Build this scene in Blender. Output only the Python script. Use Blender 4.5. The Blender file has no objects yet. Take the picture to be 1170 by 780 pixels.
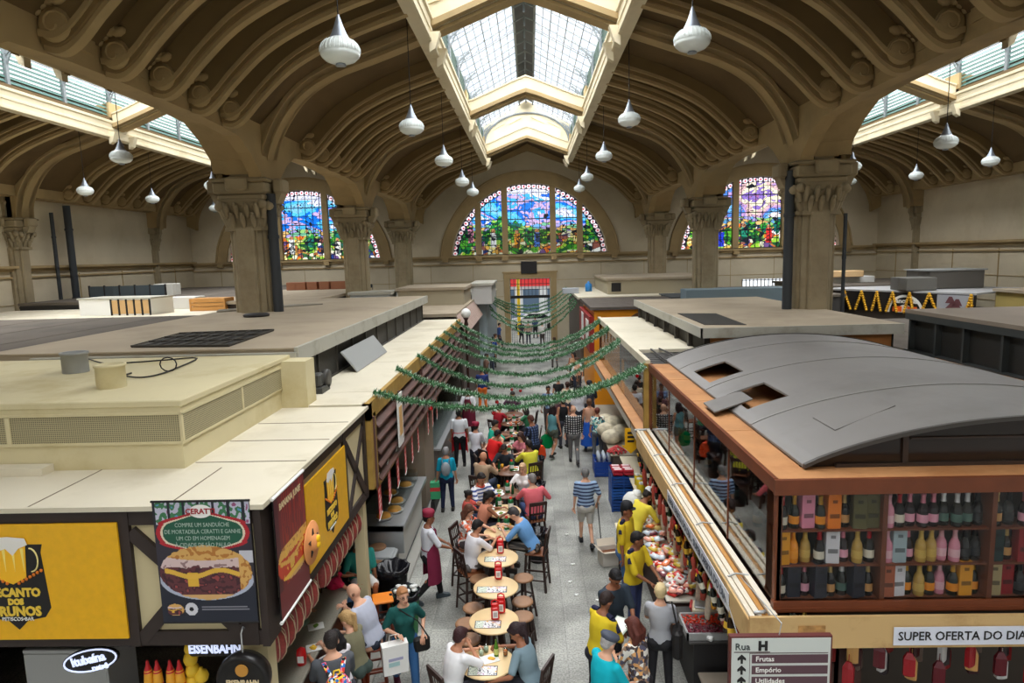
import bpy, bmesh, math, random
from math import sin, cos, pi, radians, atan2, sqrt, hypot
from mathutils import Vector, Matrix, Quaternion
from mathutils import noise as mnoise
random.seed(7)
SC = bpy.context.scene
COL = SC.collection
V = Vector
# ---------------------------------------------------------------- camera
F, CAMH, CX, CY = 750.0, 6.3, 585.0, 390.0
ROLL = radians(1.55)
def cam_basis():
    c, s = cos(-ROLL), sin(-ROLL)
    xu, yu = c * 20 - s * 99, s * 20 + c * 99
    p = math.atan(yu / F); a = math.atan(xu / F * cos(p))
    f = V((-sin(a) * cos(p), cos(a) * cos(p), -sin(p)))
    r = V((cos(a), sin(a), 0)); u = r.cross(f)
    return r * cos(ROLL) - u * sin(ROLL), u * cos(ROLL) + r * sin(ROLL), f
CR, CU, CF = cam_basis()
EYE = V((0, 0, CAMH))
def P(x, y, X=None, Y=None, Z=None):
    """world point seen at photo pixel x, y, given one of its coordinates"""
    d = CR * ((x - CX) / F) - CU * ((y - CY) / F) + CF
    t = X / d.x if X is not None else Y / d.y if Y is not None else (Z - CAMH) / d.z
    return EYE + d * t
cam = bpy.data.cameras.new('camera'); cam_o = bpy.data.objects.new('camera', cam); COL.objects.link(cam_o)
cam.sensor_fit = 'HORIZONTAL'; cam.sensor_width = 36; cam.lens = 36 * F / 1170; cam.clip_start = .05; cam.clip_end = 300
M3 = Matrix((CR, CU, -CF)).transposed()
cam_o.matrix_world = Matrix.Translation(EYE) @ M3.to_4x4()
SC.camera = cam_o
SC.view_settings.view_transform = 'Standard'; SC.view_settings.look = 'None'
SC.view_settings.gamma = 1; SC.view_settings.use_curve_mapping = False
# ---------------------------------------------------------------- materials
MATS = {}
def lin(c):
    return tuple((v / 12.92 if v <= .04045 else ((v + .055) / 1.055) ** 2.4) for v in (x / 255 for x in c))
def mat(name, rgb, rough=.7, metal=0, var=.0, vscale=3, bump=0, bscale=40, spec=.4, trans=0, alpha=1, srgb=True, dirt=None, dscale=1.2, emit=0, coords='Object'):
    if name in MATS: return MATS[name]
    m = bpy.data.materials.new(name); m.use_nodes = True; MATS[name] = m
    nt = m.node_tree; b = nt.nodes['Principled BSDF']
    c = lin(rgb) if srgb else rgb
    b.inputs['Base Color'].default_value = (*c, 1)
    b.inputs['Roughness'].default_value = rough; b.inputs['Metallic'].default_value = metal
    b.inputs['Specular IOR Level'].default_value = spec
    b.inputs['Transmission Weight'].default_value = trans; b.inputs['Alpha'].default_value = alpha
    if emit:
        b.inputs['Emission Color'].default_value = (*c, 1); b.inputs['Emission Strength'].default_value = emit
    if var or bump or dirt:
        tc = nt.nodes.new('ShaderNodeTexCoord'); co = tc.outputs[coords]
    last = None
    if var:
        n = nt.nodes.new('ShaderNodeTexNoise'); n.inputs['Scale'].default_value = vscale; n.inputs['Detail'].default_value = 6
        nt.links.new(co, n.inputs['Vector'])
        r = nt.nodes.new('ShaderNodeMapRange'); r.inputs[1].default_value = .3; r.inputs[2].default_value = .7
        r.inputs[3].default_value = 1 - var; r.inputs[4].default_value = 1 + var
        nt.links.new(n.outputs['Fac'], r.inputs[0])
        h = nt.nodes.new('ShaderNodeHueSaturation'); h.inputs['Color'].default_value = (*c, 1)
        nt.links.new(r.outputs[0], h.inputs['Value']); last = h.outputs['Color']
    if dirt:
        n = nt.nodes.new('ShaderNodeTexNoise'); n.inputs['Scale'].default_value = dscale; n.inputs['Detail'].default_value = 8; n.inputs['Roughness'].default_value = .65
        nt.links.new(co, n.inputs['Vector'])
        r = nt.nodes.new('ShaderNodeMapRange'); r.inputs[1].default_value = .5; r.inputs[2].default_value = .75; nt.links.new(n.outputs['Fac'], r.inputs[0])
        mx = nt.nodes.new('ShaderNodeMix'); mx.data_type = 'RGBA'; nt.links.new(r.outputs[0], mx.inputs[0])
        if last: nt.links.new(last, mx.inputs[6])
        else: mx.inputs[6].default_value = (*c, 1)
        mx.inputs[7].default_value = (*lin(dirt), 1); last = mx.outputs[2]
    if last: nt.links.new(last, b.inputs['Base Color'])
    if bump:
        n = nt.nodes.new('ShaderNodeTexNoise'); n.inputs['Scale'].default_value = bscale; n.inputs['Detail'].default_value = 4
        nt.links.new(co, n.inputs['Vector'])
        bp = nt.nodes.new('ShaderNodeBump'); bp.inputs['Strength'].default_value = bump; bp.inputs['Distance'].default_value = .02
        nt.links.new(n.outputs['Fac'], bp.inputs['Height']); nt.links.new(bp.outputs['Normal'], b.inputs['Normal'])
    return m
def cmat(rgb, rough=.75, **k):
    """plain coloured material, shared by colour"""
    return mat('paint_%d_%d_%d_%d' % (*rgb, int(rough * 100)), rgb, rough, **k)
def see_through(name, rgb, gloss=.08, rough=.05, body=0.0, body_rgb=None):
    """clear sheet: tinted transparent, a little mirror, a little milky body"""
    if name in MATS: return MATS[name]
    m = bpy.data.materials.new(name); m.use_nodes = True; MATS[name] = m
    nt = m.node_tree; nt.nodes.clear(); o = nt.nodes.new('ShaderNodeOutputMaterial')
    t = nt.nodes.new('ShaderNodeBsdfTransparent'); t.inputs[0].default_value = (*lin(rgb), 1)
    g = nt.nodes.new('ShaderNodeBsdfGlossy'); g.inputs['Roughness'].default_value = rough
    x = nt.nodes.new('ShaderNodeMixShader'); x.inputs[0].default_value = gloss
    nt.links.new(t.outputs[0], x.inputs[1]); nt.links.new(g.outputs[0], x.inputs[2]); last = x
    if body:
        d = nt.nodes.new('ShaderNodeBsdfTranslucent'); d.inputs[0].default_value = (*lin(body_rgb or rgb), 1)
        y = nt.nodes.new('ShaderNodeMixShader'); y.inputs[0].default_value = body
        nt.links.new(last.outputs[0], y.inputs[1]); nt.links.new(d.outputs[0], y.inputs[2]); last = y
    nt.links.new(last.outputs[0], o.inputs[0]); return m
def attr_mat(name, glass=False, rough=.6, gain=1.0):
    """colour comes from the mesh's own face colours (a printed or painted picture)"""
    if name in MATS: return MATS[name]
    m = bpy.data.materials.new(name); m.use_nodes = True; MATS[name] = m
    nt = m.node_tree; a = nt.nodes.new('ShaderNodeAttribute'); a.attribute_name = 'Col'
    if glass:
        nt.nodes.clear(); a = nt.nodes.new('ShaderNodeAttribute'); a.attribute_name = 'Col'
        o = nt.nodes.new('ShaderNodeOutputMaterial'); t = nt.nodes.new('ShaderNodeBsdfTransparent')
        g = nt.nodes.new('ShaderNodeBsdfGlossy'); g.inputs['Roughness'].default_value = .1
        x = nt.nodes.new('ShaderNodeMixShader'); x.inputs[0].default_value = .04
        nt.links.new(a.outputs['Color'], t.inputs[0]); nt.links.new(t.outputs[0], x.inputs[1]); nt.links.new(g.outputs[0], x.inputs[2])
        nt.links.new(x.outputs[0], o.inputs[0])
    else:
        b = nt.nodes['Principled BSDF']; b.inputs['Roughness'].default_value = rough
        nt.links.new(a.outputs['Color'], b.inputs['Base Color'])
    return m
# ---------------------------------------------------------------- mesh builder
def smooth_pts(pts, n=4):
    """Catmull-Rom through points"""
    q = [V(p) for p in pts]; out = []
    for i in range(len(q) - 1):
        a = q[i - 1] if i else q[0] * 2 - q[1]; b = q[i]; c = q[i + 1]; d = q[i + 2] if i + 2 < len(q) else c * 2 - b
        for k in range(n):
            t = k / n
            out.append(.5 * ((2 * b) + (c - a) * t + (2 * a - 5 * b + 4 * c - d) * t * t + (3 * b - a - 3 * c + d) * t ** 3))
    out.append(q[-1]); return out
class MB:
    def __init__(s): s.v = []; s.f = []; s.m = []; s.sm = []; s.xf = None
    def add(s, vs, fs, mi=0, smooth=False):
        o = len(s.v)
        s.v += [tuple(s.xf @ V(v)) for v in vs] if s.xf else [tuple(v) for v in vs]
        for f in fs: s.f.append([o + i for i in f]); s.m.append(mi); s.sm.append(smooth)
        return s
    def box(s, x0, x1, y0, y1, z0, z1, mi=0, top=None, bev=0):
        if bev:
            b = bev; vs = []; 
            x0, x1 = min(x0, x1), max(x0, x1); y0, y1 = min(y0, y1), max(y0, y1); z0, z1 = min(z0, z1), max(z0, z1)
            b = min(b, (x1 - x0) * .45, (y1 - y0) * .45, (z1 - z0) * .45)
            sec = [(x0 + b, y0), (x1 - b, y0), (x1, y0 + b), (x1, y1 - b), (x1 - b, y1), (x0 + b, y1), (x0, y1 - b), (x0, y0 + b)]
            cx, cy = (x0 + x1) / 2, (y0 + y1) / 2
            def ring(z, e): return [(cx + (x - cx) * (1 - e / max(1e-6, (x1 - x0) / 2)), cy + (y - cy) * (1 - e / max(1e-6, (y1 - y0) / 2)), z) for x, y in sec]
            R = [ring(z0, b), ring(z0 + b, 0), ring(z1 - b, 0), ring(z1, b)]
            return s.loft(R, mi, True, True)
        return s.add([(x0, y0, z0), (x1, y0, z0), (x1, y1, z0), (x0, y1, z0), (x0, y0, z1), (x1, y0, z1), (x1, y1, z1), (x0, y1, z1)],
                     [(3, 2, 1, 0), (4, 5, 6, 7), (0, 1, 5, 4), (1, 2, 6, 5), (2, 3, 7, 6), (3, 0, 4, 7)], mi)
    def loft(s, rings, mi=0, cap=True, cap2=None, smooth=False, closed=True):
        n = len(rings[0]); vs = [p for r in rings for p in r]; fs = []
        for i in range(len(rings) - 1):
            for k in range(n if closed else n - 1):
                k2 = (k + 1) % n
                fs.append((i * n + k, i * n + k2, (i + 1) * n + k2, (i + 1) * n + k))
        s.add(vs, fs, mi, smooth)
        if cap: s.add(rings[0], [tuple(range(n - 1, -1, -1))], mi)
        if cap if cap2 is None else cap2: s.add(rings[-1], [tuple(range(n))], mi)
        return s
    def prism(s, poly, axis, a0, a1, mi=0):
        def w(p, a): return (a, p[0], p[1]) if axis == 'x' else (p[0], a, p[1]) if axis == 'y' else (p[0], p[1], a)
        return s.loft([[w(p, a0) for p in poly], [w(p, a1) for p in poly]], mi)
    def band(s, ca, cb, y0, y1, mi=0, smooth=False):
        """solid between two (x,z) curves of equal length, from y0 to y1"""
        R = [[(a[0], y0, a[1]), (a[0], y1, a[1]), (b[0], y1, b[1]), (b[0], y0, b[1])] for a, b in zip(ca, cb)]
        return s.loft(R, mi, smooth=smooth)
    def tube(s, pts, r, n=8, mi=0, cap=True, smooth=True):
        pts = [V(p) for p in pts]; rings = []; ref = None
        for i, p in enumerate(pts):
            d = (pts[min(i + 1, len(pts) - 1)] - pts[max(i - 1, 0)])
            if d.length < 1e-9: d = V((0, 0, 1))
            d.normalize()
            if ref is None: ref = d.orthogonal().normalized()
            ref = (ref - d * ref.dot(d)); ref = ref.normalized() if ref.length > 1e-6 else d.orthogonal().normalized()
            b = d.cross(ref); rr = r[i] if isinstance(r, (list, tuple)) else r
            rings.append([p + ref * (cos(2 * pi * k / n) * rr) + b * (sin(2 * pi * k / n) * rr) for k in range(n)])
        return s.loft(rings, mi, cap, smooth=smooth)
    def lathe(s, prof, n=16, c=(0, 0, 0), mi=0, smooth=True, axis='z', cap=True, a0=0, a1=2 * pi):
        full = abs(a1 - a0 - 2 * pi) < 1e-6; N = n if full else n + 1; rings = []
        for r, z in prof:
            g = []
            for k in range(N):
                a = a0 + (a1 - a0) * k / n; x, y = cos(a) * r, sin(a) * r
                q = (x, y, z) if axis == 'z' else (z, x, y) if axis == 'x' else (x, z, y)
                g.append((c[0] + q[0], c[1] + q[1], c[2] + q[2]))
            rings.append(g)
        return s.loft(rings, mi, cap and full, smooth=smooth, closed=full)
    def ell(s, c, r, mi=0, n=12, rot=None):
        vs = []; h = n // 2
        for i in range(h + 1):
            t = pi * i / h
            for k in range(n):
                a = 2 * pi * k / n; p = V((sin(t) * cos(a) * r[0], sin(t) * sin(a) * r[1], cos(t) * r[2]))
                if rot: p = rot @ p
                vs.append(V(c) + p)
        vs = [vs[0]] + vs[n:h * n] + [vs[-1]]; L = len(vs) - 1
        fs = [(1 + (i - 1) * n + k, 1 + i * n + k, 1 + i * n + (k + 1) % n, 1 + (i - 1) * n + (k + 1) % n) for i in range(1, h - 1) for k in range(n)]
        fs += [(0, 1 + k, 1 + (k + 1) % n) for k in range(n)] + [(L, 1 + (h - 2) * n + (k + 1) % n, 1 + (h - 2) * n + k) for k in range(n)]
        return s.add(vs, fs, mi, True)
    def quad(s, a, b, c, d, mi=0): return s.add([a, b, c, d], [(0, 1, 2, 3)], mi)
    def slab(s, pts, d, mi=0):
        """polygon given thickness by vector d"""
        d = V(d); a = [V(p) for p in pts]; return s.loft([a, [p + d for p in a]], mi)
    def bar(s, a, b, w, h, mi=0, up=(0, 0, 1)):
        a, b = V(a), V(b); d = (b - a).normalized(); u = V(up)
        x = d.cross(u); x = x.normalized() if x.length > 1e-5 else d.orthogonal().normalized(); u = x.cross(d)
        return s.loft([[p + x * sx * w / 2 + u * sz * h / 2 for sx, sz in ((-1, -1), (1, -1), (1, 1), (-1, 1))] for p in (a, b)], mi)
    def build(s, name, mats, parent=None, loc=None):
        me = bpy.data.meshes.new(name); me.from_pydata(s.v, [], s.f)
        mats = mats if isinstance(mats, (list, tuple)) else [mats]
        for m in mats: me.materials.append(m)
        me.polygons.foreach_set('material_index', s.m); me.polygons.foreach_set('use_smooth', s.sm); me.update()
        bm = bmesh.new(); bm.from_mesh(me)
        bmesh.ops.recalc_face_normals(bm, faces=bm.faces); bm.to_mesh(me); bm.free()
        o = bpy.data.objects.new(name, me); COL.objects.link(o)
        if parent: o.parent = parent
        if loc is not None: o.location = loc
        return o
def tag(o, label=None, cat=None, group=None, kind=None):
    for k, v in (('label', label), ('category', cat), ('group', group), ('kind', kind)):
        if v: o[k] = v
    return o
def thing(name, label, cat, loc=(0, 0, 0), rz=0, group=None, scale=None):
    o = bpy.data.objects.new(name, None); COL.objects.link(o); o.location = loc; o.rotation_euler = (0, 0, rz); o.empty_display_size = .1
    if scale: o.scale = (scale,) * 3
    return tag(o, label, cat, group)
KIDS = {}
def dup(o, loc=None, rz=None, label=None, group=None, parent=None):
    c = o.copy(); COL.objects.link(c)
    if parent: c.parent = parent
    if loc is not None: c.location = loc
    if rz is not None: c.rotation_euler = (0, 0, rz)
    if label: c['label'] = label
    if group: c['group'] = group
    for ch in list(o.children): dup(ch, parent=c)
    return c
def each(name, mats, parent, pieces):
    for p_ in pieces:
        b = MB(); b.box(*p_); b.build(name, mats, parent)
def struct(mb, name, mats): return tag(mb.build(name, mats), kind='structure')
def paint_grid(name, nx, ny, pos, col, material, parent=None):
    """sheet of nx*ny faces at pos(u,v) with colour col(u,v) (srgb 0-255) or None to leave a face out"""
    vs = [pos(i / nx, j / ny) for j in range(ny + 1) for i in range(nx + 1)]; fs = []; cs = []
    for j in range(ny):
        for i in range(nx):
            c = col((i + .5) / nx, (j + .5) / ny)
            if c is None: continue
            a = j * (nx + 1) + i; fs.append((a, a + 1, a + nx + 2, a + nx + 1)); cs.append((*lin(c), 1))
    me = bpy.data.meshes.new(name); me.from_pydata(vs, [], fs); me.materials.append(material)
    at = me.attributes.new('Col', 'FLOAT_COLOR', 'FACE'); at.data.foreach_set('color', [x for c in cs for x in c]); me.update()
    o = bpy.data.objects.new(name, me); COL.objects.link(o)
    if parent: o.parent = parent
    return o
_font_cache = {}
def text_mesh(name, body, size, material, parent, origin, xdir, ydir, align='CENTER', depth=.004, bold=0, sx=1):
    """raised lettering: origin = anchor, xdir/ydir world directions of the writing"""
    cu = bpy.data.curves.new(name, 'FONT'); cu.body = body; cu.size = size; cu.align_x = align; cu.align_y = 'CENTER'
    cu.extrude = depth; cu.resolution_u = 2; cu.offset = bold
    o = bpy.data.objects.new(name, cu); COL.objects.link(o)
    dg = bpy.context.evaluated_depsgraph_get(); me = bpy.data.meshes.new_from_object(o.evaluated_get(dg))
    bpy.data.objects.remove(o)
    x = V(xdir).normalized(); y = V(ydir).normalized(); z = x.cross(y)
    me.transform(Matrix.Translation(V(origin)) @ Matrix((x * sx, y, z)).transposed().to_4x4())
    me.materials.clear(); me.materials.append(material)
    ob = bpy.data.objects.new(name, me); COL.objects.link(ob)
    if parent: ob.parent = parent
    return ob
# ================================================================ building shell
ARCHC = (-16, 0, 16)
ROWS = (-3.8, 7.6, 19.0, 30.4, 41.8)
YW = 46.5
m_plaster = mat('aged_plaster', (166, 143, 102), .85, var=.1, vscale=.7, bump=.15, bscale=12, dirt=(140, 122, 88), dscale=.6)
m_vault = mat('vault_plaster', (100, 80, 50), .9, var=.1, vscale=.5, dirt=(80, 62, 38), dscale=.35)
m_cream = mat('cream_plaster', (214, 202, 172), .8, var=.06, vscale=1, dirt=(180, 166, 132), dscale=.5)
m_stone = mat('pier_stone', (150, 136, 108), .8, var=.12, vscale=1.5, bump=.3, bscale=30, dirt=(122, 106, 80), dscale=.9)
m_steel = mat('painted_steel', (120, 126, 128), .5, .2)
m_louver = mat('louvre_green', (84, 122, 112), .5)
m_pipe = mat('dark_downpipe', (52, 56, 60), .5)
m_black = mat('black_paint', (26, 24, 24), .5)

A_U = smooth_pts([(7.38, 8.62), (7.3, 9.3), (6.95, 10.1), (6.3, 10.9), (5.4, 11.45), (4.2, 11.85), (2.6, 12.4), (1.2, 12.93), (.5, 13.2), (0, 13.36)], 5)
A_T = smooth_pts([(8.0, 8.62), (8.0, 10.2), (7.5, 11.0), (6.7, 11.7), (5.6, 12.25), (4.3, 12.7), (2.6, 13.05), (1.2, 13.6), (.5, 13.88), (0, 14.06)], 5)
A_U = [(p[0], p[1]) for p in [(q.x, q.y) for q in [V((*q, 0)) if len(q) == 2 else q for q in A_U]]]
A_T = [(q.x, q.y) for q in A_T]
R_U = [(q.x, q.y) for q in smooth_pts([(7.3, 9.66), (7.05, 9.62), (6.75, 9.8), (6.3, 10.26), (5.6, 10.86), (4.8, 11.3), (3.9, 11.66), (2.7, 12.05)], 4)]
R_T = [(q.x, q.y) for q in smooth_pts([(7.3, 10.5), (7.1, 10.5), (6.85, 10.62), (6.4, 11.0), (5.7, 11.55), (4.9, 12.0), (3.95, 12.4), (2.7, 12.8)], 4)]
V_U = [(q.x, q.y) for q in smooth_pts([(7.32, 10.05), (6.9, 10.45), (6.2, 11.1), (5.3, 11.62), (4.2, 12.12), (2.6, 12.64)], 4)]
def off(c, d): return [(x, z + d) for x, z in c]
# floor
def floor_material():
    m = mat('granite_floor', (166, 168, 166), .45); nt = m.node_tree; b = nt.nodes['Principled BSDF']
    tc = nt.nodes.new('ShaderNodeTexCoord'); mp = nt.nodes.new('ShaderNodeMapping'); nt.links.new(tc.outputs['Object'], mp.inputs[0])
    mp.inputs['Rotation'].default_value = (0, 0, pi / 2)
    br = nt.nodes.new('ShaderNodeTexBrick'); nt.links.new(mp.outputs[0], br.inputs[0]); br.inputs['Scale'].default_value = .55
    br.inputs['Color1'].default_value = (*lin((166, 166, 158)), 1); br.inputs['Color2'].default_value = (*lin((142, 142, 135)), 1); br.inputs['Mortar'].default_value = (*lin((136, 136, 130)), 1)
    br.inputs['Mortar Size'].default_value = .004; br.inputs['Bias'].default_value = .0
    n = nt.nodes.new('ShaderNodeTexNoise'); n.inputs['Scale'].default_value = 34; n.inputs['Detail'].default_value = 6; nt.links.new(tc.outputs['Object'], n.inputs[0])
    n2 = nt.nodes.new('ShaderNodeTexNoise'); n2.inputs['Scale'].default_value = .8; n2.inputs['Detail'].default_value = 8; nt.links.new(tc.outputs['Object'], n2.inputs[0])
    for nn, a, c in ((n, .66, 1.3), (n2, .5, 1.28)):
        r = nt.nodes.new('ShaderNodeMapRange'); r.inputs[1].default_value = .35; r.inputs[2].default_value = .65; r.inputs[3].default_value = a; r.inputs[4].default_value = c
        nt.links.new(nn.outputs[0], r.inputs[0]); h = nt.nodes.new('ShaderNodeHueSaturation'); nt.links.new(r.outputs[0], h.inputs['Value'])
        nt.links.new(br.outputs[0] if nn is n else prev.outputs[0], h.inputs['Color']); prev = h
    nt.links.new(prev.outputs[0], b.inputs['Base Color']); return m
m_floor = floor_material()
fl = MB(); fl.box(-24.5, 24.5, -8, 60, -.2, 0); struct(fl, 'floor', m_floor)

# vault shell (one ceiling object per nave), solid sheet
for xc in ARCHC:
    c = MB()
    for s in (-1, 1):
        a = [(xc + s * x, z) for x, z in V_U]; b = [(xc + s * x, z + .25) for x, z in V_U]
        c.band(a, b, -8, YW, 0)
        c.band(a, [(x, z + .02) for x, z in a], -8, -7.99)
    # closed crown beyond the last row
    top = [(-2.6, 12.64), (0, 13.8), (2.6, 12.64)]
    c.band([(xc + x, z) for x, z in top], [(xc + x, z + .25) for x, z in top], 42.2, YW)
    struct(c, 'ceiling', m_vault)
# ribs
def rib_mesh(R_U=R_U, R_T=R_T, foot=True):
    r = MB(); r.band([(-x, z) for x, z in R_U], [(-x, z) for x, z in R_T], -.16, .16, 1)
    r.band([(-x, z - .09) for x, z in R_U], [(-x, z + .02) for x, z in R_U], -.1, .1, 0)
    r.band([(-x, z + .1) for x, z in R_U], [(-x, z + .2) for x, z in R_U], -.21, .21, 0)
    if not foot: return r
    # volute at the foot: disc with a raised spiral, and curled leaves above
    r.lathe([(.001, -.2), (.2, -.2), (.26, -.16), (.26, .16), (.2, .2), (.001, .2)], 18, (-7.06, 0, 9.92), axis='y')
    for sy in (-1, 1):
        r.tube([(-7.06 + cos(t * .6) * (.24 - .02 * t), sy * .2, 9.92 + sin(t * .6) * (.24 - .02 * t)) for t in range(0, 11)], .026, 5)
        for k in range(5):
            a = 1.25 + k * .3
            r.ell((-7.06 + cos(a) * .36, sy * .17, 9.92 + sin(a) * .38), (.09, .07, .13), 0, 8, Matrix.Rotation(a, 3, 'Y'))
    return r
ribm = rib_mesh().build('trim_7', [m_plaster, mat('rib_side', (126, 104, 68), .88, var=.08, vscale=.8)]); ribm['kind'] = 'structure'  # rib sides darker than the moulding: their shade is put into the colour
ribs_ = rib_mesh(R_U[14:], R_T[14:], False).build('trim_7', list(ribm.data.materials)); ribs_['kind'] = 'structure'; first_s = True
first = True
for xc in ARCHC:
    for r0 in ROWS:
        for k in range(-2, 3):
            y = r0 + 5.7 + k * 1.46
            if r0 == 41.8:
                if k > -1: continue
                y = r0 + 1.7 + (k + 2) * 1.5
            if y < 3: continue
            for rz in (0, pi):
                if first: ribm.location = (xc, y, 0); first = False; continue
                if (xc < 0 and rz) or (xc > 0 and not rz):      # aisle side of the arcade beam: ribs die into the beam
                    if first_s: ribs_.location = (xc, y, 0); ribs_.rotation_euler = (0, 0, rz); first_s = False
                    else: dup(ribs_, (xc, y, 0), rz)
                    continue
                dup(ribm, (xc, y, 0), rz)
# transverse arches
def arch_mesh():
    a = MB()
    for s in (-1, 1):
        U = [(s * x, z) for x, z in A_U]; T = [(s * x, z) for x, z in A_T]
        n = 31
        a.band(U[:n], [(x, z + .5 if z > 10 else z) for x, z in T[:n]], -.5, .5, 0)
        a.band([(x * (1 + .0), z - .0) for x, z in off(U, -.1)], off(U, .12), -.2, .2, 0)
        a.band([(x, z) for x, z in off(U, .0)], off(U, .16), -.56, .56, 0)
        a.band(U[30:], T[30:], -.32, .32, 1)
        a.band(off(T[30:], 0), off(T[30:], .06), -.38, .38, 1)
    return a
arc = arch_mesh().build('ceiling_beam', [m_plaster, m_cream]); arc['kind'] = 'structure'
arc.location = (0, 19, 0)
for xc in ARCHC:
    for r0 in ROWS[1:]:
        if (xc, r0) != (0, 19.0): dup(arc, (xc, r0, 0))
# longitudinal beams over the columns
def beam_side(mb, s, x0, x1, zf, haunch=True):
    """underside curve along y with haunches at rows; face planes x0..x1"""
    pts = []
    for r in (ROWS if haunch else ()):
        H = [(-4.2, 0), (-3.3, -.02), (-2.0, -.1), (-1.33, -.42), (-.75, -.85), (-.62, -1.2), (.62, -1.2), (.75, -.85), (1.33, -.42), (2.0, -.1), (3.3, -.02), (4.2, 0)]
        pts += [(r + dy, zf + dz) for dy, dz in H]
    pts = [(-8, zf)] + pts + ([(YW, zf)])
    R = [[(s * x0, y, z), (s * x1, y, z), (s * x1, y, 11.0), (s * x0, y, 11.0)] for y, z in pts]
    mb.loft(R, 0)
for s in (-1, 1):
    for b in ((7.32, 8.68), (8 + 15.32, 24.2)):
        mb = MB()
        zf = 9.62
        beam_side(mb, s, b[0] + .3, b[1] - (.3 if b[0] < 20 else 0), zf + (.3 if b[0] < 20 else -.06), b[0] < 20)
        beam_side(mb, s, b[0], b[0] + .35, zf - .02, b[0] < 20)
        if b[0] < 20: beam_side(mb, s, b[1] - .35, b[1], zf + .33)
        # raised panels between volutes, on nave side
        for r0 in ROWS:
            for k in range(-2, 2):
                y = r0 + 5.7 + k * 1.46 + .73
                if y < YW - .7:
                    mb.box(s * (b[0] - .03), s * b[0], y - .42, y + .42, 9.85, 10.15)
        struct(mb, 'ceiling_beam', m_plaster)
# skylights
m_glass_sky = see_through('skylight_glass', (250, 252, 255), .03)
def skylight(xc):
    y0, y1 = -8, 41.8
    cb = MB()
    for s in (-1, 1):
        pr_ = [(2.5, 11.95), (2.8, 11.95), (2.8, 12.72), (2.44, 12.72), (2.44, 12.62), (2.5, 12.58), (2.5, 12.4), (2.47, 12.38), (2.47, 12.3), (2.5, 12.28), (2.5, 12.1), (2.45, 12.08), (2.45, 11.97)]
        cb.prism([(xc + s * x, z) for x, z in pr_], 'y', y0, y1 + .4)
        for r in ROWS[1:]:
            for d in (-.72, .72):
                cb.prism([(xc + s * x, z) for x, z in ((2.22, 12.2), (2.52, 12.2), (2.52, 11.68), (2.36, 11.78))], 'y', r + d - .13, r + d + .13)
    struct(cb, 'ceiling_beam', m_cream)
    st = MB(); lv = MB(); gl = MB()
    n = int((y1 - y0) / 2.85)
    for s in (-1, 1):
        for k in range(n + 1):
            y = y0 + (y1 - y0) * k / n
            st.box(xc + s * 2.62, xc + s * 2.75, y - .07, y + .07, 12.7, 14.15)
            st.bar((xc + s * 2.68, y, 13.9), (xc + s * 2.2, y, 14.3), .06, .06)
            st.bar((xc + s * 2.68, y, 13.5), (xc + s * 2.35, y, 14.2), .05, .05)
            # light lattice truss under each main rafter
            for q in range(6):
                t0 = q / 6; t1 = (q + 1) / 6
                xa, za = 2.72 - 2.3 * t0, 14.15 + 1.25 * t0; xb, zb = 2.72 - 2.3 * t1, 14.15 + 1.25 * t1
                st.bar((xc + s * xa, y, za - .32), (xc + s * xb, y, zb - .32), .022, .022)
                st.bar((xc + s * xa, y, za - .32), (xc + s * xb, y, zb), .016, .016)
        nr = int((y1 - y0) / .95)
        for k in range(nr + 1):
            y = y0 + (y1 - y0) * k / nr
            st.bar((xc + s * 2.8, y, 14.12), (xc + s * .42, y, 15.42), .035, .035)
        for q in range(9):
            t = q / 8; st.bar((xc + s * (2.75 - 2.33 * t), y0, 14.12 + 1.27 * t), (xc + s * (2.75 - 2.33 * t), y1, 14.12 + 1.27 * t), .04 if q % 2 == 0 else .025, .04)
        for q in range(8):
            z = 12.8 + q * .16; lv.slab([(xc + s * 2.68, y0, z), (xc + s * 2.8, y0, z + .12), (xc + s * 2.8, y1, z + .12), (xc + s * 2.68, y1, z)], (0, 0, .02))
        gl.slab([(xc + s * 2.85, y0, 14.17), (xc + s * .42, y0, 15.48), (xc + s * .42, y1, 15.48), (xc + s * 2.85, y1, 14.17)], (0, 0, .01))
        st.box(xc + s * .42, xc + s * .36, y0, y1, 15.38, 15.6)
    rd = MB()
    rd.prism([(xc - .46, 15.5), (xc, 15.75), (xc + .46, 15.5), (xc + .46, 15.58), (xc, 15.85), (xc - .46, 15.58)], 'y', y0, y1)
    for k in range(n * 2):
        y = y0 + (y1 - y0) * k / n / 2
        for s in (-1, 1): rd.bar((xc + s * .42, y, 15.36), (xc, y, 15.55), .05, .05, 1)
        rd.bar((xc, y, 15.2), (xc, y, 15.6), .05, .05, 1)
    return st, lv, gl, rd
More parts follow.
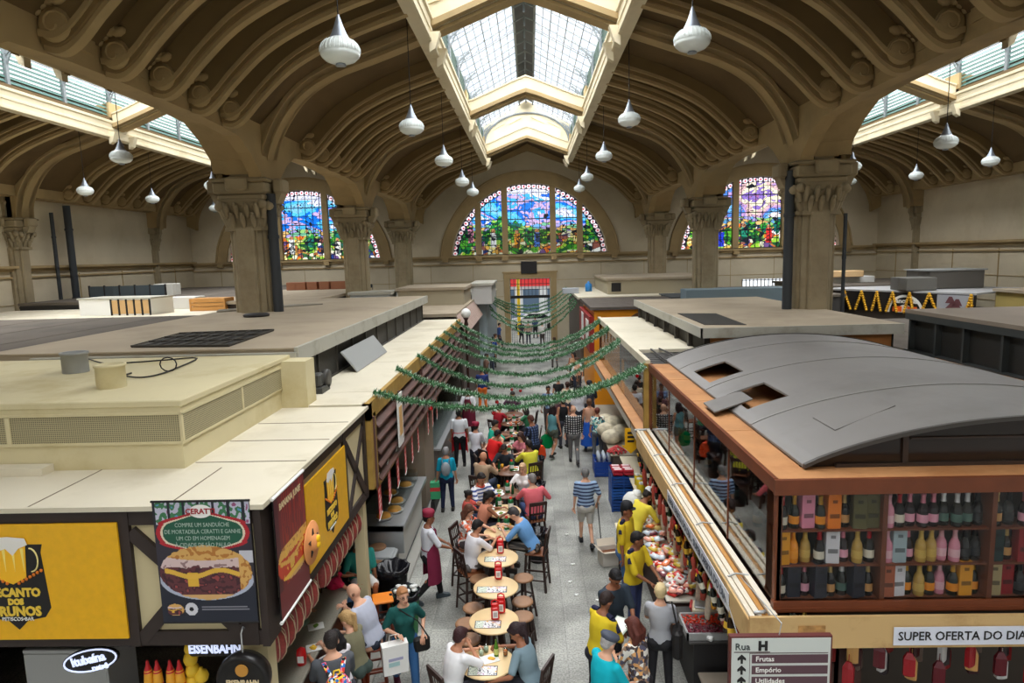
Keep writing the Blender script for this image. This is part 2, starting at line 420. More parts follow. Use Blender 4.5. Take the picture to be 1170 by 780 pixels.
for xc in ARCHC:
    st, lv, gl, rd = skylight(xc)
    struct(st, 'ceiling_frame', m_steel); struct(lv, 'window_slat', m_louver); struct(gl, 'ceiling_glazing', m_glass_sky); struct(rd, 'ceiling_ridge_slab', [mat('ridge_dark', (70, 70, 74), .6), m_steel])
    # end panel of the skylight well
    e = MB(); e.prism([(xc - 2.85, 12.3), (xc, 13.5), (xc + 2.85, 12.3), (xc + 2.85, 14.1), (xc, 15.7), (xc - 2.85, 14.1)], 'y', 41.9, 42.2)
    for s in (-1, 1):
        for (xa, xb) in ((.3, 1.1), (1.3, 2.1)):
            za, zb = 14.55 - xa * .3, 14.55 - xb * .3
            A = [(xc + s * xa, 41.86, za - .5), (xc + s * xb, 41.86, zb - .5), (xc + s * xb, 41.86, zb + .1), (xc + s * xa, 41.86, za + .25)]
            for i in range(4): e.bar(A[i], A[(i + 1) % 4], .05, .05, 0, (0, 1, 0))
        e.tube([(xc + s * (2.6 * cos(t * pi / 20)), 41.85, 13.2 + 1.75 * sin(t * pi / 20)) for t in range(11)], .06, 6, 1)
    struct(e, 'wall_skylight_end', [m_cream, m_steel])
    # roof deck outside between naves keeps the sky out
rf = MB()
for x0, x1 in ((-24.5, -18.9), (-13.1, -2.9), (2.9, 13.1), (18.9, 24.5)):
    rf.box(x0, x1, -8, YW + 1, 13.0, 13.25)
for xc in ARCHC: rf.box(xc - 3.4, xc + 3.4, 42.2, YW + 1, 14.1, 14.2)
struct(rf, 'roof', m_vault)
# back wall with three lunettes and a door
def lun(x, a=5.42, h=4.8):
    t = abs(x) / a
    return 0 if t >= 1 else h * (1 - t ** 2.15) ** .62
m_wall = mat('wall_plaster', (200, 188, 162), .88, var=.07, vscale=.5, bump=.1, bscale=15, dirt=(184, 170, 142), dscale=.4)
wb = MB(); SILL = 6.4
def strip(x0, x1, z0, z1, z0b=None, z1b=None):
    z0b = z0 if z0b is None else z0b; z1b = z1 if z1b is None else z1b
    wb.quad((x0, YW, z0), (x1, YW, z0b), (x1, YW, z1b), (x0, YW, z1)); 
for xc in ARCHC:
    doors = {0: (-1.45, 1.4, 4.65), 16: (-1.2, 1.9, 4.2), -16: (6.9, 7.0, .02)}[xc]
    xs = sorted(set([-8, 8, doors[0], doors[1]] + [-5.42 + 10.84 * i / 48 for i in range(49)]))
    for i in range(len(xs) - 1):
        a, b = xs[i], xs[i + 1]; mid = (a + b) / 2
        strip(xc + a, xc + b, doors[2] if doors[0] < mid < doors[1] else 0, SILL)
        za, zb = SILL + lun(a), SILL + lun(b)
        strip(xc + a, xc + b, za, 14.4, zb, 14.4)
        if abs(mid) < 5.42: wb.quad((xc + a, YW, za), (xc + b, YW, zb), (xc + b, YW + .5, zb), (xc + a, YW + .5, za))
    wb.box(xc - 5.5, xc + 5.5, YW, YW + .5, SILL - .05, SILL)
    for x in doors[:2]: wb.box(xc + x - .02, xc + x + .02, YW, YW + .5, 0, doors[2])
    wb.box(xc + doors[0], xc + doors[1], YW, YW + .5, doors[2], doors[2] + .02)
wb.box(-24.5, 24.5, YW + .5, YW + .55, 11.3, 14.4)
struct(wb, 'wall_back', m_wall)
# side walls, closed; mouldings
for s, nm in ((-1, 'wall_left'), (1, 'wall_right')):
    w = MB(); w.box(s * 24, s * 24.5, -8, YW + .5, 0, 13.2)
    struct(w, nm, m_wall)
    t = MB(); t.box(s * 23.85, s * 24, -8, YW, 6.15, 6.3); t.box(s * 23.7, s * 24, -8, YW, 6.3, 6.42); t.box(s * 23.9, s * 24, -8, YW, 5.85, 5.92)
    for y in (5, 11.5, 23, 27, 34.5, 38.2, 44): t.box(s * 23.96, s * 24, y - .02, y + .02, .3, 6)
    for z in (3.3, 4.6): t.box(s * 23.97, s * 24, -8, YW, z, z + .03)
    struct(t, 'trim_1', m_plaster)
t = MB(); t.box(-24, 24, YW - .16, YW, 6.05, 6.2); t.box(-24, 24, YW - .3, YW, 6.2, 6.34); t.box(-24, 24, YW - .1, YW, 5.7, 5.78)
for z in (3.4, 4.5): t.box(-24, -1.9, YW - .02, YW, z, z + .03); t.box(1.9, 24, YW - .02, YW, z, z + .03)
for x in range(-22, 23, 3):
    if abs(x) > 2: t.box(x - .015, x + .015, YW - .02, YW, 0, 5.7)
for a in (-1.85, 1.45): t.box(a, a + .4, YW - .12, YW, 0, 5.05)
t.box(-1.87, 1.87, YW - .13, YW, 4.66, 5.04); t.box(-1.95, 1.95, YW - .16, YW, 5.05, 5.15)
for xc in ARCHC:
    for x in (-5.9, -3.55, -1.7, 1.7, 3.55, 5.9): t.box(xc + x - .2, xc + x + .2, YW - .38, YW - .1, 5.95, 6.2)
    ring = [x for x in [-6.3 + 12.6 * i / 60 for i in range(61)]]
    O = [(xc + x, 6.34 + lun(x, 6.3, 5.75)) for x in ring]; I = [(xc + x * 5.5 / 6.3, 6.34 + lun(x * 5.5 / 6.3, 5.5, 4.9)) for x in ring]
    t.band(I, [(p[0] * .8 + q[0] * .2, p[1] * .8 + q[1] * .2) for p, q in zip(I, O)], YW - .12, YW, 0)
    t.band(I, O, YW - .06, YW, 0); t.band([(p[0] * .12 + q[0] * .88, p[1] * .12 + q[1] * .88) for p, q in zip(I, O)], O, YW - .2, YW, 0)
struct(t, 'trim_2', m_plaster)
# wall arches against the back wall
for xc in ARCHC:
    wa = MB()
    for s in (-1, 1):
        U = [(xc + s * x, z) for x, z in A_U]; T = [(xc + s * x, z + .3) for x, z in A_T]
        wa.band(U, T, YW - .35, YW, 0)
    struct(wa, 'trim_3', m_plaster)
# ---- stained glass lunettes
m_stain = attr_mat('stained_glass', True)
m_lead = mat('leading', (20, 22, 26), .5)
PAL_SKY = [(70, 180, 250), (225, 225, 250), (20, 120, 235), (236, 240, 255), (130, 205, 250), (206, 176, 222), (30, 110, 225), (90, 200, 245)]
PAL_SUN = [(250, 236, 205), (240, 225, 225), (200, 160, 215), (150, 120, 200), (120, 190, 245), (235, 190, 190), (170, 110, 170), (90, 140, 220)]
def stain_color(xn, zn, x, z, seed, cells, sun):
    """painted landscape: clouds over fields, cell by cell of glass"""
    c = max(0, cells(x, z)); r = mnoise.noise(V((c * 13.7, seed, 5)))
    h = (c * 7919.13) % 1
    hor = .42 + .05 * mnoise.noise(V((x * .5, seed, 0)))
    if zn > hor:
        n = mnoise.noise(V((x * .42 + seed, z * .9, seed * 2.3))) * 1.2 + (h - .5) * .2
        P_ = PAL_SUN if sun else PAL_SKY
        i = int((n + .62) / 1.24 * len(P_)); i = max(0, min(len(P_) - 1, i))
        if zn > .86 and not sun: i = 6 if h < .5 else 0
        q = P_[(i * 3 + 1) % len(P_)]
    elif zn > hor - .1:
        q = [(120, 190, 150), (150, 200, 120), (170, 160, 215), (235, 190, 120), (110, 170, 220)][int(h * 5)]
    else:
        n = mnoise.noise(V((x * 1.1 + seed * 3, z * 1.5, 7)))
        if n > .12: q = [(40, 120, 40), (90, 170, 50), (30, 90, 50), (150, 200, 60)][int(h * 4)]
        elif n > -.16: q = [(235, 190, 90), (200, 150, 70), (225, 225, 190), (150, 190, 90), (190, 110, 60), (240, 225, 150)][int(h * 6)]
        else: q = [(150, 90, 80), (60, 110, 60), (110, 80, 130), (230, 120, 40), (40, 60, 120), (240, 240, 235)][int(h * 6)]
    return q
def tree_at(x, z, tx, tz, r): return (x - tx) ** 2 + ((z - tz) * .8) ** 2 < r * r * (1 + .25 * sin(9 * atan2(z - tz, x - tx)))
for wi, xc in enumerate(ARCHC):
    rnd = random.Random(40 + wi); S = wi * 3.1 + 1.7
    pts = [(rnd.uniform(-5.5, 5.5), rnd.uniform(0, 4.9)) for _ in range(900)]
    grid = {}
    for i, p in enumerate(pts): grid.setdefault((int(p[0] * 2 + 20), int(p[1] * 2)), []).append((p, i))
    def cells(x, z):
        gx, gz = int(x * 2 + 20), int(z * 2); best = 9; bi = 0; sec = 9
        for a in (-1, 0, 1):
            for b in (-1, 0, 1):
                for p, i in grid.get((gx + a, gz + b), ()):
                    d = (p[0] - x) ** 2 + ((p[1] - z) * 1.5) ** 2
                    if d < best: sec = best; best = d; bi = i
                    elif d < sec: sec = d
        return bi * .618 % 1 if sqrt(sec) - sqrt(best) > (.035 if z < 2.2 else .012) else -1
    trees = {0: [(-2.4, 1.2, .5), (2.6, 1.5, .5), (.6, 1.2, .4)], 1: [(-4.7, 1.2, .9), (-2.0, 1.6, .75), (-.95, 1.5, .6), (-2.9, 1.2, .4), (4.5, 1.6, .65), (.1, 1.2, .5)], 2: [(-.6, 1.35, .4), (-3.1, 1.5, .4), (1.4, 1.4, .4), (.4, 1.3, .3)]}[wi]
    figs = {0: [(-.9, .9, (240, 240, 235)), (1.6, .8, (230, 110, 30)), (2.4, .7, (240, 235, 220)), (-2, .6, (40, 70, 140))],
            1: [(-2.5, 1.0, (238, 240, 245)), (-.85, .9, (240, 160, 50)), (.55, .95, (70, 120, 210)), (-4.1, 1.3, (230, 150, 180))],
            2: [(-1.0, .9, (40, 140, 110)), (.7, .8, (230, 50, 50)), (1.6, .8, (245, 240, 235)), (-2.6, .6, (40, 60, 200)), (-3.4, .4, (60, 180, 80))]}[wi]
    arcp = [(-5.25, .02 + z * .1) for z in range(1, 6)] + [(x_, max(0, lun(x_ * 5.42 / 5.28) - .17)) for x_ in [-5.24 + 10.48 * i / 600 for i in range(601)]] + [(5.25, .6 - z * .1) for z in range(1, 6)]
    meds = []
    for p_ in arcp:
        if (not meds or hypot(p_[0] - meds[-1][0], p_[1] - meds[-1][1]) > .345): meds.append(p_)
    def col(u, v, S=S, cells=cells, trees=trees, figs=figs, wi=wi, meds=meds):
        x, z = -5.42 + u * 10.84, v * 4.8
        lim = lun(x)
        if z > lim: return None
        # border band of dark glass along the arch
        inner = lun(x * 5.42 / 5.1, 5.42, 4.8) - .34 if abs(x) < 5.08 else -1
        if z > inner:
            if z > lim - .05: return (20, 18, 30)
            d = min([hypot(x - mx, z - mz) for mx, mz in meds])
            return (226, 40, 70) if d < .062 else (255, 236, 242) if d < .15 else (30, 22, 44)
        h = cells(x, z)
        if h < 0: return (30, 34, 44)
        for fx, fz, fc in figs:
            if abs(x - fx) < .2 and abs(z - fz) < .5: return fc if h > .25 else (fc[0] // 2, fc[1] // 2, fc[2] // 2)
            if (x - fx) ** 2 + (z - fz - .62) ** 2 < .02: return (200, 140, 100)
        for tx, tz, r in trees:
            if tree_at(x, z, tx, tz, r): return [(35, 140, 60), (90, 180, 60), (20, 95, 60), (150, 200, 80), (30, 110, 100)][int(h * 5)]
        return stain_color(u, v, x, z, S, cells, wi == 2)
    w = thing('window_%d' % (wi + 1), None, None); w['kind'] = 'structure'; del_ = None
    paint_grid('stained_pane', 300, 136, lambda u, v, xc=xc: (xc - 5.42 + u * 10.84, YW + .3, SILL + v * 4.8), col, m_stain, w)
    ld = MB()
    for x in [-5.0, -4.5, -4.0, -3.1, -2.65, -2.2, -1.25, -.75, -.25, .25, .75, 1.25, 2.2, 2.65, 3.1, 4.0, 4.5, 5.0]:
        if lun(x) > .1: ld.box(xc + x - .018, xc + x + .018, YW + .24, YW + .29, SILL, SILL + lun(x))
    for k in range(1, 8):
        z = k * .6; a = max([x / 50 for x in range(0, 272) if lun(x / 50) > z] or [0]); ld.box(xc - a, xc + a, YW + .235, YW + .29, SILL + z - (.03 if k % 2 == 0 else .015), SILL + z + (.03 if k % 2 == 0 else .015))
    ld.build('leading_bar', m_lead, w)
    mu = MB()
    for x in (-3.55, -1.68, 1.68, 3.55): mu.box(xc + x - .2, xc + x + .2, YW - .02, YW + .34, SILL, SILL + lun(x) + .1)
    mu.build('mullion', m_plaster, w)
wf = MB(); wf.box(-24.5, 24.5, -8.4, -8, 5.4, 14.4); struct(wf, 'wall_front', m_wall)  # unseen wall behind the camera, added to darken the near vault
wf = MB(); wf.box(-40, 40, -60, -8, -.25, -.02); struct(wf, 'ground', cmat((150, 148, 140), .8))  # unseen plane behind the camera, added to cut light coming from below
# back-end opening behind the camera stays open to daylight; low parapet of the gallery is outside the view
# ---- piers
def capital(mb, x0, x1, y0, y1, z0, z1, mi=0):
    """bell of leaves: flared block with rows of curled leaf lobes"""
    h = z1 - z0; e = .16
    mb.box(x0 - .06, x1 + .06, y0 - .06, y1 + .06, z0 - .06, z0 + .04, mi)
    mb.loft([[(x0 - d, y0 - d, z), (x1 + d, y0 - d, z), (x1 + d, y1 + d, z), (x0 - d, y1 + d, z)] for d, z in ((0, z0), (.03, z0 + h * .5), (e, z1))], mi)
    for (ax, ay, bx, by, nx, ny) in ((x0, y0, x1, y0, 0, -1), (x1, y0, x1, y1, 1, 0), (x0, y1, x0, y0, -1, 0), (x1, y1, x0, y1, 0, 1)):
        L = hypot(bx - ax, by - ay); n = max(2, int(L / .26))
        for row, (zz, dd) in enumerate(((.28, .03), (.62, .08))):
            for i in range(n + row):
                t = (i + .5 - row * .5) / n; t = min(max(t, .02), .98)
                px, py = ax + (bx - ax) * t + nx * dd, ay + (by - ay) * t + ny * dd
                pts = [(px, py, z0 + h * (zz - .26)), (px + nx * .05, py + ny * .05, z0 + h * zz), (px + nx * .11, py + ny * .11, z0 + h * (zz + .2)), (px + nx * .17, py + ny * .17, z0 + h * (zz + .22)), (px + nx * .17, py + ny * .17, z0 + h * (zz + .14))]
                mb.tube(pts, [.05, .085, .07, .05, .03], 6, mi)
    for cx_, cy_ in ((x0, y0), (x1, y0), (x1, y1), (x0, y1)):
        sx, sy = (1 if cx_ == x1 else -1), (1 if cy_ == y1 else -1)
        mb.lathe([(.02, -.1), (.12, -.07), (.12, .07), (.02, .1)], 10, (cx_ + sx * .14, cy_ + sy * .1, z1 - .14), mi, True, 'y')
def pier_mesh(side):
    """arcade pier: chamfered shaft plus a slimmer shaft on the side faces; nave side = +x when side=1"""
    p = MB()
    def shaft(x0, x1, y0, y1, z0, z1, c):
        sec = [(x0 + c, y0), (x1 - c, y0), (x1, y0 + c), (x1, y1 - c), (x1 - c, y1), (x0 + c, y1), (x0, y1 - c), (x0, y0 + c)]
        p.prism(sec, 'z', z0, z1)
    shaft(-.42, .42, -.42, .42, 0, 7.25, .1); shaft(-.54, .54, -.25, .25, 0, 7.25, .05); shaft(-.27, .27, -.54, .54, 0, 7.25, .05)
    p.box(-.7, .7, -.7, .7, 0, .5, bev=.06)
    capital(p, -.44, .44, -.44, .44, 7.25, 8.05); capital(p, -.57, .57, -.27, .27, 7.25, 8.0)
    for (a, b, c, d, z0, z1) in ((-.66, .66, -.6, .6, 8.02, 8.2), (-.74, .74, -.68, .68, 8.2, 8.52), (-.82, .82, -.76, .76, 8.52, 8.62)):
        p.box(a, b, c, d, z0, z1, bev=.05)
    for s in (-1, 1):   # brackets carrying the arch feet
        p.box(s * .8, s * 1.08, -.3, .3, 8.22, 8.62, bev=.05); p.prism([(s * .7, 7.9), (s * .9, 7.95), (s * 1.02, 8.22), (s * .7, 8.22)], 'y', -.22, .22)
        p.box(-.3, .3, s * .7, s * .9, 8.25, 8.62, bev=.05)
    # pilaster strip above the capital between the arches
    p.box(-.5, .5, -.5, .5, 8.62, 11.2); p.box(-.26, .26, -.6, .6, 8.62, 10.6); p.ell((0, -.62, 9.35), (.16, .08, .16), 0, 10)
    for s in (-1, 1): p.ell((s * .26, -.58, 9.3), (.1, .08, .12), 0, 8)
    return p
pm = pier_mesh(1).build('column', m_stone); tag(pm, kind='structure')
pm.location = (-8, 19, 0)
for r in ROWS[1:]:
    for x in (-8, 8, -24.1, 24.1):
        if (x, r) != (-8, 19.0):
            o = dup(pm, (x, r, 0))
            if abs(x) > 20 and r > 40: o.scale = (.6, .55, 1)
# downpipes on the piers
def pipe(x, y, z0, z1, r, lab):
    q = MB(); q.tube([(x, y, z0), (x, y, z1)], r, 12)
    for z in (z0 + 1.5, (z0 + z1) / 2, z1 - 1.2): q.tube([(x, y, z - .05), (x, y, z + .05)], r * 1.18, 12)
    tag(q.build('downpipe', m_pipe), lab, 'pipe')
pipe(-7.28, 18.75, .1, 8.2, .14, 'thick black downpipe on the nave side of the big left stone column')
pipe(7.24, 18.75, .1, 8.4, .13, 'thick black downpipe on the left flank of the big stone column on the right')
pipe(8.72, 18.6, .1, 7.2, .05, 'thin dark pipe down the outer edge of the right big column')
pipe(-23.5, 33.4, 0, 9.4, .17, 'fat grey pipe slanting up the left side wall'); pipe(-23.6, 32.4, 0, 9.0, .09, 'slim grey pipe on the left side wall beside the fat one')
# ---- pendant lamps
m_opal = mat('ribbed_glass_lamp', (232, 240, 238), .25, spec=.5); m_lampm = mat('lamp_cone', (150, 158, 168), .35, .5)
def lamp_mesh(cord):
    root = thing('pendant_lamp', 'x', 'lamp')
    c = MB(); c.tube([(0, 0, .55), (0, 0, .6 + cord)], .014, 6)
    for k in range(int(cord / .12)): c.ell((0, 0, .62 + k * .12), (.02, .02, .03), 0, 4)
    c.build('cord', m_black, root)
    t = MB(); t.lathe([(.02, .56), (.04, .5), (.1, .32), (.16, .18), (.21, .09)], 20); t.build('cone_cap', m_lampm, root)
    g = MB(); prof = [(.2, .1), (.29, .05), (.36, -.02), (.4, -.1), (.4, -.17), (.385, -.19), (.4, -.21), (.375, -.26), (.3, -.33), (.2, -.37), (.1, -.39), (.001, -.39)]
    g.lathe(prof, 28); 
    for k in range(28):
        a = 2 * pi * k / 28
        g.tube([(cos(a) * (r + .004), sin(a) * (r + .004), z) for r, z in prof[1:5]], .008, 4)
    gl_ = g.build('glass_globe', m_opal, root)
    b = MB(); b.lathe([(.1, -.395), (.11, -.43), (.05, -.44), (.001, -.43)], 16); b.build('bottom_ring', m_lampm, gl_)
    return root
LAMPS = []
def spots():
    out = []
    for side, X, pts, nm in ((-1, -3.0, [(388, 50), (470, 140), (507, 180), (528, 205), (540, 217)], 'left'), (1, 3.0, [(791, 38), (719, 132), (690, 175), (671, 200), (662, 213)], 'right')):
        for i, p in enumerate(pts): out.append((P(*p, X=X), i, 'nave ' + nm))
    for X, pts, nm in ((-12.7, [(138, 175), (243, 209)], 'left aisle near row'), (-19.3, [(97, 215), (174, 225), (245, 236)], 'left aisle wall row'),
                       (12.7, [(1081, 158), (974, 187)], 'right aisle near row'), (19.3, [(1132, 181), (1047, 198), (972, 205)], 'right aisle wall row')):
        for i, p in enumerate(pts): out.append((P(*p, X=X), i, nm))
    return out
ORD = ['nearest and largest', 'second', 'third', 'fourth', 'farthest']
lp = None
for pos, i, nm in spots():
    print('lamp', [round(q, 2) for q in pos], nm)
    if nm.startswith('nave'):
        lab = '%s white teardrop pendant lamp of the %s row under the central skylight' % (ORD[i], nm[5:])
    else:
        lab = 'white teardrop pendant lamp hanging in the %s, %s' % (nm, ['nearest one', 'second one', 'deepest one'][i])
    if lp is None: lp = lamp_mesh(3.6); o = lp
    else: o = dup(lp)
    o.location = pos; o['label'] = lab; o['group'] = 'pendant lamps under the vaults'
    o.scale = (.8, .8, .8)
# ---- light
w = bpy.data.worlds.new('world'); SC.world = w; w.use_nodes = True
bg = w.node_tree.nodes['Background']; bg.inputs[0].default_value = (.92, .96, 1, 1); bg.inputs[1].default_value = 1.5
def area(x, y, z, sx, sy, power, rot=(0, 0, 0), color=(1, 1, 1)):
    l = bpy.data.lights.new('daylight', 'AREA'); l.shape = 'RECTANGLE'; l.size = sx; l.size_y = sy; l.energy = power; l.color = color
    o = bpy.data.objects.new('daylight', l); COL.objects.link(o); o.location = (x, y, z); o.rotation_euler = rot
    return o
for xc in ARCHC: area(xc, 18, 16.1, 7.0, 52, 12500 if xc == 0 else 13500, color=(1, .975, .94))
SC.view_settings.exposure = .0
# ================================================================ stalls left of the street
m_roofc = mat('roof_cream', (218, 210, 188), .85, var=.05, vscale=.8, dirt=(196, 186, 160), dscale=.7)
m_boxc = mat('box_cream', (208, 197, 158), .8, var=.04, vscale=1, dirt=(184, 168, 120), dscale=.8)
m_roofg = mat('roof_dusty', (172, 158, 136), .9, var=.08, vscale=.6, dirt=(146, 132, 112), dscale=.4)
m_roofd = mat('roof_dark', (100, 92, 82), .9, var=.1, vscale=.6, dirt=(78, 72, 64), dscale=.5)
m_edge = mat('slab_edge', (176, 174, 162), .8, dirt=(140, 134, 118), dscale=1.5)
m_timber = mat('dark_timber', (52, 42, 38), .55, var=.1, vscale=6)
m_infill = mat('infill_cream', (206, 192, 152), .8)
m_yellow = mat('sign_yellow', (236, 178, 12), .4, var=.05, vscale=14, spec=.5)
m_mesh = mat('dark_mesh_panel', (52, 50, 46), .7, var=.25, vscale=30)
m_ochre = mat('ochre_wood', (170, 136, 66), .6, var=.15, vscale=5)
m_brown = mat('brown_slat_wood', (96, 66, 58), .5, var=.12, vscale=4)
m_orangew = mat('orange_wood', (190, 136, 88), .6, var=.1, vscale=2, dirt=(168, 110, 64), dscale=1.5)
m_redwood = mat('red_brown_wood', (112, 58, 32), .45, var=.12, vscale=5)
m_pan = attr_mat('printed_picture', rough=.35)
m_white = cmat((240, 240, 236), .5); m_grey = cmat((150, 152, 150), .6); m_dk = cmat((30, 28, 28), .6)
m_gcount = mat('speckled_counter', (150, 146, 132), .4, var=.15, vscale=50)
m_inox = mat('stainless', (180, 182, 182), .35, .5)
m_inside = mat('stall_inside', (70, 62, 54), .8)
def clearglass(): return see_through('clear_glass', (235, 240, 238), .1)
def grille_material():
    m = mat('square_grille', (170, 160, 122), .7); nt = m.node_tree; b = nt.nodes['Principled BSDF']
    tc = nt.nodes.new('ShaderNodeTexCoord'); ch = nt.nodes.new('ShaderNodeTexBrick'); nt.links.new(tc.outputs['Object'], ch.inputs[0])
    mp = nt.nodes.new('ShaderNodeMapping'); mp.inputs['Rotation'].default_value = (pi / 2, 0, 0)
    ch.inputs['Scale'].default_value = 1; ch.offset = 0; ch.inputs['Brick Width'].default_value = .045; ch.inputs['Row Height'].default_value = .045; ch.inputs['Mortar Size'].default_value = .008
    ch.inputs['Color1'].default_value = ch.inputs['Color2'].default_value = (*lin((120, 112, 86)), 1); ch.inputs['Mortar'].default_value = (*lin((192, 180, 138)), 1)
    return m, ch, tc, mp, nt, b
def grille(axis):
    n = 'square_grille_' + axis
    if n in MATS: return MATS[n]
    m = mat(n, (170, 160, 122), .7); nt = m.node_tree; b = nt.nodes['Principled BSDF']
    tc = nt.nodes.new('ShaderNodeTexCoord'); sp = nt.nodes.new('ShaderNodeSeparateXYZ'); cb = nt.nodes.new('ShaderNodeCombineXYZ'); nt.links.new(tc.outputs['Object'], sp.inputs[0])
    nt.links.new(sp.outputs['X' if axis == 'x' else 'Y'], cb.inputs[0]); nt.links.new(sp.outputs['Z'], cb.inputs[1])
    ch = nt.nodes.new('ShaderNodeTexBrick'); nt.links.new(cb.outputs[0], ch.inputs[0]); ch.offset = 0
    ch.inputs['Scale'].default_value = 1; ch.inputs['Brick Width'].default_value = .024; ch.inputs['Row Height'].default_value = .024; ch.inputs['Mortar Size'].default_value = .0045
    ch.inputs['Color1'].default_value = ch.inputs['Color2'].default_value = (*lin((112, 106, 84)), 1); ch.inputs['Mortar'].default_value = (*lin((176, 166, 130)), 1)
    nt.links.new(ch.outputs[0], b.inputs['Base Color']); return m
EX = 2.7
# ---- half-timbered snack bar (nearest left)
L1 = thing('snack_bar_stall', 'half-timbered snack bar with flat cream roof, dark beams and yellow beer signs', 'market stall', (0, 0, 0))
b = MB(); b.box(-11, -2.66, 6.05, 10.2, 3.92, 3.97); b.box(-11.02, -2.63, 6.01, 6.05, 3.93, 3.98); b.box(-2.66, -2.63, 6.05, 10.2, 3.93, 3.98)
rf1 = b.build('roof', m_roofc, L1)
each('roof_joint', cmat((120, 108, 88), .8), rf1, [(x, x + .012, 6.06, 7.2, 3.971, 3.975) for x in (-7.4, -5.0, -3.6)] + [(-4, -2.68, y, y + .014, 3.971, 3.975) for y in (7.4, 8.3, 9.2)])
b = MB(); b.box(-10.5, -4.02, 7.2, 10.55, 3.97, 4.68); b.box(-10.54, -3.98, 7.16, 10.59, 4.70, 4.78, bev=.012); b.box(-10.5, -4.0, 7.18, 10.57, 4.64, 4.70); b.box(-10.5, -3.995, 7.17, 10.57, 4.27, 4.3)
b.box(-10.5, -3.99, 7.17, 10.57, 4.61, 4.64)
for x in (-6.05, -8.1): b.box(x, x + .05, 7.17, 7.2, 4.3, 4.62)
for y in (8.75, 10.5): b.box(-4.02, -3.99, y, y + .04, 4.3, 4.62)
b.box(-4.02, -3.99, 7.17, 7.21, 4.3, 4.62); b.box(-4.04, -3.6, 10.2, 10.62, 3.97, 4.72)
b.build('upper_box', m_boxc, L1)
g = MB(); g.box(-10.5, -4.03, 7.185, 7.2, 4.3, 4.61); g.build('front_grille', grille('x'), L1)
g = MB(); g.box(-4.02, -4.0, 7.2, 10.55, 4.3, 4.61); g.build('side_grille', grille('y'), L1)
b = MB(); b.box(-11, -5.55, 7.0, 7.19, 3.97, 4.06); b.build('roof_ledge', m_roofc, L1)
def frame_side(mb, x, y0, y1, z0, z1, w, up=(1, 0, 0)):
    mb.bar((x, y0, z0 + w / 2), (x, y1, z0 + w / 2), w, .05, 0, up); mb.bar((x, y0, z1 - w / 2), (x, y1, z1 - w / 2), w, .05, 0, up)
t = MB(); c = MB()
zb = 2.5
c.box(-11, -2.72, 6.1, 6.16, zb + .05, 3.91); c.box(-2.78, -2.72, 6.1, 10.15, zb + .05, 3.91)
for z0, z1 in ((zb, zb + .15), (3.77, 3.92)):
    t.box(-11, -2.68, 6.06, 6.12, z0, z1); t.box(-2.74, -2.69, 6.06, 10.15, z0, z1)
for x in (-8.6, -4.12, -2.96): t.box(x, x + .17 if x > -4 else x + .12, 6.05, 6.115, zb, 3.92)
t.box(-2.75, -2.675, 6.035, 6.32, zb - .005, 3.925)
for y in (7.12, 8.92, 10.02): t.box(-2.75, -2.685, y, y + .13, zb, 3.92)
for (xa, xb) in ((-4.0, -3.46),):
    t.bar((xa, 6.085, 3.7), (xb, 6.085, 3.15), .06, .13); t.bar((xa, 6.085, 2.55), (xb, 6.085, 3.15), .06, .13)
t.bar((-3.46, 6.085, 3.15), (-2.9, 6.085, 3.7), .06, .13); t.bar((-3.46, 6.085, 3.15), (-2.9, 6.085, 2.55), .06, .13)
t.bar((-2.71, 9.05, 3.68), (-2.71, 10.02, 2.6), .13, .05, 0, (1, 0, 0)); t.bar((-2.71, 9.05, 2.6), (-2.71, 10.02, 3.68), .07, .05, 0, (1, 0, 0))
t.bar((-2.71, 6.35, 2.6), (-2.71, 7.12, 3.68), .1, .05, 0, (1, 0, 0)); 
t.build('timber_frame', m_timber, L1); c.build('infill_panel', m_infill, L1)
each('corner_post', m_infill, L1, [(-3.1, -2.78, 6.2, 6.4, 0, zb), (-2.9, -2.74, 9.93, 10.12, 0, zb)])
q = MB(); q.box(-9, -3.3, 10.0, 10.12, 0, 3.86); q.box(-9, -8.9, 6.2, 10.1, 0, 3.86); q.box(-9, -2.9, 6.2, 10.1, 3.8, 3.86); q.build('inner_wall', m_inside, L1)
# counters
def slab_counter(root, x0, x1, y0, y1, z, th, body):
    a = MB(); a.box(x0, x1, y0, y1, z - th, z, bev=.012); a.build('counter_top', m_gcount, root)
    a = MB(); a.box(x0 + .12, x1 - .15, y0 + .05, y1 - .05, 0, z - th); a.build('counter_body', body, root)
kc = thing('bar_counter', 'speckled grey stone bar counter with customers along the snack bar', 'counter')
slab_counter(kc, -3.75, -2.98, 6.75, 9.9, 1.06, .05, m_redwood)
kc2 = thing('bar_counter', 'speckled stone counter under the illuminated beer signs at the stall front', 'counter')
slab_counter(kc2, -9, -3.2, 6.25, 6.7, 1.06, .05, m_redwood)
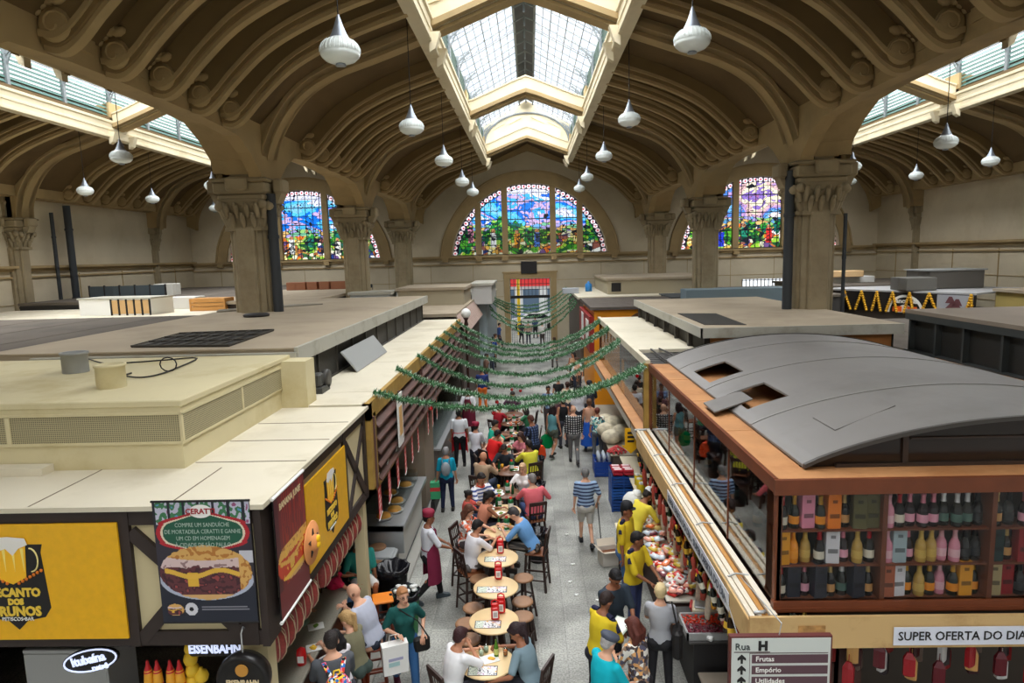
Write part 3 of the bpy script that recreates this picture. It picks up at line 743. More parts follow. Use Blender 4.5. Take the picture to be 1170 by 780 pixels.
# yellow signs
def beer_mug_picture(mb, o, X, Z, s):
    pass
def sign_board(name, label, o, xd, w, h, parts):
    """board with its lower left corner at o, running along xd; parts(root, place) adds the artwork"""
    r = thing(name, label, 'sign'); xd = V(xd); n = V((xd.y, -xd.x, 0))
    if n.dot(V((0, -1, 0))) < 0 and n.dot(V((1, 0, 0))) < .5: n = -n
    m = MB(); m.slab([o, V(o) + xd * w, V(o) + xd * w + V((0, 0, h)), V(o) + V((0, 0, h))], n * .02); m.build('board', m_yellow, r)
    return r, n
def art_poly(name, o, xd, n, pts, d, material, root, lift):
    m = MB(); m.slab([V(o) + V(xd) * x + V((0, 0, z)) + V(n) * lift for x, z in pts], V(n) * d); return m.build(name, material, root)
def beer_art(root, o, xd, n, cx, h, sc):
    """shield with mug and name; cx = centre along the board"""
    W = .52 * sc; bz = h * .1
    sh = [(cx - W, h * .83), (cx + W, h * .83), (cx + W * .93, h * .76), (cx + W * 1.05, h * .28), (cx + W * .85, h * .2), (cx + W * .3, h * .17), (cx, h * .09), (cx - W * .3, h * .17), (cx - W * .85, h * .2), (cx - W * 1.05, h * .28), (cx - W * .93, h * .76)]
    shd = art_poly('shield', o, xd, n, sh, .004, m_black, root, .02)
    g = [(cx - W * .62, h * .82), (cx + W * .5, h * .82), (cx + W * .42, h * .55), (cx, h * .49), (cx - W * .55, h * .55)]
    mug = art_poly('mug', o, xd, n, g, .004, cmat((250, 190, 30), .4), root, .025)
    for k in range(4):
        x = cx - W * .5 + k * W * .28; art_poly('mug_glint', o, xd, n, [(x, h * .8), (x + W * .1, h * .8), (x + W * .06, h * .6)], .003, cmat((255, 230, 120), .4), mug, .03)
    art_poly('foam', o, xd, n, [(cx - W * .68, h * .8), (cx - W * .5, h * .89), (cx, h * .9), (cx + W * .52, h * .885), (cx + W * .58, h * .83), (cx + W * .3, h * .8), (cx + W * .1, h * .74), (cx - W * .1, h * .8), (cx - W * .4, h * .77)], .004, cmat((235, 232, 225), .5), root, .031)
    m = MB(); c0 = V(o) + V(xd) * (cx + W * .62) + V((0, 0, h * .7)) + V(n) * .03
    m.tube([c0 + V(xd) * (cos(a) * W * .22) + V((0, 0, sin(a) * h * .1)) for a in [-1.6 + 3.2 * i / 10 for i in range(11)]], .012 * sc, 6); m.build('mug_handle', cmat((240, 225, 150), .4), mug)
    for sgn in (-1, 1):
        m = MB()
        for k in range(7):
            c1 = V(o) + V(xd) * (cx + sgn * W * (.18 + k * .12)) + V((0, 0, h * (.5 + k * .018))) + V(n) * .03
            m.ell(c1, (.03 * sc, .012, .03 * sc), 0, 6)
        m.build('wheat_ear', cmat((220, 120, 30), .5), root)
    yl = cmat((236, 200, 70), .5)
    for tx, z, s, mt in (('RECANTO', .415, .19, yl), ('DOS', .335, .13, yl), ('BRUNOS', .25, .215, yl), ('PETISCOS•BAR', .185, .085, m_white)):
        text_mesh('lettering', tx, s * sc, mt, shd, V(o) + V(xd) * cx + V((0, 0, h * z)) + V(n) * .026, xd, (0, 0, 1), bold=.006 if mt is yl else 0, sx=.92)
s1, n1 = sign_board('yellow_sign', 'big yellow beer sign facing front with a frothy mug on a black shield', (-6.5, 6.045, 2.6), (1, 0, 0), 2.4, 1.21, None)
beer_art(s1, (-6.5, 6.045, 2.6), V((1, 0, 0)), n1, 1.3, 1.21, .64)
s2, n2 = sign_board('yellow_sign', 'yellow beer sign with a mug shield on the street side of the snack bar', (-2.675, 7.22, 2.66), (0, 1, 0), 1.66, 1.06, None)
beer_art(s2, (-2.675, 7.22, 2.66), V((0, 1, 0)), n2, .92, 1.06, .5)
# posters
def burger(u, v, cx, cy, rx, ry):
    """colours of a stuffed sandwich; None outside"""
    x, y = (u - cx) / rx, (v - cy) / ry
    n = mnoise.noise(V((u * 26, v * 26, 3))) * .5 + mnoise.noise(V((u * 9, v * 30, 9))) * .5
    if x * x + y * y > 1 + n * .12: return None
    if y > .45 + .2 * x * x or x > .72: return (214, 168, 96) if n > -.1 else (180, 118, 52)
    if y > .2 + n * .2: return (214, 190, 188) if n > -.25 else (150, 120, 120)
    if -.12 < y - .12 * sin(x * 5) < .06 and x > -.9: return (226, 180, 70)
    if abs(x + .3) < .12 and -.5 < y < 0: return (222, 176, 60)
    if y < -.82: return (214, 170, 110)
    return (98, 50, 56) if n > 0 else (66, 34, 42) if n > -.25 else (150, 70, 70)
def poster1(u, v):
    q = burger(u, v, .5, .42, .48, .225)
    if q: return q
    # green cartouche with red rim
    x, y = (u - .5) / .46, (v - .75) / .155
    d = (abs(x) ** 2.2 + abs(y) ** 2.2) - (.12 * cos(x * 6) if abs(y) > .5 else 0)
    if d < .8: return (28, 88, 66)
    if d < .9: return (226, 214, 190)
    if d < 1.12: return (176, 30, 44)
    if v > .82:
        k = int(u * 6.5)
        if abs(u * 6.5 - k) < .18: return (30, 34, 44)
        n = mnoise.noise(V((u * 22, v * 22, 2)))
        return [(90, 150, 190), (60, 120, 80), (190, 190, 210), (150, 80, 120)][int((n + 1) * 1.99)]
    x, y = (u - .5) / .49, (v - .36) / .17
    if x * x + y * y < 1: return (176, 184, 204)
    if v < .17 and .06 < u < .24 and v > .06: q = burger(u, v, .14, .11, .09, .05); return q or (28, 32, 44)
    if (u - .31) ** 2 * 1.0 + ((v - .115) * 1.25) ** 2 < .0045: return (214, 214, 222) if (u - .31) ** 2 + ((v - .115) * 1.25) ** 2 > .0005 else (20, 20, 30)
    if .42 < u < .92 and abs(v - .11) < .006 or (.42 < u < .9 and abs(v - .13) < .005): return (130, 130, 140)
    if u > .86 and .5 < v < .6: return (200, 200, 210)
    return (34, 38, 52) if v < .3 else (48, 44, 56)
PW, PH = .95, 1.24
pr = thing('poster', 'poster of a beef sandwich under a green cartouche, hung on the stall front', 'poster')
b = MB(); b.box(-3.71, -3.71 + PW, 6.0, 6.012, 2.78, 2.78 + PH); b.tube([(-3.72, 6.0, 2.79 + PH), (-2.75, 6.0, 2.79 + PH)], .012, 8); b.tube([(-3.72, 6.0, 2.78), (-2.75, 6.0, 2.78)], .01, 8); b.build('banner_sheet', m_dk, pr)
paint_grid('printed_picture', 150, 190, lambda u, v: (-3.71 + u * PW, 5.996, 2.78 + v * PH), poster1, m_pan, pr)
for i, tx in enumerate(('COMPRE UM SANDUÍCHE', 'DE MORTADELA CERATTI E GANHE', 'UM CD EM HOMENAGEM', 'À CIDADE DE SÃO PAULO.')):
    text_mesh('lettering', tx, .06, cmat((170, 190, 178), .5), pr, (-3.235, 5.994, 3.79 - i * .068), (1, 0, 0), (0, 0, 1), depth=.001, sx=.78)
lb = MB(); lb.lathe([(.001, -.004), (.11, -.004), (.11, .004), (.001, .004)], 24, (0, 0, 0), 0, False, 'y'); lb.xf = None
e = lb.build('brand_badge', m_white, pr); e.location = (-3.235, 5.99, 3.93); e.scale = (1, 1, .6)
text_mesh('brand_lettering', 'CERATTI', .075, cmat((160, 30, 40), .5), pr, (-3.235, 5.984, 3.93), (1, 0, 0), (0, 0, 1), depth=.001, bold=.002)
def poster2(u, v):
    q = burger(u, v, .62, .42, .62, .2)
    if q and v < .56:
        return (226, 176, 84) if q[0] > 190 and v > .36 else (200, 60, 30) if q[0] < 110 and v > .3 else (232, 190, 70) if q[0] < 160 else q
    if v < .22: return (112, 34, 44)
    n = mnoise.noise(V((u * 30, v * 3, 3)))
    return (150, 40, 30) if n > .05 and u > .2 else (110, 28, 34) if u > .12 else (74, 20, 34)
pr = thing('poster', 'dark red poster of a filled roll on the street side of the snack bar', 'poster')
b = MB(); b.box(-2.62, -2.61, 6.2, 7.06, 2.66, 3.95); b.tube([(-2.61, 6.18, 3.96), (-2.61, 7.08, 3.96)], .018, 8, 1); b.tube([(-2.61, 6.18, 2.65), (-2.61, 7.08, 2.65)], .018, 8, 1); b.build('banner_sheet', [m_dk, m_white], pr)
paint_grid('printed_picture', 60, 90, lambda u, v: (-2.605, 6.2 + u * .86, 2.67 + v * 1.27), poster2, m_pan, pr)
text_mesh('lettering', 'BANANA JUNIE', .1, cmat((225, 205, 160), .5), pr, (-2.6, 6.63, 3.82), (0, 1, 0), (0, 0, 1), depth=.001, sx=.9, bold=.002)
# straw hat ornament with a star
h = thing('hat_ornament', 'round straw hat ornament with black star and yellow flower between the signs', 'ornament', (-2.6, 7.14, 3.08))
b = MB(); b.lathe([(.001, 0), (.235, 0), (.25, .01), (.24, .025), (.1, .03), (.09, .08), (.001, .09)], 28, (0, 0, 0), 0, True, 'x'); b.build('brim', cmat((226, 150, 92), .7), h)
b = MB(); pts = []
for k in range(10): a = pi / 2 + k * pi / 5; r = .17 if k % 2 == 0 else .07; pts.append((cos(a) * r, sin(a) * r))
b.prism(pts, 'x', .03, .04); b.build('star', m_black, h)
b = MB()
for dz in (0, .07): b.ell((.09, 0, dz - .02), (.03, .045, .045), 0, 8)
b.build('flower', cmat((250, 200, 30), .5), h)
# lit signs in the stall front
def lit(name, label, x, z, w, hgt, texts):
    r = thing(name, label, 'sign'); m = MB(); m.box(x, x + w, 6.2, 6.26, z, z + hgt, bev=.03); m.build('sign_case', m_black, r)
    for tx, s, dz, mt, sx in texts: text_mesh('lettering', tx, s, mt, r, (x + w / 2, 6.195, z + hgt / 2 + dz), (1, 0, 0), (0, 0, 1), bold=.004, sx=sx)
    return r
m_litw = mat('lit_letters', (205, 215, 245), .5, emit=.9)
lit('light_sign', 'illuminated blue-white lettering sign on a black box, under the sandwich poster', -3.62, 2.27, .58, .2, [('EISENBAHN', .14, 0, m_litw, .75)])
r = lit('light_sign', 'oval illuminated script sign on the stall front, in black and white', -4.8, 2.16, .05, .05, [])
b = MB(); b.prism([(cos(a) * .3 * 1.0, sin(a) * .13 + cos(a) * .05) for a in [2 * pi * k / 24 for k in range(24)]], 'y', 0, .03); o = b.build('oval_plate', m_black, r); o.location = (-4.62, 6.16, 2.28)
b = MB(); b.tube([(cos(a) * .28, -.005, sin(a) * .115 + cos(a) * .05) for a in [2 * pi * k / 24 for k in range(25)]], .009, 6); o = b.build('oval_rim', m_litw, r); o.location = (-4.62, 6.16, 2.28)
text_mesh('lettering', 'Itubaína', .13, m_litw, r, (-4.64, 6.155, 2.29), V((1, 0, .22)), V((-.22, 0, 1)), bold=.005, sx=.9)
text_mesh('lettering', 'retrô', .085, m_litw, r, (-4.52, 6.155, 2.21), V((1, 0, .22)), V((-.22, 0, 1)), bold=.003)
# round barrel sign
r = thing('round_sign', 'round black barrel-head beer sign hanging by the corner post', 'sign', (-2.93, 5.97, 2.215))
b = MB(); b.lathe([(.001, -.05), (.2, -.05), (.235, -.075), (.26, -.06), (.265, 0), (.25, .07), (.001, .07)], 36, (0, 0, 0), 0, True, 'y'); b.build('drum', mat('black_gloss', (28, 26, 26), .3), r)
b = MB(); b.lathe([(.001, -.008), (.062, -.008), (.066, 0), (.001, .0)], 20, (0, -.052, .1), 0, False, 'y'); b.build('emblem', cmat((196, 140, 60), .4), r)
text_mesh('lettering', 'EISENBAHN', .075, cmat((225, 205, 165), .5), r, (0, -.056, -.03), (1, 0, 0), (0, 0, 1), bold=.002, sx=.85)
text_mesh('lettering', 'CERVEJARIA', .03, cmat((225, 205, 165), .5), r, (0, -.056, -.09), (1, 0, 0), (0, 0, 1))
b = MB(); b.tube([(0, .1, .45), (0, .05, .5), (0, 0, .46), (0, 0, .24)], .008, 6); b.build('hook', m_inox, r)
# freezer, cheeses, sauce bags inside the front
r = thing('display_freezer', 'stainless steel box behind the snack bar front, beneath the yellow sign', 'appliance', (-5.3, 6.9, 0)); b = MB(); b.box(-.5, .45, -.2, .35, 0, 2.02, bev=.02); b.build('casing', m_inox, r); b = MB(); b.box(-.48, .43, -.22, .3, 2.02, 2.07, bev=.01); b.build('lid', m_inox, r)
for i, (x, y, z, rx_, nm, rgb) in enumerate([(-3.86, 6.35, 2.02, .08, 'red and yellow sauce bottle pair', (225, 60, 30)), (-4.1, 6.35, 2.02, .08, 'red and yellow', (225, 60, 30))]):
    g = thing('squeeze_bottle', ['red and yellow squeeze bottles hanging beside the yellow cheeses', 'red and yellow squeeze bottles hanging nearer the oval sign'][i], 'bottle', (x, y, z))
    for s in (-1, 1):
        b = MB(); b.lathe([(.001, -.25), (.045, -.24), (.05, -.1), (.04, .02), (.02, .06), (.012, .12), (.001, .12)], 12, (s * .05, 0, 0)); b.build('bottle_body', cmat((236, 170, 50), .35), g)
        b = MB(); b.lathe([(.052, -.24), (.054, -.14), (.051, -.12)], 12, (s * .05, 0, 0), cap=False); b.build('label_band', cmat((200, 30, 36), .4), g); b = MB(); b.lathe([(.045, .0), (.02, .08), (.013, .13)], 12, (s * .05, 0, 0), cap=False); b.build('red_nozzle', cmat((200, 30, 36), .4), g)
for i, (dx, dz) in enumerate(((0, 0), (.01, -.13), (0, -.25), (.1, -.2), (.02, .12))):
    b = MB(); b.lathe([(.001, -.07), (.06, -.05), (.075, 0), (.06, .05), (.015, .08), (.02, .1), (.001, .1)], 14); o = tag(b.build('hanging_cheese', cmat((238, 196, 50), .5)), 'yellow hanging cheese inside the snack bar front, beside the lit sign', 'cheese', 'yellow cheeses strung up in the snack bar'); o.location = (-3.72 + dx, 6.42, 2.12 + dz)
# mortadella hanging along the counter side
mort = MB(); prof = [(.001, -.2), (.07, -.18), (.12, -.1), (.135, 0), (.12, .1), (.07, .18), (.02, .2), (.01, .24), (.001, .24)]; mort.lathe(prof, 14)
for k in range(8): a = 2 * pi * k / 8; mort.tube([(cos(a) * (r_ + .004), sin(a) * (r_ + .004), z_) for r_, z_ in prof[1:7]], .006, 4, 1)
mort0 = None; m_mort = mat('mortadella_skin', (150, 62, 58), .45, var=.2, vscale=30)
for k in range(12):
    y = 6.55 + k * .27 if k < 5 else 6.55 + k * .27 + .25
    if mort0 is None: mort0 = o = tag(mort.build('mortadella', [m_mort, cmat((210, 190, 160), .7)]), cat='sausage')
    else: o = dup(mort0)
    o.location = (-2.86, y, 2.2); o['group'] = 'mortadellas hung over the snack bar counter'
    o['label'] = 'netted pink mortadella in the row under the street side beam of the snack bar'
# pipes & cable on roof
for (px, py, lab, mt, s) in ((128, 432, 'short cream vent pipe stub standing on the upper roof box', m_boxc, 1), (87, 415, 'short grey vent pipe stub standing on the upper roof box', m_grey, .95)):
    q = P(px, py + 10, Z=4.78); b = MB(); b.lathe([(.17, 0), (.17, .26), (.185, .27), (.185, .3), (.15, .3), (.15, .05), (.001, .05)], 28)
    o = tag(b.build('vent_pipe', mt), lab, 'vent pipe'); o.location = (q.x, q.y, 4.778)
pts = [P(x, y, Z=4.8) for x, y in ((98, 409), (120, 415), (150, 414), (190, 411), (225, 409), (200, 421), (180, 428), (160, 431), (143, 429), (150, 426))]
b = MB(); b.tube(smooth_pts(pts, 4), .012, 6); b.tube([P(193, 424, Z=4.8) + V((cos(a) * .12, 0, .1 + sin(a) * .1)) for a in [2 * pi * k / 12 for k in range(13)]], .01, 5)
tag(b.build('electric_cable', m_black), 'loose black cable looping over the cream roof box between the vent stubs', 'cable')

# ---- second stall, dusty slab roof with mesh sides and slatted awning
L2 = thing('slatted_awning_stall', 'long stall with dusty slab roof, dark mesh sides and brown slatted awning', 'market stall')
b = MB(); b.box(-9.3, -3.96, 10.75, 24.6, 4.66, 4.84, 0); b.box(-9.3, -3.9, 10.73, 24.7, 4.845, 4.87, 0)
b.build('slab_roof', m_roofg, L2)
b = MB(); b.box(-3.95, -3.88, 10.7, 24.7, 4.62, 4.88, 0); b.box(-8.4, -3.9, 10.62, 10.72, 4.55, 4.8, 0); b.box(-9.5, -8.42, 10.6, 10.72, 4.35, 4.6); b.build('slab_edge', m_edge, L2)
b = MB(); q = [P(x, y, Z=4.872) for x, y in ((150, 397), (262, 396), (313, 378), (205, 382))]; b.slab([(q[0].x, q[0].y, 4.872), (q[1].x, q[1].y, 4.872), (q[2].x, q[2].y, 4.872), (q[3].x, q[3].y, 4.872)], (0, 0, .012)); b.build('roof_opening', m_mesh, L2)
gb = MB()
for k in range(9):
    t_ = k / 8; a = q[0].lerp(q[1], t_); c_ = q[3].lerp(q[2], t_); gb.bar((a.x, a.y, 4.9), (c_.x, c_.y, 4.9), .02, .02)
for t_ in (0, .33, .66, 1): a = q[0].lerp(q[3], t_); c_ = q[1].lerp(q[2], t_); gb.bar((a.x, a.y, 4.9), (c_.x, c_.y, 4.9), .03, .03)
gb.build('roof_grid', cmat((70, 66, 60), .6), L2)
b = MB(); b.box(-4.1, -4.02, 10.7, 24.2, 4.0, 4.64); b.build('mesh_side', m_mesh, L2)
each('side_post', cmat((64, 60, 54), .6), L2, [(-4.02, -3.98, 10.8 + k * 1.2, 10.84 + k * 1.2, 4.0, 4.64) for k in range(12)])
b = MB(); b.box(-4.02, -3.97, 10.7, 24.2, 3.98, 4.03); b.box(-4.02, -3.98, 10.7, 24.2, 4.58, 4.64); b.build('side_rail', cmat((64, 60, 54), .6), L2)
b = MB(); b.box(-12, -2.66, 10.22, 24.3, 3.9, 4.0)
for y in (11.2, 14.5, 18, 21): b.box(-4, -2.66, y, y + .01, 4.0, 4.004)
b.build('lower_roof', m_roofc, L2)
b = MB(); b.box(-2.7, -2.62, 10.22, 24.3, 3.72, 4.01); b.box(-2.74, -2.62, 10.22, 10.38, 2.5, 4.0); b.box(-2.74, -2.62, 10.44, 10.6, 2.5, 3.8); b.box(-2.8, -2.62, 10.22, 24.3, 2.5, 2.58); b.build('ochre_board', m_ochre, L2)
b = MB()
for k in range(5):
    z = 3.66 - k * .23; b.slab([(-2.78, 10.65, z), (-2.58, 10.65, z - .17), (-2.58, 24.2, z - .17), (-2.78, 24.2, z)], (0, 0, .03))
for y in (10.38, 12.4, 15.2, 18.6, 22): b.box(-2.66, -2.6, y, y + .09, 2.55, 3.75)
b.box(-2.95, -2.85, 10.3, 24.2, 2.5, 3.9)
b.build('awning_slat', m_brown, L2)
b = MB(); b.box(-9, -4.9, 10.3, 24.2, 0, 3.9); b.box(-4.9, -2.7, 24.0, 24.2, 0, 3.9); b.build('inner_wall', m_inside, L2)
# leaning grey board + motor on the lower roof
b = MB(); q = [P(408, 421, X=-3.55), P(441, 395, X=-3.55)]; b.slab([(-3.6, 13.2, 4.0), (-3.6, 16.0, 4.0), (-3.92, 16.0, 4.42), (-3.92, 13.2, 4.42)], (.02, 0, .02)); tag(b.build('leaning_board', m_grey), 'grey board leaning on the mesh side above the slatted stall', 'board')
r = thing('roof_motor', 'dark extractor motor with pulley wheel at the mesh side of the roof', 'machine', (-3.75, 11.4, 4.0))
b = MB(); b.box(-.12, .1, -.3, .15, 0, .1); b.box(-.1, .05, -.25, 0, .1, .34, bev=.03); b.build('motor_body', cmat((70, 70, 66), .6), r)
b = MB(); b.lathe([(.05, -.05), (.16, -.05), (.17, 0), (.16, .05), (.05, .05)], 20, (.05, .12, .2), axis='x'); b.build('pulley', cmat((60, 58, 54), .5), r)
# narrow white banner on the awning and hanging red and white banners below
def street_banner(x, y, z, w, hgt, rgb, label, grp, stripes=True, proto=[None]):
    if proto[0] is None:
        rr = thing('hanging_banner', label, 'banner', (0, 0, 0)); m = MB(); m.box(-.18, .18, -.004, .004, -.7, 0); m.build('sheet', cmat((214, 60, 66), .5), rr)
        m = MB(); m.tube([(-.2, 0, 0), (.2, 0, 0)], .012, 6); m.tube([(-.2, 0, -.7), (.2, 0, -.7)], .012, 6); m.build('rod', m_white, rr)
        m = MB()
        for k in range(7): m.box(-.15, -.15 + .1 + .2 * ((k * 37) % 10) / 10, -.008, .008, -.08 - k * .09, -.05 - k * .09)
        m.build('printed_line', cmat((236, 214, 206), .5), rr); proto[0] = rr
    else: rr = dup(proto[0])
    rr.location = (x, y, z); rr.rotation_euler = (0, 0, pi / 2 + .12); rr['label'] = label; rr['group'] = grp; rr.scale = (w / .36, 1, hgt / .7)
for k in range(9):
    y = 10.75 + k * .78 + (.7 if k > 5 else 0)
    lab = 'red and white printed banner hung below the slatted awning over the display counter'
    street_banner(-2.66, y, 2.66, .4, .74, None, lab, 'red and white banners under the slatted awning')
b = MB(); b.box(-2.56, -2.54, 12.0, 12.45, 2.75, 3.75); b.box(-2.545, -2.53, 12.1, 12.35, 2.95, 3.5, 1); tag(b.build('white_banner', [m_white, cmat((214, 170, 110), .6)]), 'tall narrow white banner on the slatted awning near its ochre end post', 'banner')
# display counter, bin, awning of stall two
r = thing('display_counter', 'white display counter with glass top and food trays under the hanging banners', 'counter')
b = MB(); b.box(-3.6, -2.75, 12.4, 15.2, .0, .95); b.build('counter_body', cmat((206, 204, 196), .6), r)
b = MB(); b.box(-3.65, -2.62, 12.3, 15.3, 1.0, 1.04); b.box(-3.65, -2.62, 12.3, 12.36, .5, 1.04); b.box(-3.65, -2.62, 12.3, 15.3, .95, 1.0); b.build('counter_top', m_inox, r)
b = MB(); b.box(-3.5, -2.8, 13.0, 15.1, 1.04, 1.3); b.build('glass_case', clearglass(), r)
for i, (x, y) in enumerate(((-3.1, 12.75), (-2.95, 13.1), (-3.0, 13.6), (-3.25, 14.1), (-3.0, 14.6))):
    b = MB(); b.lathe([(.001, 0), (.16, 0), (.19, .05), (.17, .05), (.001, .04)], 16); b.lathe([(.15, .04), (.13, .1), (.001, .13)], 12, mi=1)
    o = tag(b.build('food_tray', [m_inox, cmat((222, 160, 70), .6)]), 'golden pastries on a tray in the display counter', 'food', 'trays in the display counter'); o.location = (x, y, 1.04)
def lidded_bin(x, y, label):
    r = thing('trash_bin', label, 'bin', (x, y, 0)); b = MB()
    b.loft([[(sx * w_, sy * w_ * .9, z) for sx, sy in ((-1, -1), (1, -1), (1, 1), (-1, 1))] for w_, z in ((.19, .03), (.25, .62))]); b.build('bin_body', cmat((200, 200, 196), .5), r)
    b = MB(); b.box(-.28, .28, -.26, .26, .62, .68, bev=.02); b.box(-.24, .24, -.22, .22, .68, .72, bev=.03); b.build('bin_lid', cmat((176, 180, 180), .5), r); b = MB(); b.box(-.18, .18, -.26, -.2, 0, .1, bev=.02); b.build('pedal', m_dk, r)
lidded_bin(-2.98, 11.9, 'white pedal bin with grey lid at the end of the display counter')
b = MB(); b.box(-4.9, -2.72, 6.2, 24.2, .0, .03); tag(b.build('trim_4', cmat((62, 64, 66), .5)), kind='structure')
b = MB(); b.box(-2.72, -2.5, 6.3, 44, 0, .05, bev=.01); tag(b.build('trim_5', cmat((150, 148, 140), .6)), kind='structure')
# wall slab beyond the counter (stone column base of the stall)
b = MB(); b.box(-3.5, -2.75, 15.9, 17.4, 0, 2.4); tag(b.build('stall_partition_wall', cmat((150, 134, 116), .7)), kind='structure')
b = MB(); b.box(-2.6, -2.5, 15.6, 24.2, 0, .28); tag(b.build('trim_6', m_dk), kind='structure')
# second row of display counters farther on
r = thing('display_counter', 'grey display counter past the stone partition on the left side of the street', 'counter')
b = MB(); b.box(-3.6, -2.7, 17.8, 23.6, 0, .95); b.build('counter_body', cmat((120, 112, 106), .6), r); b = MB(); b.box(-3.65, -2.6, 17.7, 23.7, .95, 1.0); b.build('counter_top', m_inox, r); b = MB(); b.box(-3.4, -2.75, 17.9, 23.4, 1.0, 1.35); b.build('glass_case', clearglass(), r)

# ---- farther left stalls
def hut(name, label, x0, x1, y0, y1, z, rmat, wmat, over=.1, th=.12, base=0):
    r = thing(name, label, 'market stall'); b = MB(); b.box(x0 - over, x1 + over, y0 - over, y1 + over, z - th, z)
    nx = max(1, int((x1 - x0) / 1.6)); 
    for k in range(1, nx): b.box(x0 + k * (x1 - x0) / nx, x0 + k * (x1 - x0) / nx + .02, y0 - over, y1 + over, z, z + .006)
    b.build('roof', rmat, r); b = MB(); b.box(x0, x1, y0, y1, base, z - th); b.box(x0 - .02, x1 + .02, y0 - .02, y1 + .02, z - th - .12, z - th - .04); b.build('body', wmat, r); return r
r = hut('shingle_roof_stall', 'grey shingle-roofed stall with a sloping pinkish awning, past the slatted stall', -8, -2.95, 25, 33.5, 4.15, m_roofg, m_inside)
b = MB()
for k in range(14):
    y = 25 + k * .6; b.slab([(-2.9, y, 4.15), (-2.45, y, 3.35), (-2.45, y + .56, 3.35), (-2.9, y + .56, 4.15)], (-.03, 0, -.02))
b.build('sloping_awning', mat('pinkish_boards', (182, 158, 146), .7, var=.1, vscale=4), r)
b = MB(); b.box(-2.75, -2.66, 25, 33.4, 0, 3.3); b.build('shop_front', cmat((84, 72, 66), .6), r)
hut('white_box_stall', 'pale stall with greenish-grey roof box close to the back wall on the left', -9.6, -3.1, 34.2, 40.5, 4.3, m_edge, mat('pale_box', (168, 160, 140), .8), base=3.6)
hut('white_stall', 'bluish white stall end standing beside the street on the far left', -3.0, -2.3, 34, 44, 4.1, m_roofc, cmat((150, 162, 166), .7))
r = hut('roof_box', 'beige roof box lying across the far left stalls', -6.0, -3.0, 29.6, 33.0, 4.95, m_roofg, mat('beige_box', (170, 160, 136), .8), base=4.15); r['category'] = 'roof box'
r = hut('roof_box', 'white roof box next to the big beige one, nearer the street', -2.95, -1.95, 33, 37, 4.95, m_edge, cmat((190, 190, 186), .7), base=3.9); r['category'] = 'roof box'
r = hut('roof_box', 'small grey-white container on the roof left of the beige box', -8.0, -6.25, 29, 30.5, 4.85, m_edge, cmat((176, 182, 186), .7), base=4.15); r['category'] = 'roof box'
hut('flat_roof_stall', 'dark-edged flat stall roof in front of the left stained window', -13.5, -8.8, 26.5, 36, 4.75, m_roofg, cmat((64, 54, 50), .7), over=.15)
hut('low_roof_stall', 'wide low stall with a dark dusty roof in the left aisle', -22, -9.4, 12.2, 19.8, 4.72, m_roofd, cmat((50, 46, 44), .8), over=.2)
hut('corner_stall', 'grey flat roofed stall in the far left corner behind the wooden cabinet', -23.3, -14, 29.3, 44, 4.72, m_roofd, cmat((60, 58, 54), .8), over=.05)
hut('low_roof_stall', 'dim flat roofed stall along the left side wall', -23.3, -11.5, 21, 29, 4.4, m_roofc, cmat((110, 104, 96), .8), over=.15)
# things on the left roofs
r = thing('wooden_cabinet', 'long white-topped cabinet with wooden door panels on the left aisle roof', 'cabinet', (-14.7, 25.2, 4.4)); r.rotation_euler = (0, 0, -.12)
b = MB(); b.box(-2.9, .2, -.4, .9, 0, .62); b.build('body', m_white, r); b = MB(); b.box(-2.95, .25, -.45, .95, .62, .68); b.build('cabinet_top', m_edge, r)
for k in range(5):
    b = MB(); b.box(-1.45 + k * .33, -1.2 + k * .33, -.43, -.39, .06, .58); b.build('door_panel', cmat((206, 168, 116), .6), r)
b = MB()
for k in range(6): b.box(-1.53 + k * .33, -1.47 + k * .33, -.44, -.39, 0, .62)
b.build('dark_strip', m_dk, r)
def crate(px, py, Z, w, d, h, rgb, label, cat='crate', name='crate', slats=True, Y=None):
    q = P(px, py, Z=Z) if Y is None else P(px, py, Y=Y); b = MB()
    if slats:
        for sx, sy in ((-1, -1), (1, -1), (1, 1), (-1, 1)): b.box(sx * w / 2 - .03, sx * w / 2 + .03, sy * d / 2 - .03, sy * d / 2 + .03, 0, h)
        b.box(-w / 2, w / 2, -d / 2, d / 2, 0, .04); b.box(-w / 2, w / 2, -d / 2, d / 2, h - .03, h)
        for k in range(3):
            z0 = .03 + k * (h - .04) / 3; z1 = z0 + (h - .04) / 3 - .02
            b.box(-w / 2, w / 2, -d / 2 - .01, -d / 2 + .01, z0, z1); b.box(-w / 2, w / 2, d / 2 - .01, d / 2 + .01, z0, z1); b.box(-w / 2 - .01, -w / 2 + .01, -d / 2, d / 2, z0, z1); b.box(w / 2 - .01, w / 2 + .01, -d / 2, d / 2, z0, z1)
    else:
        b.box(-w / 2, w / 2, -d / 2, d / 2, 0, h, bev=.02); b.box(-w / 2 - .01, w / 2 + .01, -.04, .04, h * .0, h + .005)
    r = tag(b.build(name, cmat(rgb, .7)), label, cat); r.location = (q.x, q.y, Z); return r
crate(243, 354, 4.4, 1.4, .8, .5, (206, 150, 84), 'orange wooden crate on the left roof near the big column', slats=True)
crate(208, 352, 4.4, 1.7, .9, .5, (206, 204, 198), 'white flat carton between the wooden cabinet and the orange crate', 'box', 'carton', False)
crate(192, 337, 4.72, 1.0, .8, .6, (214, 212, 202), 'small white unit standing against the left side wall', 'appliance', 'roof_unit', False)
for k, (px, py) in enumerate(((335, 331), (345, 330), (358, 329), (372, 328), (385, 327), (396, 326))):
    crate(px, py, 4.75, .55, .5, .42, (150, 98, 70), 'brown cardboard box in the row beneath the left stained window', 'box', 'cardboard_box', False, 35.2)['group'] = 'cardboard boxes in a row under the left window'
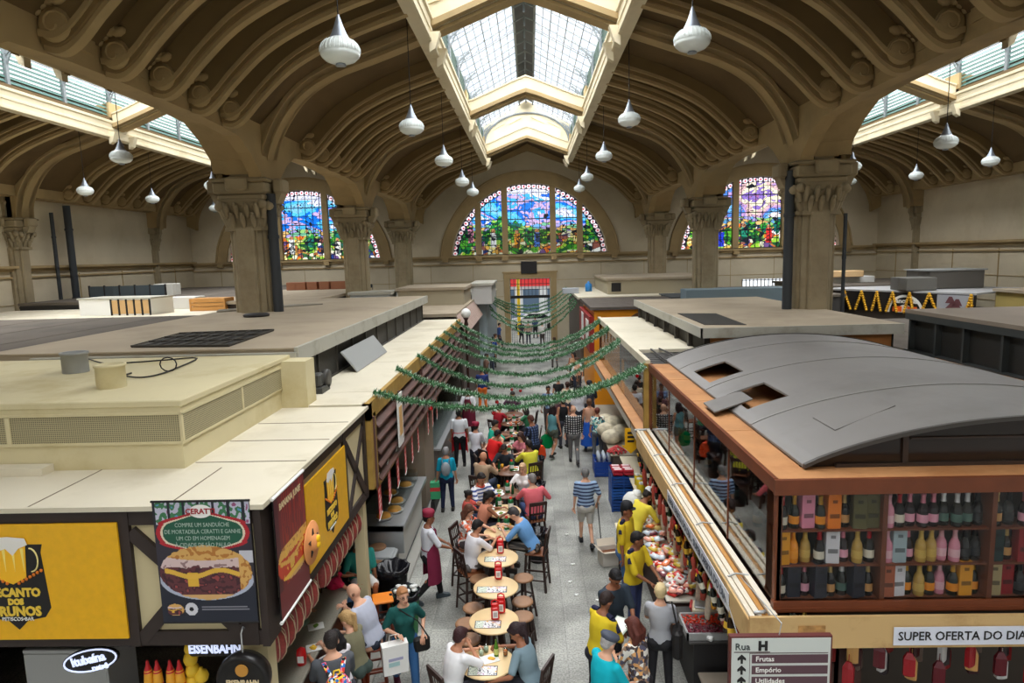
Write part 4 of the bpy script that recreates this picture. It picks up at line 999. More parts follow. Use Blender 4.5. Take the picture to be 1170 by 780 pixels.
r = thing('panel_stack', 'row of dark glass panels leaning on the roof by the left side wall', 'panel', (-19.6, 31.4, 4.72))
b = MB()
for k in range(5): b.box(k * .75 - 1.8, k * .75 - 1.1, -.03, .03, .05, .62)
b.build('dark_glass', cmat((72, 82, 88), .2), r); b = MB()
for k in range(6): b.box(k * .75 - 1.84, k * .75 - 1.78, -.04, .04, 0, .66)
b.box(-1.84, 1.95, -.04, .04, 0, .05); b.build('panel_frame', m_dk, r)
# flat junk on the slab: round hatch, planks
q = P(293, 361, Z=4.88); b = MB(); b.lathe([(.001, 0), (.32, 0), (.34, .05), (.28, .08), (.001, .1)], 20); o = tag(b.build('roof_hatch', cmat((44, 42, 42), .6)), 'round black hatch on the dusty slab roof near the big column', 'hatch'); o.location = (q.x, q.y, 4.872)
q = P(310, 352, Z=4.88); b = MB()
for k in range(6): b.box(-1.6 + k * .05, 1.7 - k * .1, k * .12, k * .12 + .07, 0, .04)
o = tag(b.build('plank_stack', cmat((150, 144, 130), .7)), 'bundle of long grey planks lying on the slab roof in front of the big column', 'planks'); o.location = (q.x, q.y, 4.872); o.rotation_euler = (0, 0, .75)

# ================================================================ right side
# ---- wine stall with barrel roof
W1 = thing('wine_stall', 'wooden liquor stall with curved grey metal roof and glass shelves of bottles', 'market stall')
RX, RY0, RY1 = 2.53, 6.68, 14.0
m_metal = mat('grey_roof_metal', (126, 123, 120), .5, 0, var=.05, vscale=1.2, dirt=(110, 107, 104), dscale=.7)
b = MB(); b.box(RX, 9.0, RY0, RY1, 3.84, 3.9); 
for y in (8.6, 10.4, 12.2): b.box(RX, 3.2, y, y + .01, 3.9, 3.904)
b.build('ledge', m_orangew, W1)
b = MB(); b.box(RX - .03, RX + .02, RY0 + .02, RY1, 3.76, 3.91); b.box(RX - .03, 9, RY0 - .03, RY0 + .02, 3.74, 3.905); b.build('cornice', m_redwood, W1)
# barrel
bc, bh, rise = 5.55, 2.62, .5
def bz(x): return 3.92 + rise * (1 - ((x - bc) / bh) ** 2) ** .9 if abs(x - bc) < bh else 3.92
xs = [bc - bh + 2 * bh * k / 36 for k in range(37)]
holes = [(2.98, 3.62, 11.2, 12.3), (2.98, 3.62, 9.2, 10.2)]
holes = [(0, 2, 11.3, 12.4), (0, 2, 9.3, 10.3)]
b = MB()
ys = [7.0, 9.3, 10.3, 11.3, 12.4, 14.3]
for i in range(36):
    for j in range(5):
        if 1 <= i <= 4 and (ys[j], ys[j + 1]) in ((9.3, 10.3), (11.3, 12.4)): continue
        a, c_ = xs[i], xs[i + 1]
        R_ = [[(a, y, bz(a)), (c_, y, bz(c_)), (c_, y, bz(c_) + .03), (a, y, bz(a) + .03)] for y in (ys[j], ys[j + 1])]
        b.loft(R_, 0)
b.build('barrel_roof', m_metal, W1)
b = MB()
for y in (8.7, 11.0, 13.0): b.band([(x, bz(x) + .03) for x in xs], [(x, bz(x) + .042) for x in xs], y, y + .035)
b.build('roof_seam', cmat((136, 134, 130), .5), W1)
b = MB(); b.slab([(xs[4], 7.55, bz(xs[4]) + .035), (xs[10], 7.9, bz(xs[10]) + .035), (xs[10], 8.5, bz(xs[10]) + .035), (xs[4], 8.15, bz(xs[4]) + .035)], (0, 0, .012)); b.build('roof_patch', m_metal, W1)
for y in (6.96, 14.28): b = MB(); b.band([(x, bz(x)) for x in xs], [(x, bz(x) + .045) for x in xs], y, y + .05); b.build('roof_rim', cmat((66, 62, 58), .5), W1)
b = MB(); b.band([(x, 3.9) for x in xs], [(x, max(3.91, bz(x) - .01)) for x in xs], 7.08, 7.12); b.build('gable_glass', mat('smoked_glass', (40, 30, 24), .15), W1)
b = MB(); b.band([(x, 3.9) for x in xs], [(x, max(3.91, bz(x) - .01)) for x in xs], 14.2, 14.24); b.build('rear_gable', m_redwood, W1)
b = MB()
for x in (4.05, 5.5, 7.0): b.box(x - .03, x + .03, 7.05, 7.1, 3.9, bz(x))
b.box(3.3, 8, 7.04, 7.1, 3.9, 3.94); b.box(4.1, 5.5, 7.05, 7.09, 4.2, 4.22); b.build('gable_frame', cmat((52, 38, 30), .5), W1)
b = MB(); b.slab([(2.62, 9.95, 3.96), (3.3, 10.35, 4.05), (3.3, 9.75, 4.05), (2.62, 9.35, 3.96)], (0, 0, .02)); b.build('open_hatch', m_metal, W1)
# display case, front with shelves
zf0, zf1 = 2.54, 3.74
sh = MB()
for x0_, x1_ in ((RX + .02, 9),):
    sh.box(x0_, x1_, RY0, RY0 + .34, zf0 - .03, zf0 + .02); pass
    for z in (2.94, 3.33): sh.box(x0_, x1_, RY0 + .03, RY0 + .3, z - .02, z)
for x in (RX + .02, 3.64, 4.76, 5.9): sh.box(x, x + .05, RY0, RY0 + .32, zf0, zf1)
sh.build('shelf', m_redwood, W1); each('case_back', mat('case_back_dark', (34, 26, 24), .5), W1, [(RX + .04, 9, RY0 + .3, RY0 + .34, zf0, zf1 + .05)])
b = MB(); b.box(RX - .02, 9, RY0 - .04, RY0 + .04, 2.44, 2.56); b.box(RX - .02, 9, RY0 - .06, RY0 + .02, 2.46, 2.5); b.build('plinth', m_redwood, W1)
b = MB(); b.box(RX + .05, 9, RY0 - .012, RY0 - .004, zf0 + .02, zf1); b.build('front_glass', see_through('case_glass', (240, 240, 240), .025), W1)
# inner dark body
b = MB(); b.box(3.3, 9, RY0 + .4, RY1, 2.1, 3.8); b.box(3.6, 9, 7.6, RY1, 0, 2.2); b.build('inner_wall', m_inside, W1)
# street side glass, mirrors the aisle
m_mirg = see_through('reflective_side_glass', (225, 228, 226), .38, .02)
b = MB(); b.box(RX + .02, RX + .03, RY0 + .1, RY1 - .1, 2.5, 3.76); b.build('side_glass', m_mirg, W1)
b = MB()
b.box(RX, RX + .06, RY0, RY0 + .07, 2.48, 3.78); b.box(RX, RX + .05, RY1 - .08, RY1, 2.48, 3.78)
for y in (8.4, 10.2, 12.1): b.box(RX + .01, RX + .03, y, y + .018, 2.48, 3.78)
for z in (2.94, 3.33): b.box(RX + .05, RX + .33, RY0 + .35, RY1 - .1, z - .02, z)
b.build('side_frame', m_redwood, W1)
# side rails & fascia below the glass
b = MB(); b.box(2.22, 2.26, 6.545, 13.9, 2.1, 2.42, bev=.005); b.box(2.22, 9, 6.5, 6.54, 2.12, 2.47); b.box(2.26, RX + .02, 6.54, 13.9, 2.36, 2.39); b.build('fascia', mat('fascia_cream', (206, 172, 118), .7, dirt=(172, 134, 84), dscale=2.2), W1)
b = MB()
for x, z, w_ in ((2.24, 2.44, .05), (2.31, 2.43, .06), (2.45, 2.46, .07)): b.box(x, x + w_, 6.545, 13.95, z - .02, z + .02)
b.build('rail', cmat((226, 216, 196), .4), W1)
b = MB()
for x, z, w_ in ((2.38, 2.43, .05), (2.27, 2.40, .25)): b.box(x, x + w_, 6.55, 13.95, z - .02, z + .015)
b.build('wooden_rail', mat('honey_wood', (188, 134, 68), .4), W1)
for y in (7.4, 8.9, 10.5, 12.1): b = MB(); b.tube([(2.26, y, 2.47), (2.36, y + .03, 2.49), (2.5, y, 2.48)], .012, 6); b.build('bracket', m_inox, W1)
b = MB(); b.tube([(2.3, 6.6, 2.47), (2.36, 6.56, 2.5), (2.42, 6.62, 2.47), (2.36, 6.66, 2.44), (2.31, 6.6, 2.46)], .02, 6); b.build('wire_coil', m_inox, W1); b = MB(); b.tube([(2.2, 14.0, 2.45), (3.3, 14.0, 2.47)], .03, 8)
b.build('bracket', m_inox, W1)
# paper signs
r = thing('paper_sign', 'white paper strip on the stall front reading SUPER OFERTA DO DIA', 'sign'); b = MB(); b.box(3.7, 5.7, 6.478, 6.486, 2.16, 2.36); b.build('sheet', cmat((222, 226, 238), .6), r)
text_mesh('lettering', 'SUPER OFERTA DO DIA', .135, m_dk, r, (3.74, 6.472, 2.26), (1, 0, 0), (0, 0, 1), 'LEFT', .002, .001, .92)
r = thing('paper_sign', 'long white paper strip of grey lettering on the wine stall street fascia', 'sign'); b = MB(); b.box(2.205, 2.213, 7.2, 10.6, 2.14, 2.36); b.build('sheet', cmat((214, 218, 226), .6), r)
text_mesh('lettering', 'SUPER OFERTA DO DIA - SUPER OFERTA DO DIA', .15, cmat((90, 96, 110), .5), r, (2.2, 8.9, 2.25), (0, -1, 0), (0, 0, 1), 'CENTER', .002, .003, .98)
b = MB(); b.box(2.72, 3.0, 6.488, 6.495, 2.2, 2.38); tag(b.build('torn_label', mat('torn_paper', (176, 132, 78), .8, var=.4, vscale=12)), 'torn brown paper remnant on the front fascia near the corner', 'label')
# bottles and boxes on the front shelves
def bottle_obj(glass, lab, foil, h=.31, r=.043):
    o = thing('champagne_bottle', 'x', 'bottle'); b = MB(); k = h / .31
    b.lathe([(.001, 0), (r * .95, 0), (r, .01), (r, .15 * k), (r * .85, .185 * k), (r * .45, .225 * k), (.0155, .25 * k), (.0145, .29 * k), (.001, .29 * k)], 14); gb_ = b.build('glass_body', mat('glass_%d_%d_%d' % glass, glass, .12, spec=.6), o)
    b = MB(); b.lathe([(r * .5, .222 * k), (.019, .25 * k), (.018, .28 * k), (.021, .285 * k), (.02, .31 * k), (.001, .312 * k)], 12, cap=False); b.build('foil', mat('foil_%d_%d_%d' % foil, foil, .3, .6), o)
    b = MB(); b.lathe([(r + .001, .045), (r + .001, .12 * k)], 14, cap=False); b.build('paper_label', cmat(lab, .6), o); return o
BP = {}
def bottle(kind):
    spec = {'green': ((14, 24, 16), (240, 150, 30), (200, 150, 40)), 'dark': ((12, 12, 14), (226, 220, 200), (190, 40, 50)), 'pink': ((30, 12, 20), (236, 170, 190), (230, 140, 160)), 'white': ((20, 24, 22), (90, 120, 110), (236, 238, 240)),
            'rose': ((226, 150, 170), (236, 190, 200), (226, 170, 180)), 'gold': ((196, 160, 80), (214, 180, 90), (214, 180, 90)), 'black': ((12, 14, 18), (40, 44, 48), (30, 30, 34)), 'orange': ((240, 150, 20), (244, 160, 30), (244, 160, 30)), 'amber': ((14, 14, 14), (200, 150, 90), (220, 190, 120))}[kind]
    if kind not in BP: BP[kind] = bottle_obj(*spec); return BP[kind]
    return dup(BP[kind])
GB = {}
def giftbox(kind):
    spec = {'pinkbox': (236, 150, 176), 'orangebox': (246, 134, 24), 'olivebox': (96, 92, 56), 'greybox': (170, 190, 196), 'whitebox': (226, 226, 232), 'copper': (176, 96, 66), 'tan': (176, 160, 116), 'navy': (34, 38, 54), 'red': (150, 24, 34), 'teal': (20, 50, 50), 'wicker': (232, 160, 30)}[kind]
    if kind in GB: return dup(GB[kind])
    o = thing('gift_box', 'x', 'box'); b = MB(); b.box(-.055, .055, -.05, .05, 0, .325, bev=.004); b.build('carton', cmat(spec, .45), o)
    b = MB(); b.box(-.04, .04, -.052, -.0505, .1, .14); b.box(-.02, .02, -.052, -.0505, .24, .27); b.build('print', cmat(tuple(int(v * .6) for v in spec), .5), o); GB[kind] = o; return o
rows3 = {3.33: [('dark', 0), ('green', 1), ('pinkbox', 2), ('green', 3), ('orangebox', 4), ('amber', 5), ('olivebox', 6), ('olivebox', 7), ('rose', 9), ('dark', 10), ('pink', 11), ('pink', 12), ('pink', 13), ('white', 14), ('white', 15), ('white', 16), ('black', 17), ('amber', 19), ('black', 20), ('pink', 21), ('dark', 22), ('white', 23)],
         2.94: [('wicker', 0), ('orange', 1), ('gold', 2), ('dark', 3), ('whitebox', 4), ('pink', 5), ('gold', 6), ('dark', 7), ('rose', 9), ('greybox', 10), ('pink', 11), ('gold', 12), ('gold', 13), ('rose', 14), ('rose', 15), ('black', 16), ('black', 17), ('teal', 19), ('amber', 20), ('red', 21), ('red', 22), ('black', 23)],
         2.56: [('dark', 0), ('navy', 1), ('pink', 2), ('navy', 3), ('amber', 4), ('white', 5), ('navy', 6), ('amber', 7), ('copper', 9), ('whitebox', 10), ('green', 11), ('gold', 12), ('green', 13), ('rose', 14), ('green', 15), ('wicker', 16), ('green', 17), ('tan', 19), ('red', 20), ('black', 21), ('red', 22), ('dark', 23)]}
ADJ = {'green': 'green bottle with orange label', 'dark': 'dark bottle with cream label', 'pink': 'dark bottle with pink label', 'white': 'white-capped bottle', 'rose': 'pale pink bottle', 'gold': 'gold bottle', 'black': 'black bottle', 'orange': 'bright orange bottle', 'amber': 'black bottle with tan label',
       'pinkbox': 'pink gift box', 'orangebox': 'orange gift box', 'olivebox': 'olive gift box', 'greybox': 'pale grey gift box', 'whitebox': 'white gift tube', 'copper': 'copper gift box', 'tan': 'tan gift box', 'navy': 'dark navy gift box', 'red': 'red gift box', 'teal': 'dark teal gift box', 'wicker': 'yellow-orange gift box'}
SHN = {3.33: 'top', 2.94: 'middle', 2.56: 'bottom'}
NTH = ['first', 'second', 'third', 'fourth', 'fifth', 'sixth', 'seventh', 'eighth', 'ninth']
for z, row in rows3.items():
    for kind, i in row:
        bay = 0 if i < 9 else 1 if i < 18 or i == 17 else 2
        bay = 0 if i <= 7 else 1 if i <= 17 else 2
        x = (2.63 + i * .134) if bay == 0 else (3.75 + (i - 9) * .118) if bay == 1 else (4.88 + (i - 19) * .14)
        o = giftbox(kind) if kind in ('pinkbox', 'orangebox', 'olivebox', 'greybox', 'whitebox', 'copper', 'tan', 'navy', 'red', 'teal', 'wicker') else bottle(kind)
        o.location = (x, RY0 + .12 + .02 * ((i * 7) % 3 - 1), z); o['label'] = '%s, %s in the %s bay of the %s shelf' % (ADJ[kind], NTH[i - (0, 9, 19)[bay]], ('corner', 'middle', 'far')[bay], SHN[z])
        o['group'] = 'bottles and boxes in the glass-fronted liquor shelves'; o.scale = (1.27, 1.25, 1.17); o.rotation_euler = (0, 0, random.uniform(-.2, .2))
# a few bottles along the street side glass
for k in range(14):
    for z in (2.94, 2.56):
        if (k * 5 + int(z * 10)) % 3 == 0: continue
        o = bottle(['dark', 'green', 'amber', 'white', 'gold'][(k * 3 + int(z * 10)) % 5]); o.location = (RX + .18, 7.3 + k * .45, z)
        o['label'] = 'bottle standing behind the street side glass of the liquor stall'; o['group'] = 'bottles behind the side glass'
# ---- second right stall: glass side and slab roof
W2 = thing('meat_stall', 'stall with pale flat roof, raised slab roof box and glass street side', 'market stall')
b = MB(); b.box(2.5, 8.5, 15.9, 24.2, 3.86, 3.94); b.box(2.46, 2.56, 14.1, 24.2, 3.8, 3.97); b.build('lower_roof', m_roofc, W2)
b = MB()
for k in range(7): b.box(2.55, 3.9, 14.15 + k * .26, 14.33 + k * .26, 3.83, 3.86)
b.bar((2.9, 14.1, 3.95), (2.9, 15.9, 3.95), .03, .03); b.bar((3.35, 14.1, 3.93), (3.1, 15.9, 3.96), .03, .03); b.build('metal_louvre', cmat((84, 82, 80), .5), W2)
b = MB(); b.box(3.8, 8.2, 14.6, 24.0, 4.36, 4.58); b.build('slab_roof', m_roofg, W2)
b = MB(); b.box(3.76, 3.8, 14.56, 24.05, 4.36, 4.585); b.box(3.76, 8.2, 14.56, 14.6, 4.36, 4.585); b.build('slab_edge', m_edge, W2)
b = MB(); b.slab([(q.x, q.y, 4.582) for q in [P(x, y, Z=4.585) for x, y in ((805, 371), (853, 371), (818, 358), (774, 358))]], (0, 0, .01)); b.build('roof_opening', m_mesh, W2)
b = MB(); b.box(4.0, 8.1, 14.8, 23.8, 3.9, 4.38); b.build('upper_wall', m_mesh, W2)
each('wall_post', cmat((70, 66, 62), .6), W2, [(3.9, 4.0, 14.8 + k * 1.5, 14.92 + k * 1.5, 3.94, 4.38) for k in range(7)]); each('front_board', mat('orange_ply', (176, 116, 60), .6), W2, [(4.02, 8.0, 14.7, 14.8, 3.9, 4.37)])
each('glass_post', m_redwood, W2, [(2.52, 2.6, 14.05, 14.17, 2.4, 3.9), (2.5, 2.56, 24.0, 24.1, 2.4, 3.9), (2.56, 2.6, 18.9, 19, 2.4, 3.9)]); each('ochre_post', m_ochre, W2, [(2.42, 2.52, 14.05, 14.2, 2.3, 3.9)])
b = MB(); b.box(2.54, 2.55, 14.2, 24, 2.4, 3.82); b.build('side_glass', m_mirg, W2)
b = MB(); b.box(3.4, 8.2, 15.0, 24, 0, 3.86); b.build('inner_wall', m_inside, W2)
b = MB(); b.box(2.3, 2.56, 14.1, 24.1, 2.28, 2.36); b.box(2.3, 2.34, 14.2, 24.1, 2.1, 2.3, 1); b.build('wooden_rail', [m_orangew, cmat((196, 190, 176), .5)], W2)
# meat hanging behind the glass
hm = MB(); hm.lathe([(.001, -.32), (.06, -.28), (.085, -.1), (.075, .1), (.04, .26), (.012, .3), (.01, .4), (.001, .4)], 10); h0 = None
for k in range(11):
    if h0 is None: h0 = o = tag(hm.build('hanging_ham', mat('cured_meat', (176, 70, 50), .45, var=.2, vscale=20)), cat='ham')
    else: o = dup(h0)
    o.location = (2.85, 14.8 + k * .55 + (k % 2) * .1, 3.3); o['label'] = 'red cured ham hung behind the side glass of the slab-roofed stall'; o['group'] = 'hams hung behind the glass'
for k, (y, z) in enumerate(((14.5, 3.35), (14.8, 2.9), (15.3, 3.3), (23.2, 3.4))):
    b = MB(); b.lathe([(.001, 0), (.14, 0), (.15, .02), (.001, .03)], 20, axis='x'); o = tag(b.build('white_plate', m_white), 'round white plate standing behind the glass near the ochre post', 'plate', 'plates behind the side glass'); o.location = (2.66, y, z)
# ---- farther right stalls
O3 = hut('orange_stall', 'bright orange stall with a dark slatted roof and round emblem on its front', 2.6, 7.4, 27, 32.5, 4.1, mat('dark_roof_slats', (92, 84, 76), .8, var=.2, vscale=3), mat('orange_paint', (236, 150, 20), .5), over=.15)
b = MB(); b.lathe([(.001, -.03), (.78, -.03), (.78, 0), (.001, 0)], 32, (4.6, 26.86, 3.1), 0, False, 'y'); b.build('emblem', cmat((96, 66, 40), .5), O3)
b = MB(); b.lathe([(.001, -.03), (.6, -.03), (.6, 0), (.001, 0)], 32, (4.6, 26.82, 3.1), 0, False, 'y'); b.lathe([(.001, -.05), (.25, -.05), (.25, -.03), (.001, -.03)], 20, (4.6, 26.8, 3.35), 1, False, 'y'); b.build('emblem_face', [cmat((214, 210, 190), .5), cmat((120, 110, 96), .6)], O3)
b = MB(); b.box(2.4, 2.6, 27, 32.5, 2.2, 3.7); b.build('side_board', cmat((150, 40, 36), .5), O3); b = MB(); b.box(2.38, 2.42, 27.4, 28.6, 2.6, 3.5); b.box(2.38, 2.42, 30, 31, 2.4, 3.6); b.build('side_picture', m_white, O3)
hut('pale_roof_stall', 'pale roofed stall near the back wall on the right of the street', 2.5, 7.5, 33.5, 43, 4.1, m_roofc, cmat((96, 84, 74), .7))
r = hut('roof_box', 'large beige roof box beside the far right stalls, near the back wall', 4.1, 9.6, 35, 42, 4.95, m_roofg, mat('beige_box', (170, 160, 136), .8), base=4.1); r['category'] = 'roof box'
b = MB(); b.box(4.3, 4.8, 34.95, 34.99, 4.25, 4.7); b.build('opening', m_dk, r)
b = MB(); b.lathe([(.001, 0), (.2, 0), (.2, .4), (.07, .5), (.06, .58), (.001, .58)], 14); o = tag(b.build('water_bottle', cmat((50, 130, 200), .3)), 'blue water cooler bottle on the far right roof beside the beige box', 'bottle'); o.location = (3.4, 38.5, 4.1)
crate(652, 335, 4.1, .9, .5, .3, (180, 184, 190), 'grey crumpled duct unit by the blue water bottle', 'unit', 'roof_unit', False)
# right aisle roofs
D = thing('dark_netted_stall', 'dark glass and net-walled roof enclosure behind the curved metal roof', 'market stall')
b = MB(); b.box(8.55, 16, 8, 15.2, 4.76, 4.84); b.build('roof', mat('brown_grey_roof', (138, 126, 112), .85, var=.08, vscale=.7), D)
b = MB(); b.box(8.72, 15.8, 8.2, 15.1, 3.9, 4.76); b.build('net_wall', mat('dark_net', (44, 44, 42), .4, var=.35, vscale=60), D)
b = MB(); b.box(8.56, 8.72, 8, 15.2, 4.62, 4.78); b.box(8.56, 8.76, 8, 15.2, 3.84, 3.93)
for y in (8.4, 9.9, 11.0, 12.1, 13.2, 14.1, 15.05): b.box(8.6, 8.72, y, y + .06, 3.9, 4.65)
b.build('frame', cmat((60, 64, 64), .5), D); b = MB(); b.box(8.7, 16, 8, 15.2, 0, 3.84); b.build('body', m_inside, D)
hut('dark_flat_stall', 'grey slatted flat roof between the slab roof and the banner stall', 8.9, 15.8, 15.7, 22.2, 3.85, m_roofd, cmat((50, 48, 46), .8))
Bn = thing('banner_stall', 'stall with black fascia and zigzag gold tinsel garlands in the right aisle', 'market stall')
A_, B_ = P(945, 331, Z=4.05), P(1116, 337, Z=4.05); dB = (B_ - A_).normalized(); nB = V((dB.y, -dB.x, 0)); 
if nB.y > 0: nB = -nB
b = MB(); b.slab([A_, B_, B_ - nB * 5, A_ - nB * 5], (0, 0, .08)); b.build('roof', cmat((176, 176, 176), .6), Bn)
b = MB(); b.slab([A_ + V((0, 0, -.95)), B_ + V((0, 0, -.95)), B_, A_], nB * .06); b.build('fascia', m_dk, Bn); b = MB(); b.slab([A_ - V((0, 0, 4.05)), B_ - V((0, 0, 4.05)), B_ - V((0, 0, .9)), A_ - V((0, 0, .9))], -nB * 4.6); b.build('body', m_inside, Bn)
LB = (B_ - A_).length
def onb(t, z): return A_ + dB * (LB * t) + nB * .09 + V((0, 0, z))
b = MB()
r1 = .85; c0 = onb(.58, -.95)
b.lathe([(r1 * .86, -.01), (r1, -.01), (r1, .01), (r1 * .86, .01)], 28, (0, 0, 0), 0, False, 'y', cap=False, a0=0, a1=pi); b.lathe([(.001, -.012), (r1 * .45, -.012), (r1 * .45, .012)], 20, (0, 0, 0), 0, False, 'y', a0=0, a1=pi, cap=False)
o = b.build('round_logo', m_white, Bn); o.location = c0; o.rotation_euler = (0, 0, atan2(dB.y, dB.x))
text_mesh('lettering', 'Banca Bar', .3, m_white, Bn, onb(.58, -.4) , dB, (0, 0, 1), depth=.005, bold=.01)
b = MB()
for s in (-.35, .35): b.box(s - .22, s + .22, -.03, -.012, .05, .3)
o = b.build('orange_print', cmat((240, 110, 40), .5), Bn); o.location = c0; o.rotation_euler = (0, 0, atan2(dB.y, dB.x))
b = MB(); b.slab([onb(.78, -.9), onb(.99, -.9), onb(.99, -.03), onb(.78, -.03)], nB * .01); b.build('ship_picture_panel', cmat((170, 172, 178), .5), Bn)
b = MB()
for t0, zz, ww in ((.86, -.2, .03), (.88, -.45, .05), (.9, -.3, .03), (.87, -.7, .09)): b.slab([onb(t0 - ww, zz - .2), onb(t0 + ww, zz - .2), onb(t0 + ww * .3, zz + .1), onb(t0 - ww * .3, zz + .1)], nB * .02)
b.build('ship_picture', cmat((110, 70, 74), .5), Bn)
m_gold = mat('gold_tinsel', (232, 176, 50), .3, .5, var=.4, vscale=40)
ZT = [(0, .05, .1), (.1, .15, .2), (.22, .27, .32), (.35, .4, .45), (.48, .53, .55)]
T_ = thing('tinsel_garland', 'gold tinsel garlands swagged in zigzags across the black banner fascia', 'garland')
for tr in [(.0, .04, .09), (.11, .15, .2), (.24, .28, .32), (.36, .39, .42), (.46, .5, .53), (.58, .61, .64), (.69, .735, .79), (.95, .98, .99)]:
    b = MB(); k = 0
    for (ta, za), (tb, zb_) in (((tr[0], -.9), (tr[1], -.02)), ((tr[1], -.02), (tr[2], -.9))):
        for i in range(9):
            q = onb(ta + (tb - ta) * i / 8, za + (zb_ - za) * i / 8) + nB * .06; b.ell(q, (.085, .07, .08), 0, 6, Matrix.Rotation(i * 1.1, 3, 'X'))
    b.build('tinsel_swag', m_gold, T_)
hut('grey_low_stall', 'low grey stall roof in front of the banner stall', 13.3, 16.5, 22.5, 27, 3.2, m_grey, cmat((64, 66, 68), .7), over=.05)
hut('panel_front_stall', 'long stall with pale front panels along the right side wall', 15.8, 23.5, 36, 43, 4.2, m_roofd, cmat((170, 170, 150), .7))
hut('olive_stall', 'wide stall with olive-yellow slatted fascia by the right side wall', 20.3, 23.8, 22, 29.2, 4.3, m_roofg, cmat((176, 156, 92), .7))
r = crate(1078, 328, 4.15, 2.6, 2.0, .85, (96, 92, 86), 'dark steel kitchen unit standing on the right aisle roof', 'appliance', 'roof_kitchen_unit', False)
b = MB(); b.box(-1.4, 1.4, -1.05, 1.05, .85, .91); b.build('unit_top', m_grey, r)
r = crate(1043, 331, 4.15, 1.4, 1.4, .6, (104, 102, 96), 'small grey hood beside the dark steel kitchen unit', 'appliance', 'roof_hood', False)
crate(960, 325, 4.05, 3.2, 1.6, .5, (214, 214, 210), 'long white carton on the roof right of the big column', 'box', 'carton', False)
crate(965, 316, 4.55, 1.7, 1.0, .35, (226, 190, 140), 'tan flat parcels lying on the long white carton', 'box', 'parcel', False)
crate(852, 344, 4.0, 5.5, 1.2, .6, (120, 138, 146), 'long blue-grey duct lying on the roof beside the far column', 'duct', 'roof_duct', False)
crate(785, 340, 4.0, 2.2, 3, .15, (70, 74, 76), 'dark flat deck behind the raised slab roof', 'deck', 'roof_deck', False)
hut('dim_roof_stall', 'dark low stalls in front of the right stained window', 9.8, 15.5, 33, 42, 3.95, m_roofd, cmat((60, 58, 56), .8))
r = thing('glass_display_unit', 'white-framed glass unit at the right border of the roofs', 'display case', (16.2, 19.5, 4.0)); b = MB()
for x in (0, 1.8):
    for y in (0, 1.5): b.box(x, x + .12, y, y + .12, 0, .75)
b.build('frame', m_dk, r); b = MB(); b.box(-.1, 2.0, -.1, 1.7, .75, .9); b.build('white_top', m_white, r); b = MB(); b.box(.1, 1.8, .05, .07, .05, .75); b.build('glass', clearglass(), r)
# loudspeaker screen above the door, back door grille, and what lies outside
b = MB(); b.box(-.62, .5, YW - .25, YW - .1, 5.0, 5.85, bev=.02); tag(b.build('wall_screen', m_dk), 'flat black screen on the back wall above the far door', 'screen')
dr = tag(thing('door_1', None, None), kind='structure'); b = MB()
for k in range(12): x = -1.42 + k * .255; b.box(x, x + .035, YW + .1, YW + .14, 3.4, 4.65)
for z in (3.42, 3.85, 4.25, 4.6): b.box(-1.45, 1.4, YW + .1, YW + .14, z, z + .035)
b.box(-1.45, 1.4, YW + .05, YW + .2, 3.25, 3.42)
for s in (-1, 1):
    for k in range(4): x = s * (1.38 - k * .12); b.box(x, x + .025, YW + .1, YW + .14, 0, 3.3)
b.build('door_grille', m_black, dr)
dr = tag(thing('door_2', None, None), kind='structure'); b = MB()
for k in range(12): x = 14.85 + k * .26; b.box(x, x + .05, YW + .1, YW + .14, 0, 4.2)
for z in (1, 2.2, 3.4, 4.1): b.box(14.8, 17.9, YW + .1, YW + .14, z, z + .05)
b.build('door_grille', m_black, dr)
b = MB(); b.box(-14, 18, YW + .6, 90, -.25, -.02); struct(b, 'street', cmat((200, 206, 212), .7))
r = thing('storefront_building', 'pale building with red shop sign across the street, seen through the far door', 'building'); b = MB(); b.box(-9, 9, 70, 74, 0, 9); b.build('facade', cmat((226, 226, 222), .7), r); b = MB(); b.box(-7, 7, 69.8, 70, 3.0, 3.8); b.build('red_sign', cmat((226, 60, 60), .5), r)
b = MB()
for x in (-6, -3.4, -.8, 1.8, 4.4): b.box(x, x + 1.7, 69.9, 70, .3, 2.7)
b.build('shop_window', cmat((90, 110, 130), .3), r)
b = MB(); b.lathe([(.14, 0), (.12, 4.6), (.001, 4.6)], 12, (0, 0, 0)); o = tag(b.build('yellow_post', cmat((250, 210, 30), .5)), 'yellow post outside the far door', 'post'); o.location = (-.95, 52, -.02)
def car(x, y, rgb, label):
    r = thing('car', label, 'car', (x, y, -.02)); b = MB()
    prof = [(-2.1, .35), (-2.1, .75), (-1.9, .9), (-1.1, .98), (-.5, 1.42), (.8, 1.45), (1.5, 1.0), (2.05, .9), (2.12, .4)]
    b.prism([(p_, z) for p_, z in prof], 'y', -.8, .8); b.build('car_body', cmat(rgb, .25), r)
    b = MB(); b.prism([(-1.0, .98), (-.48, 1.36), (.76, 1.38), (1.35, 1.0)], 'y', -.81, .81); b.build('car_window', cmat((40, 50, 60), .1), r)
    for wx in (-1.35, 1.35):
        for wy in (-.75, .75): b = MB(); b.lathe([(.001, -.1), (.3, -.1), (.32, 0), (.3, .1), (.001, .1)], 16, (wx, wy, .32), axis='y'); b.build('wheel', m_dk, r)
car(.3, 56, (230, 232, 236), 'white car parked outside the far door')
car(-2.6, 60, (150, 165, 190), 'grey-blue car farther out in the street beyond the far door')
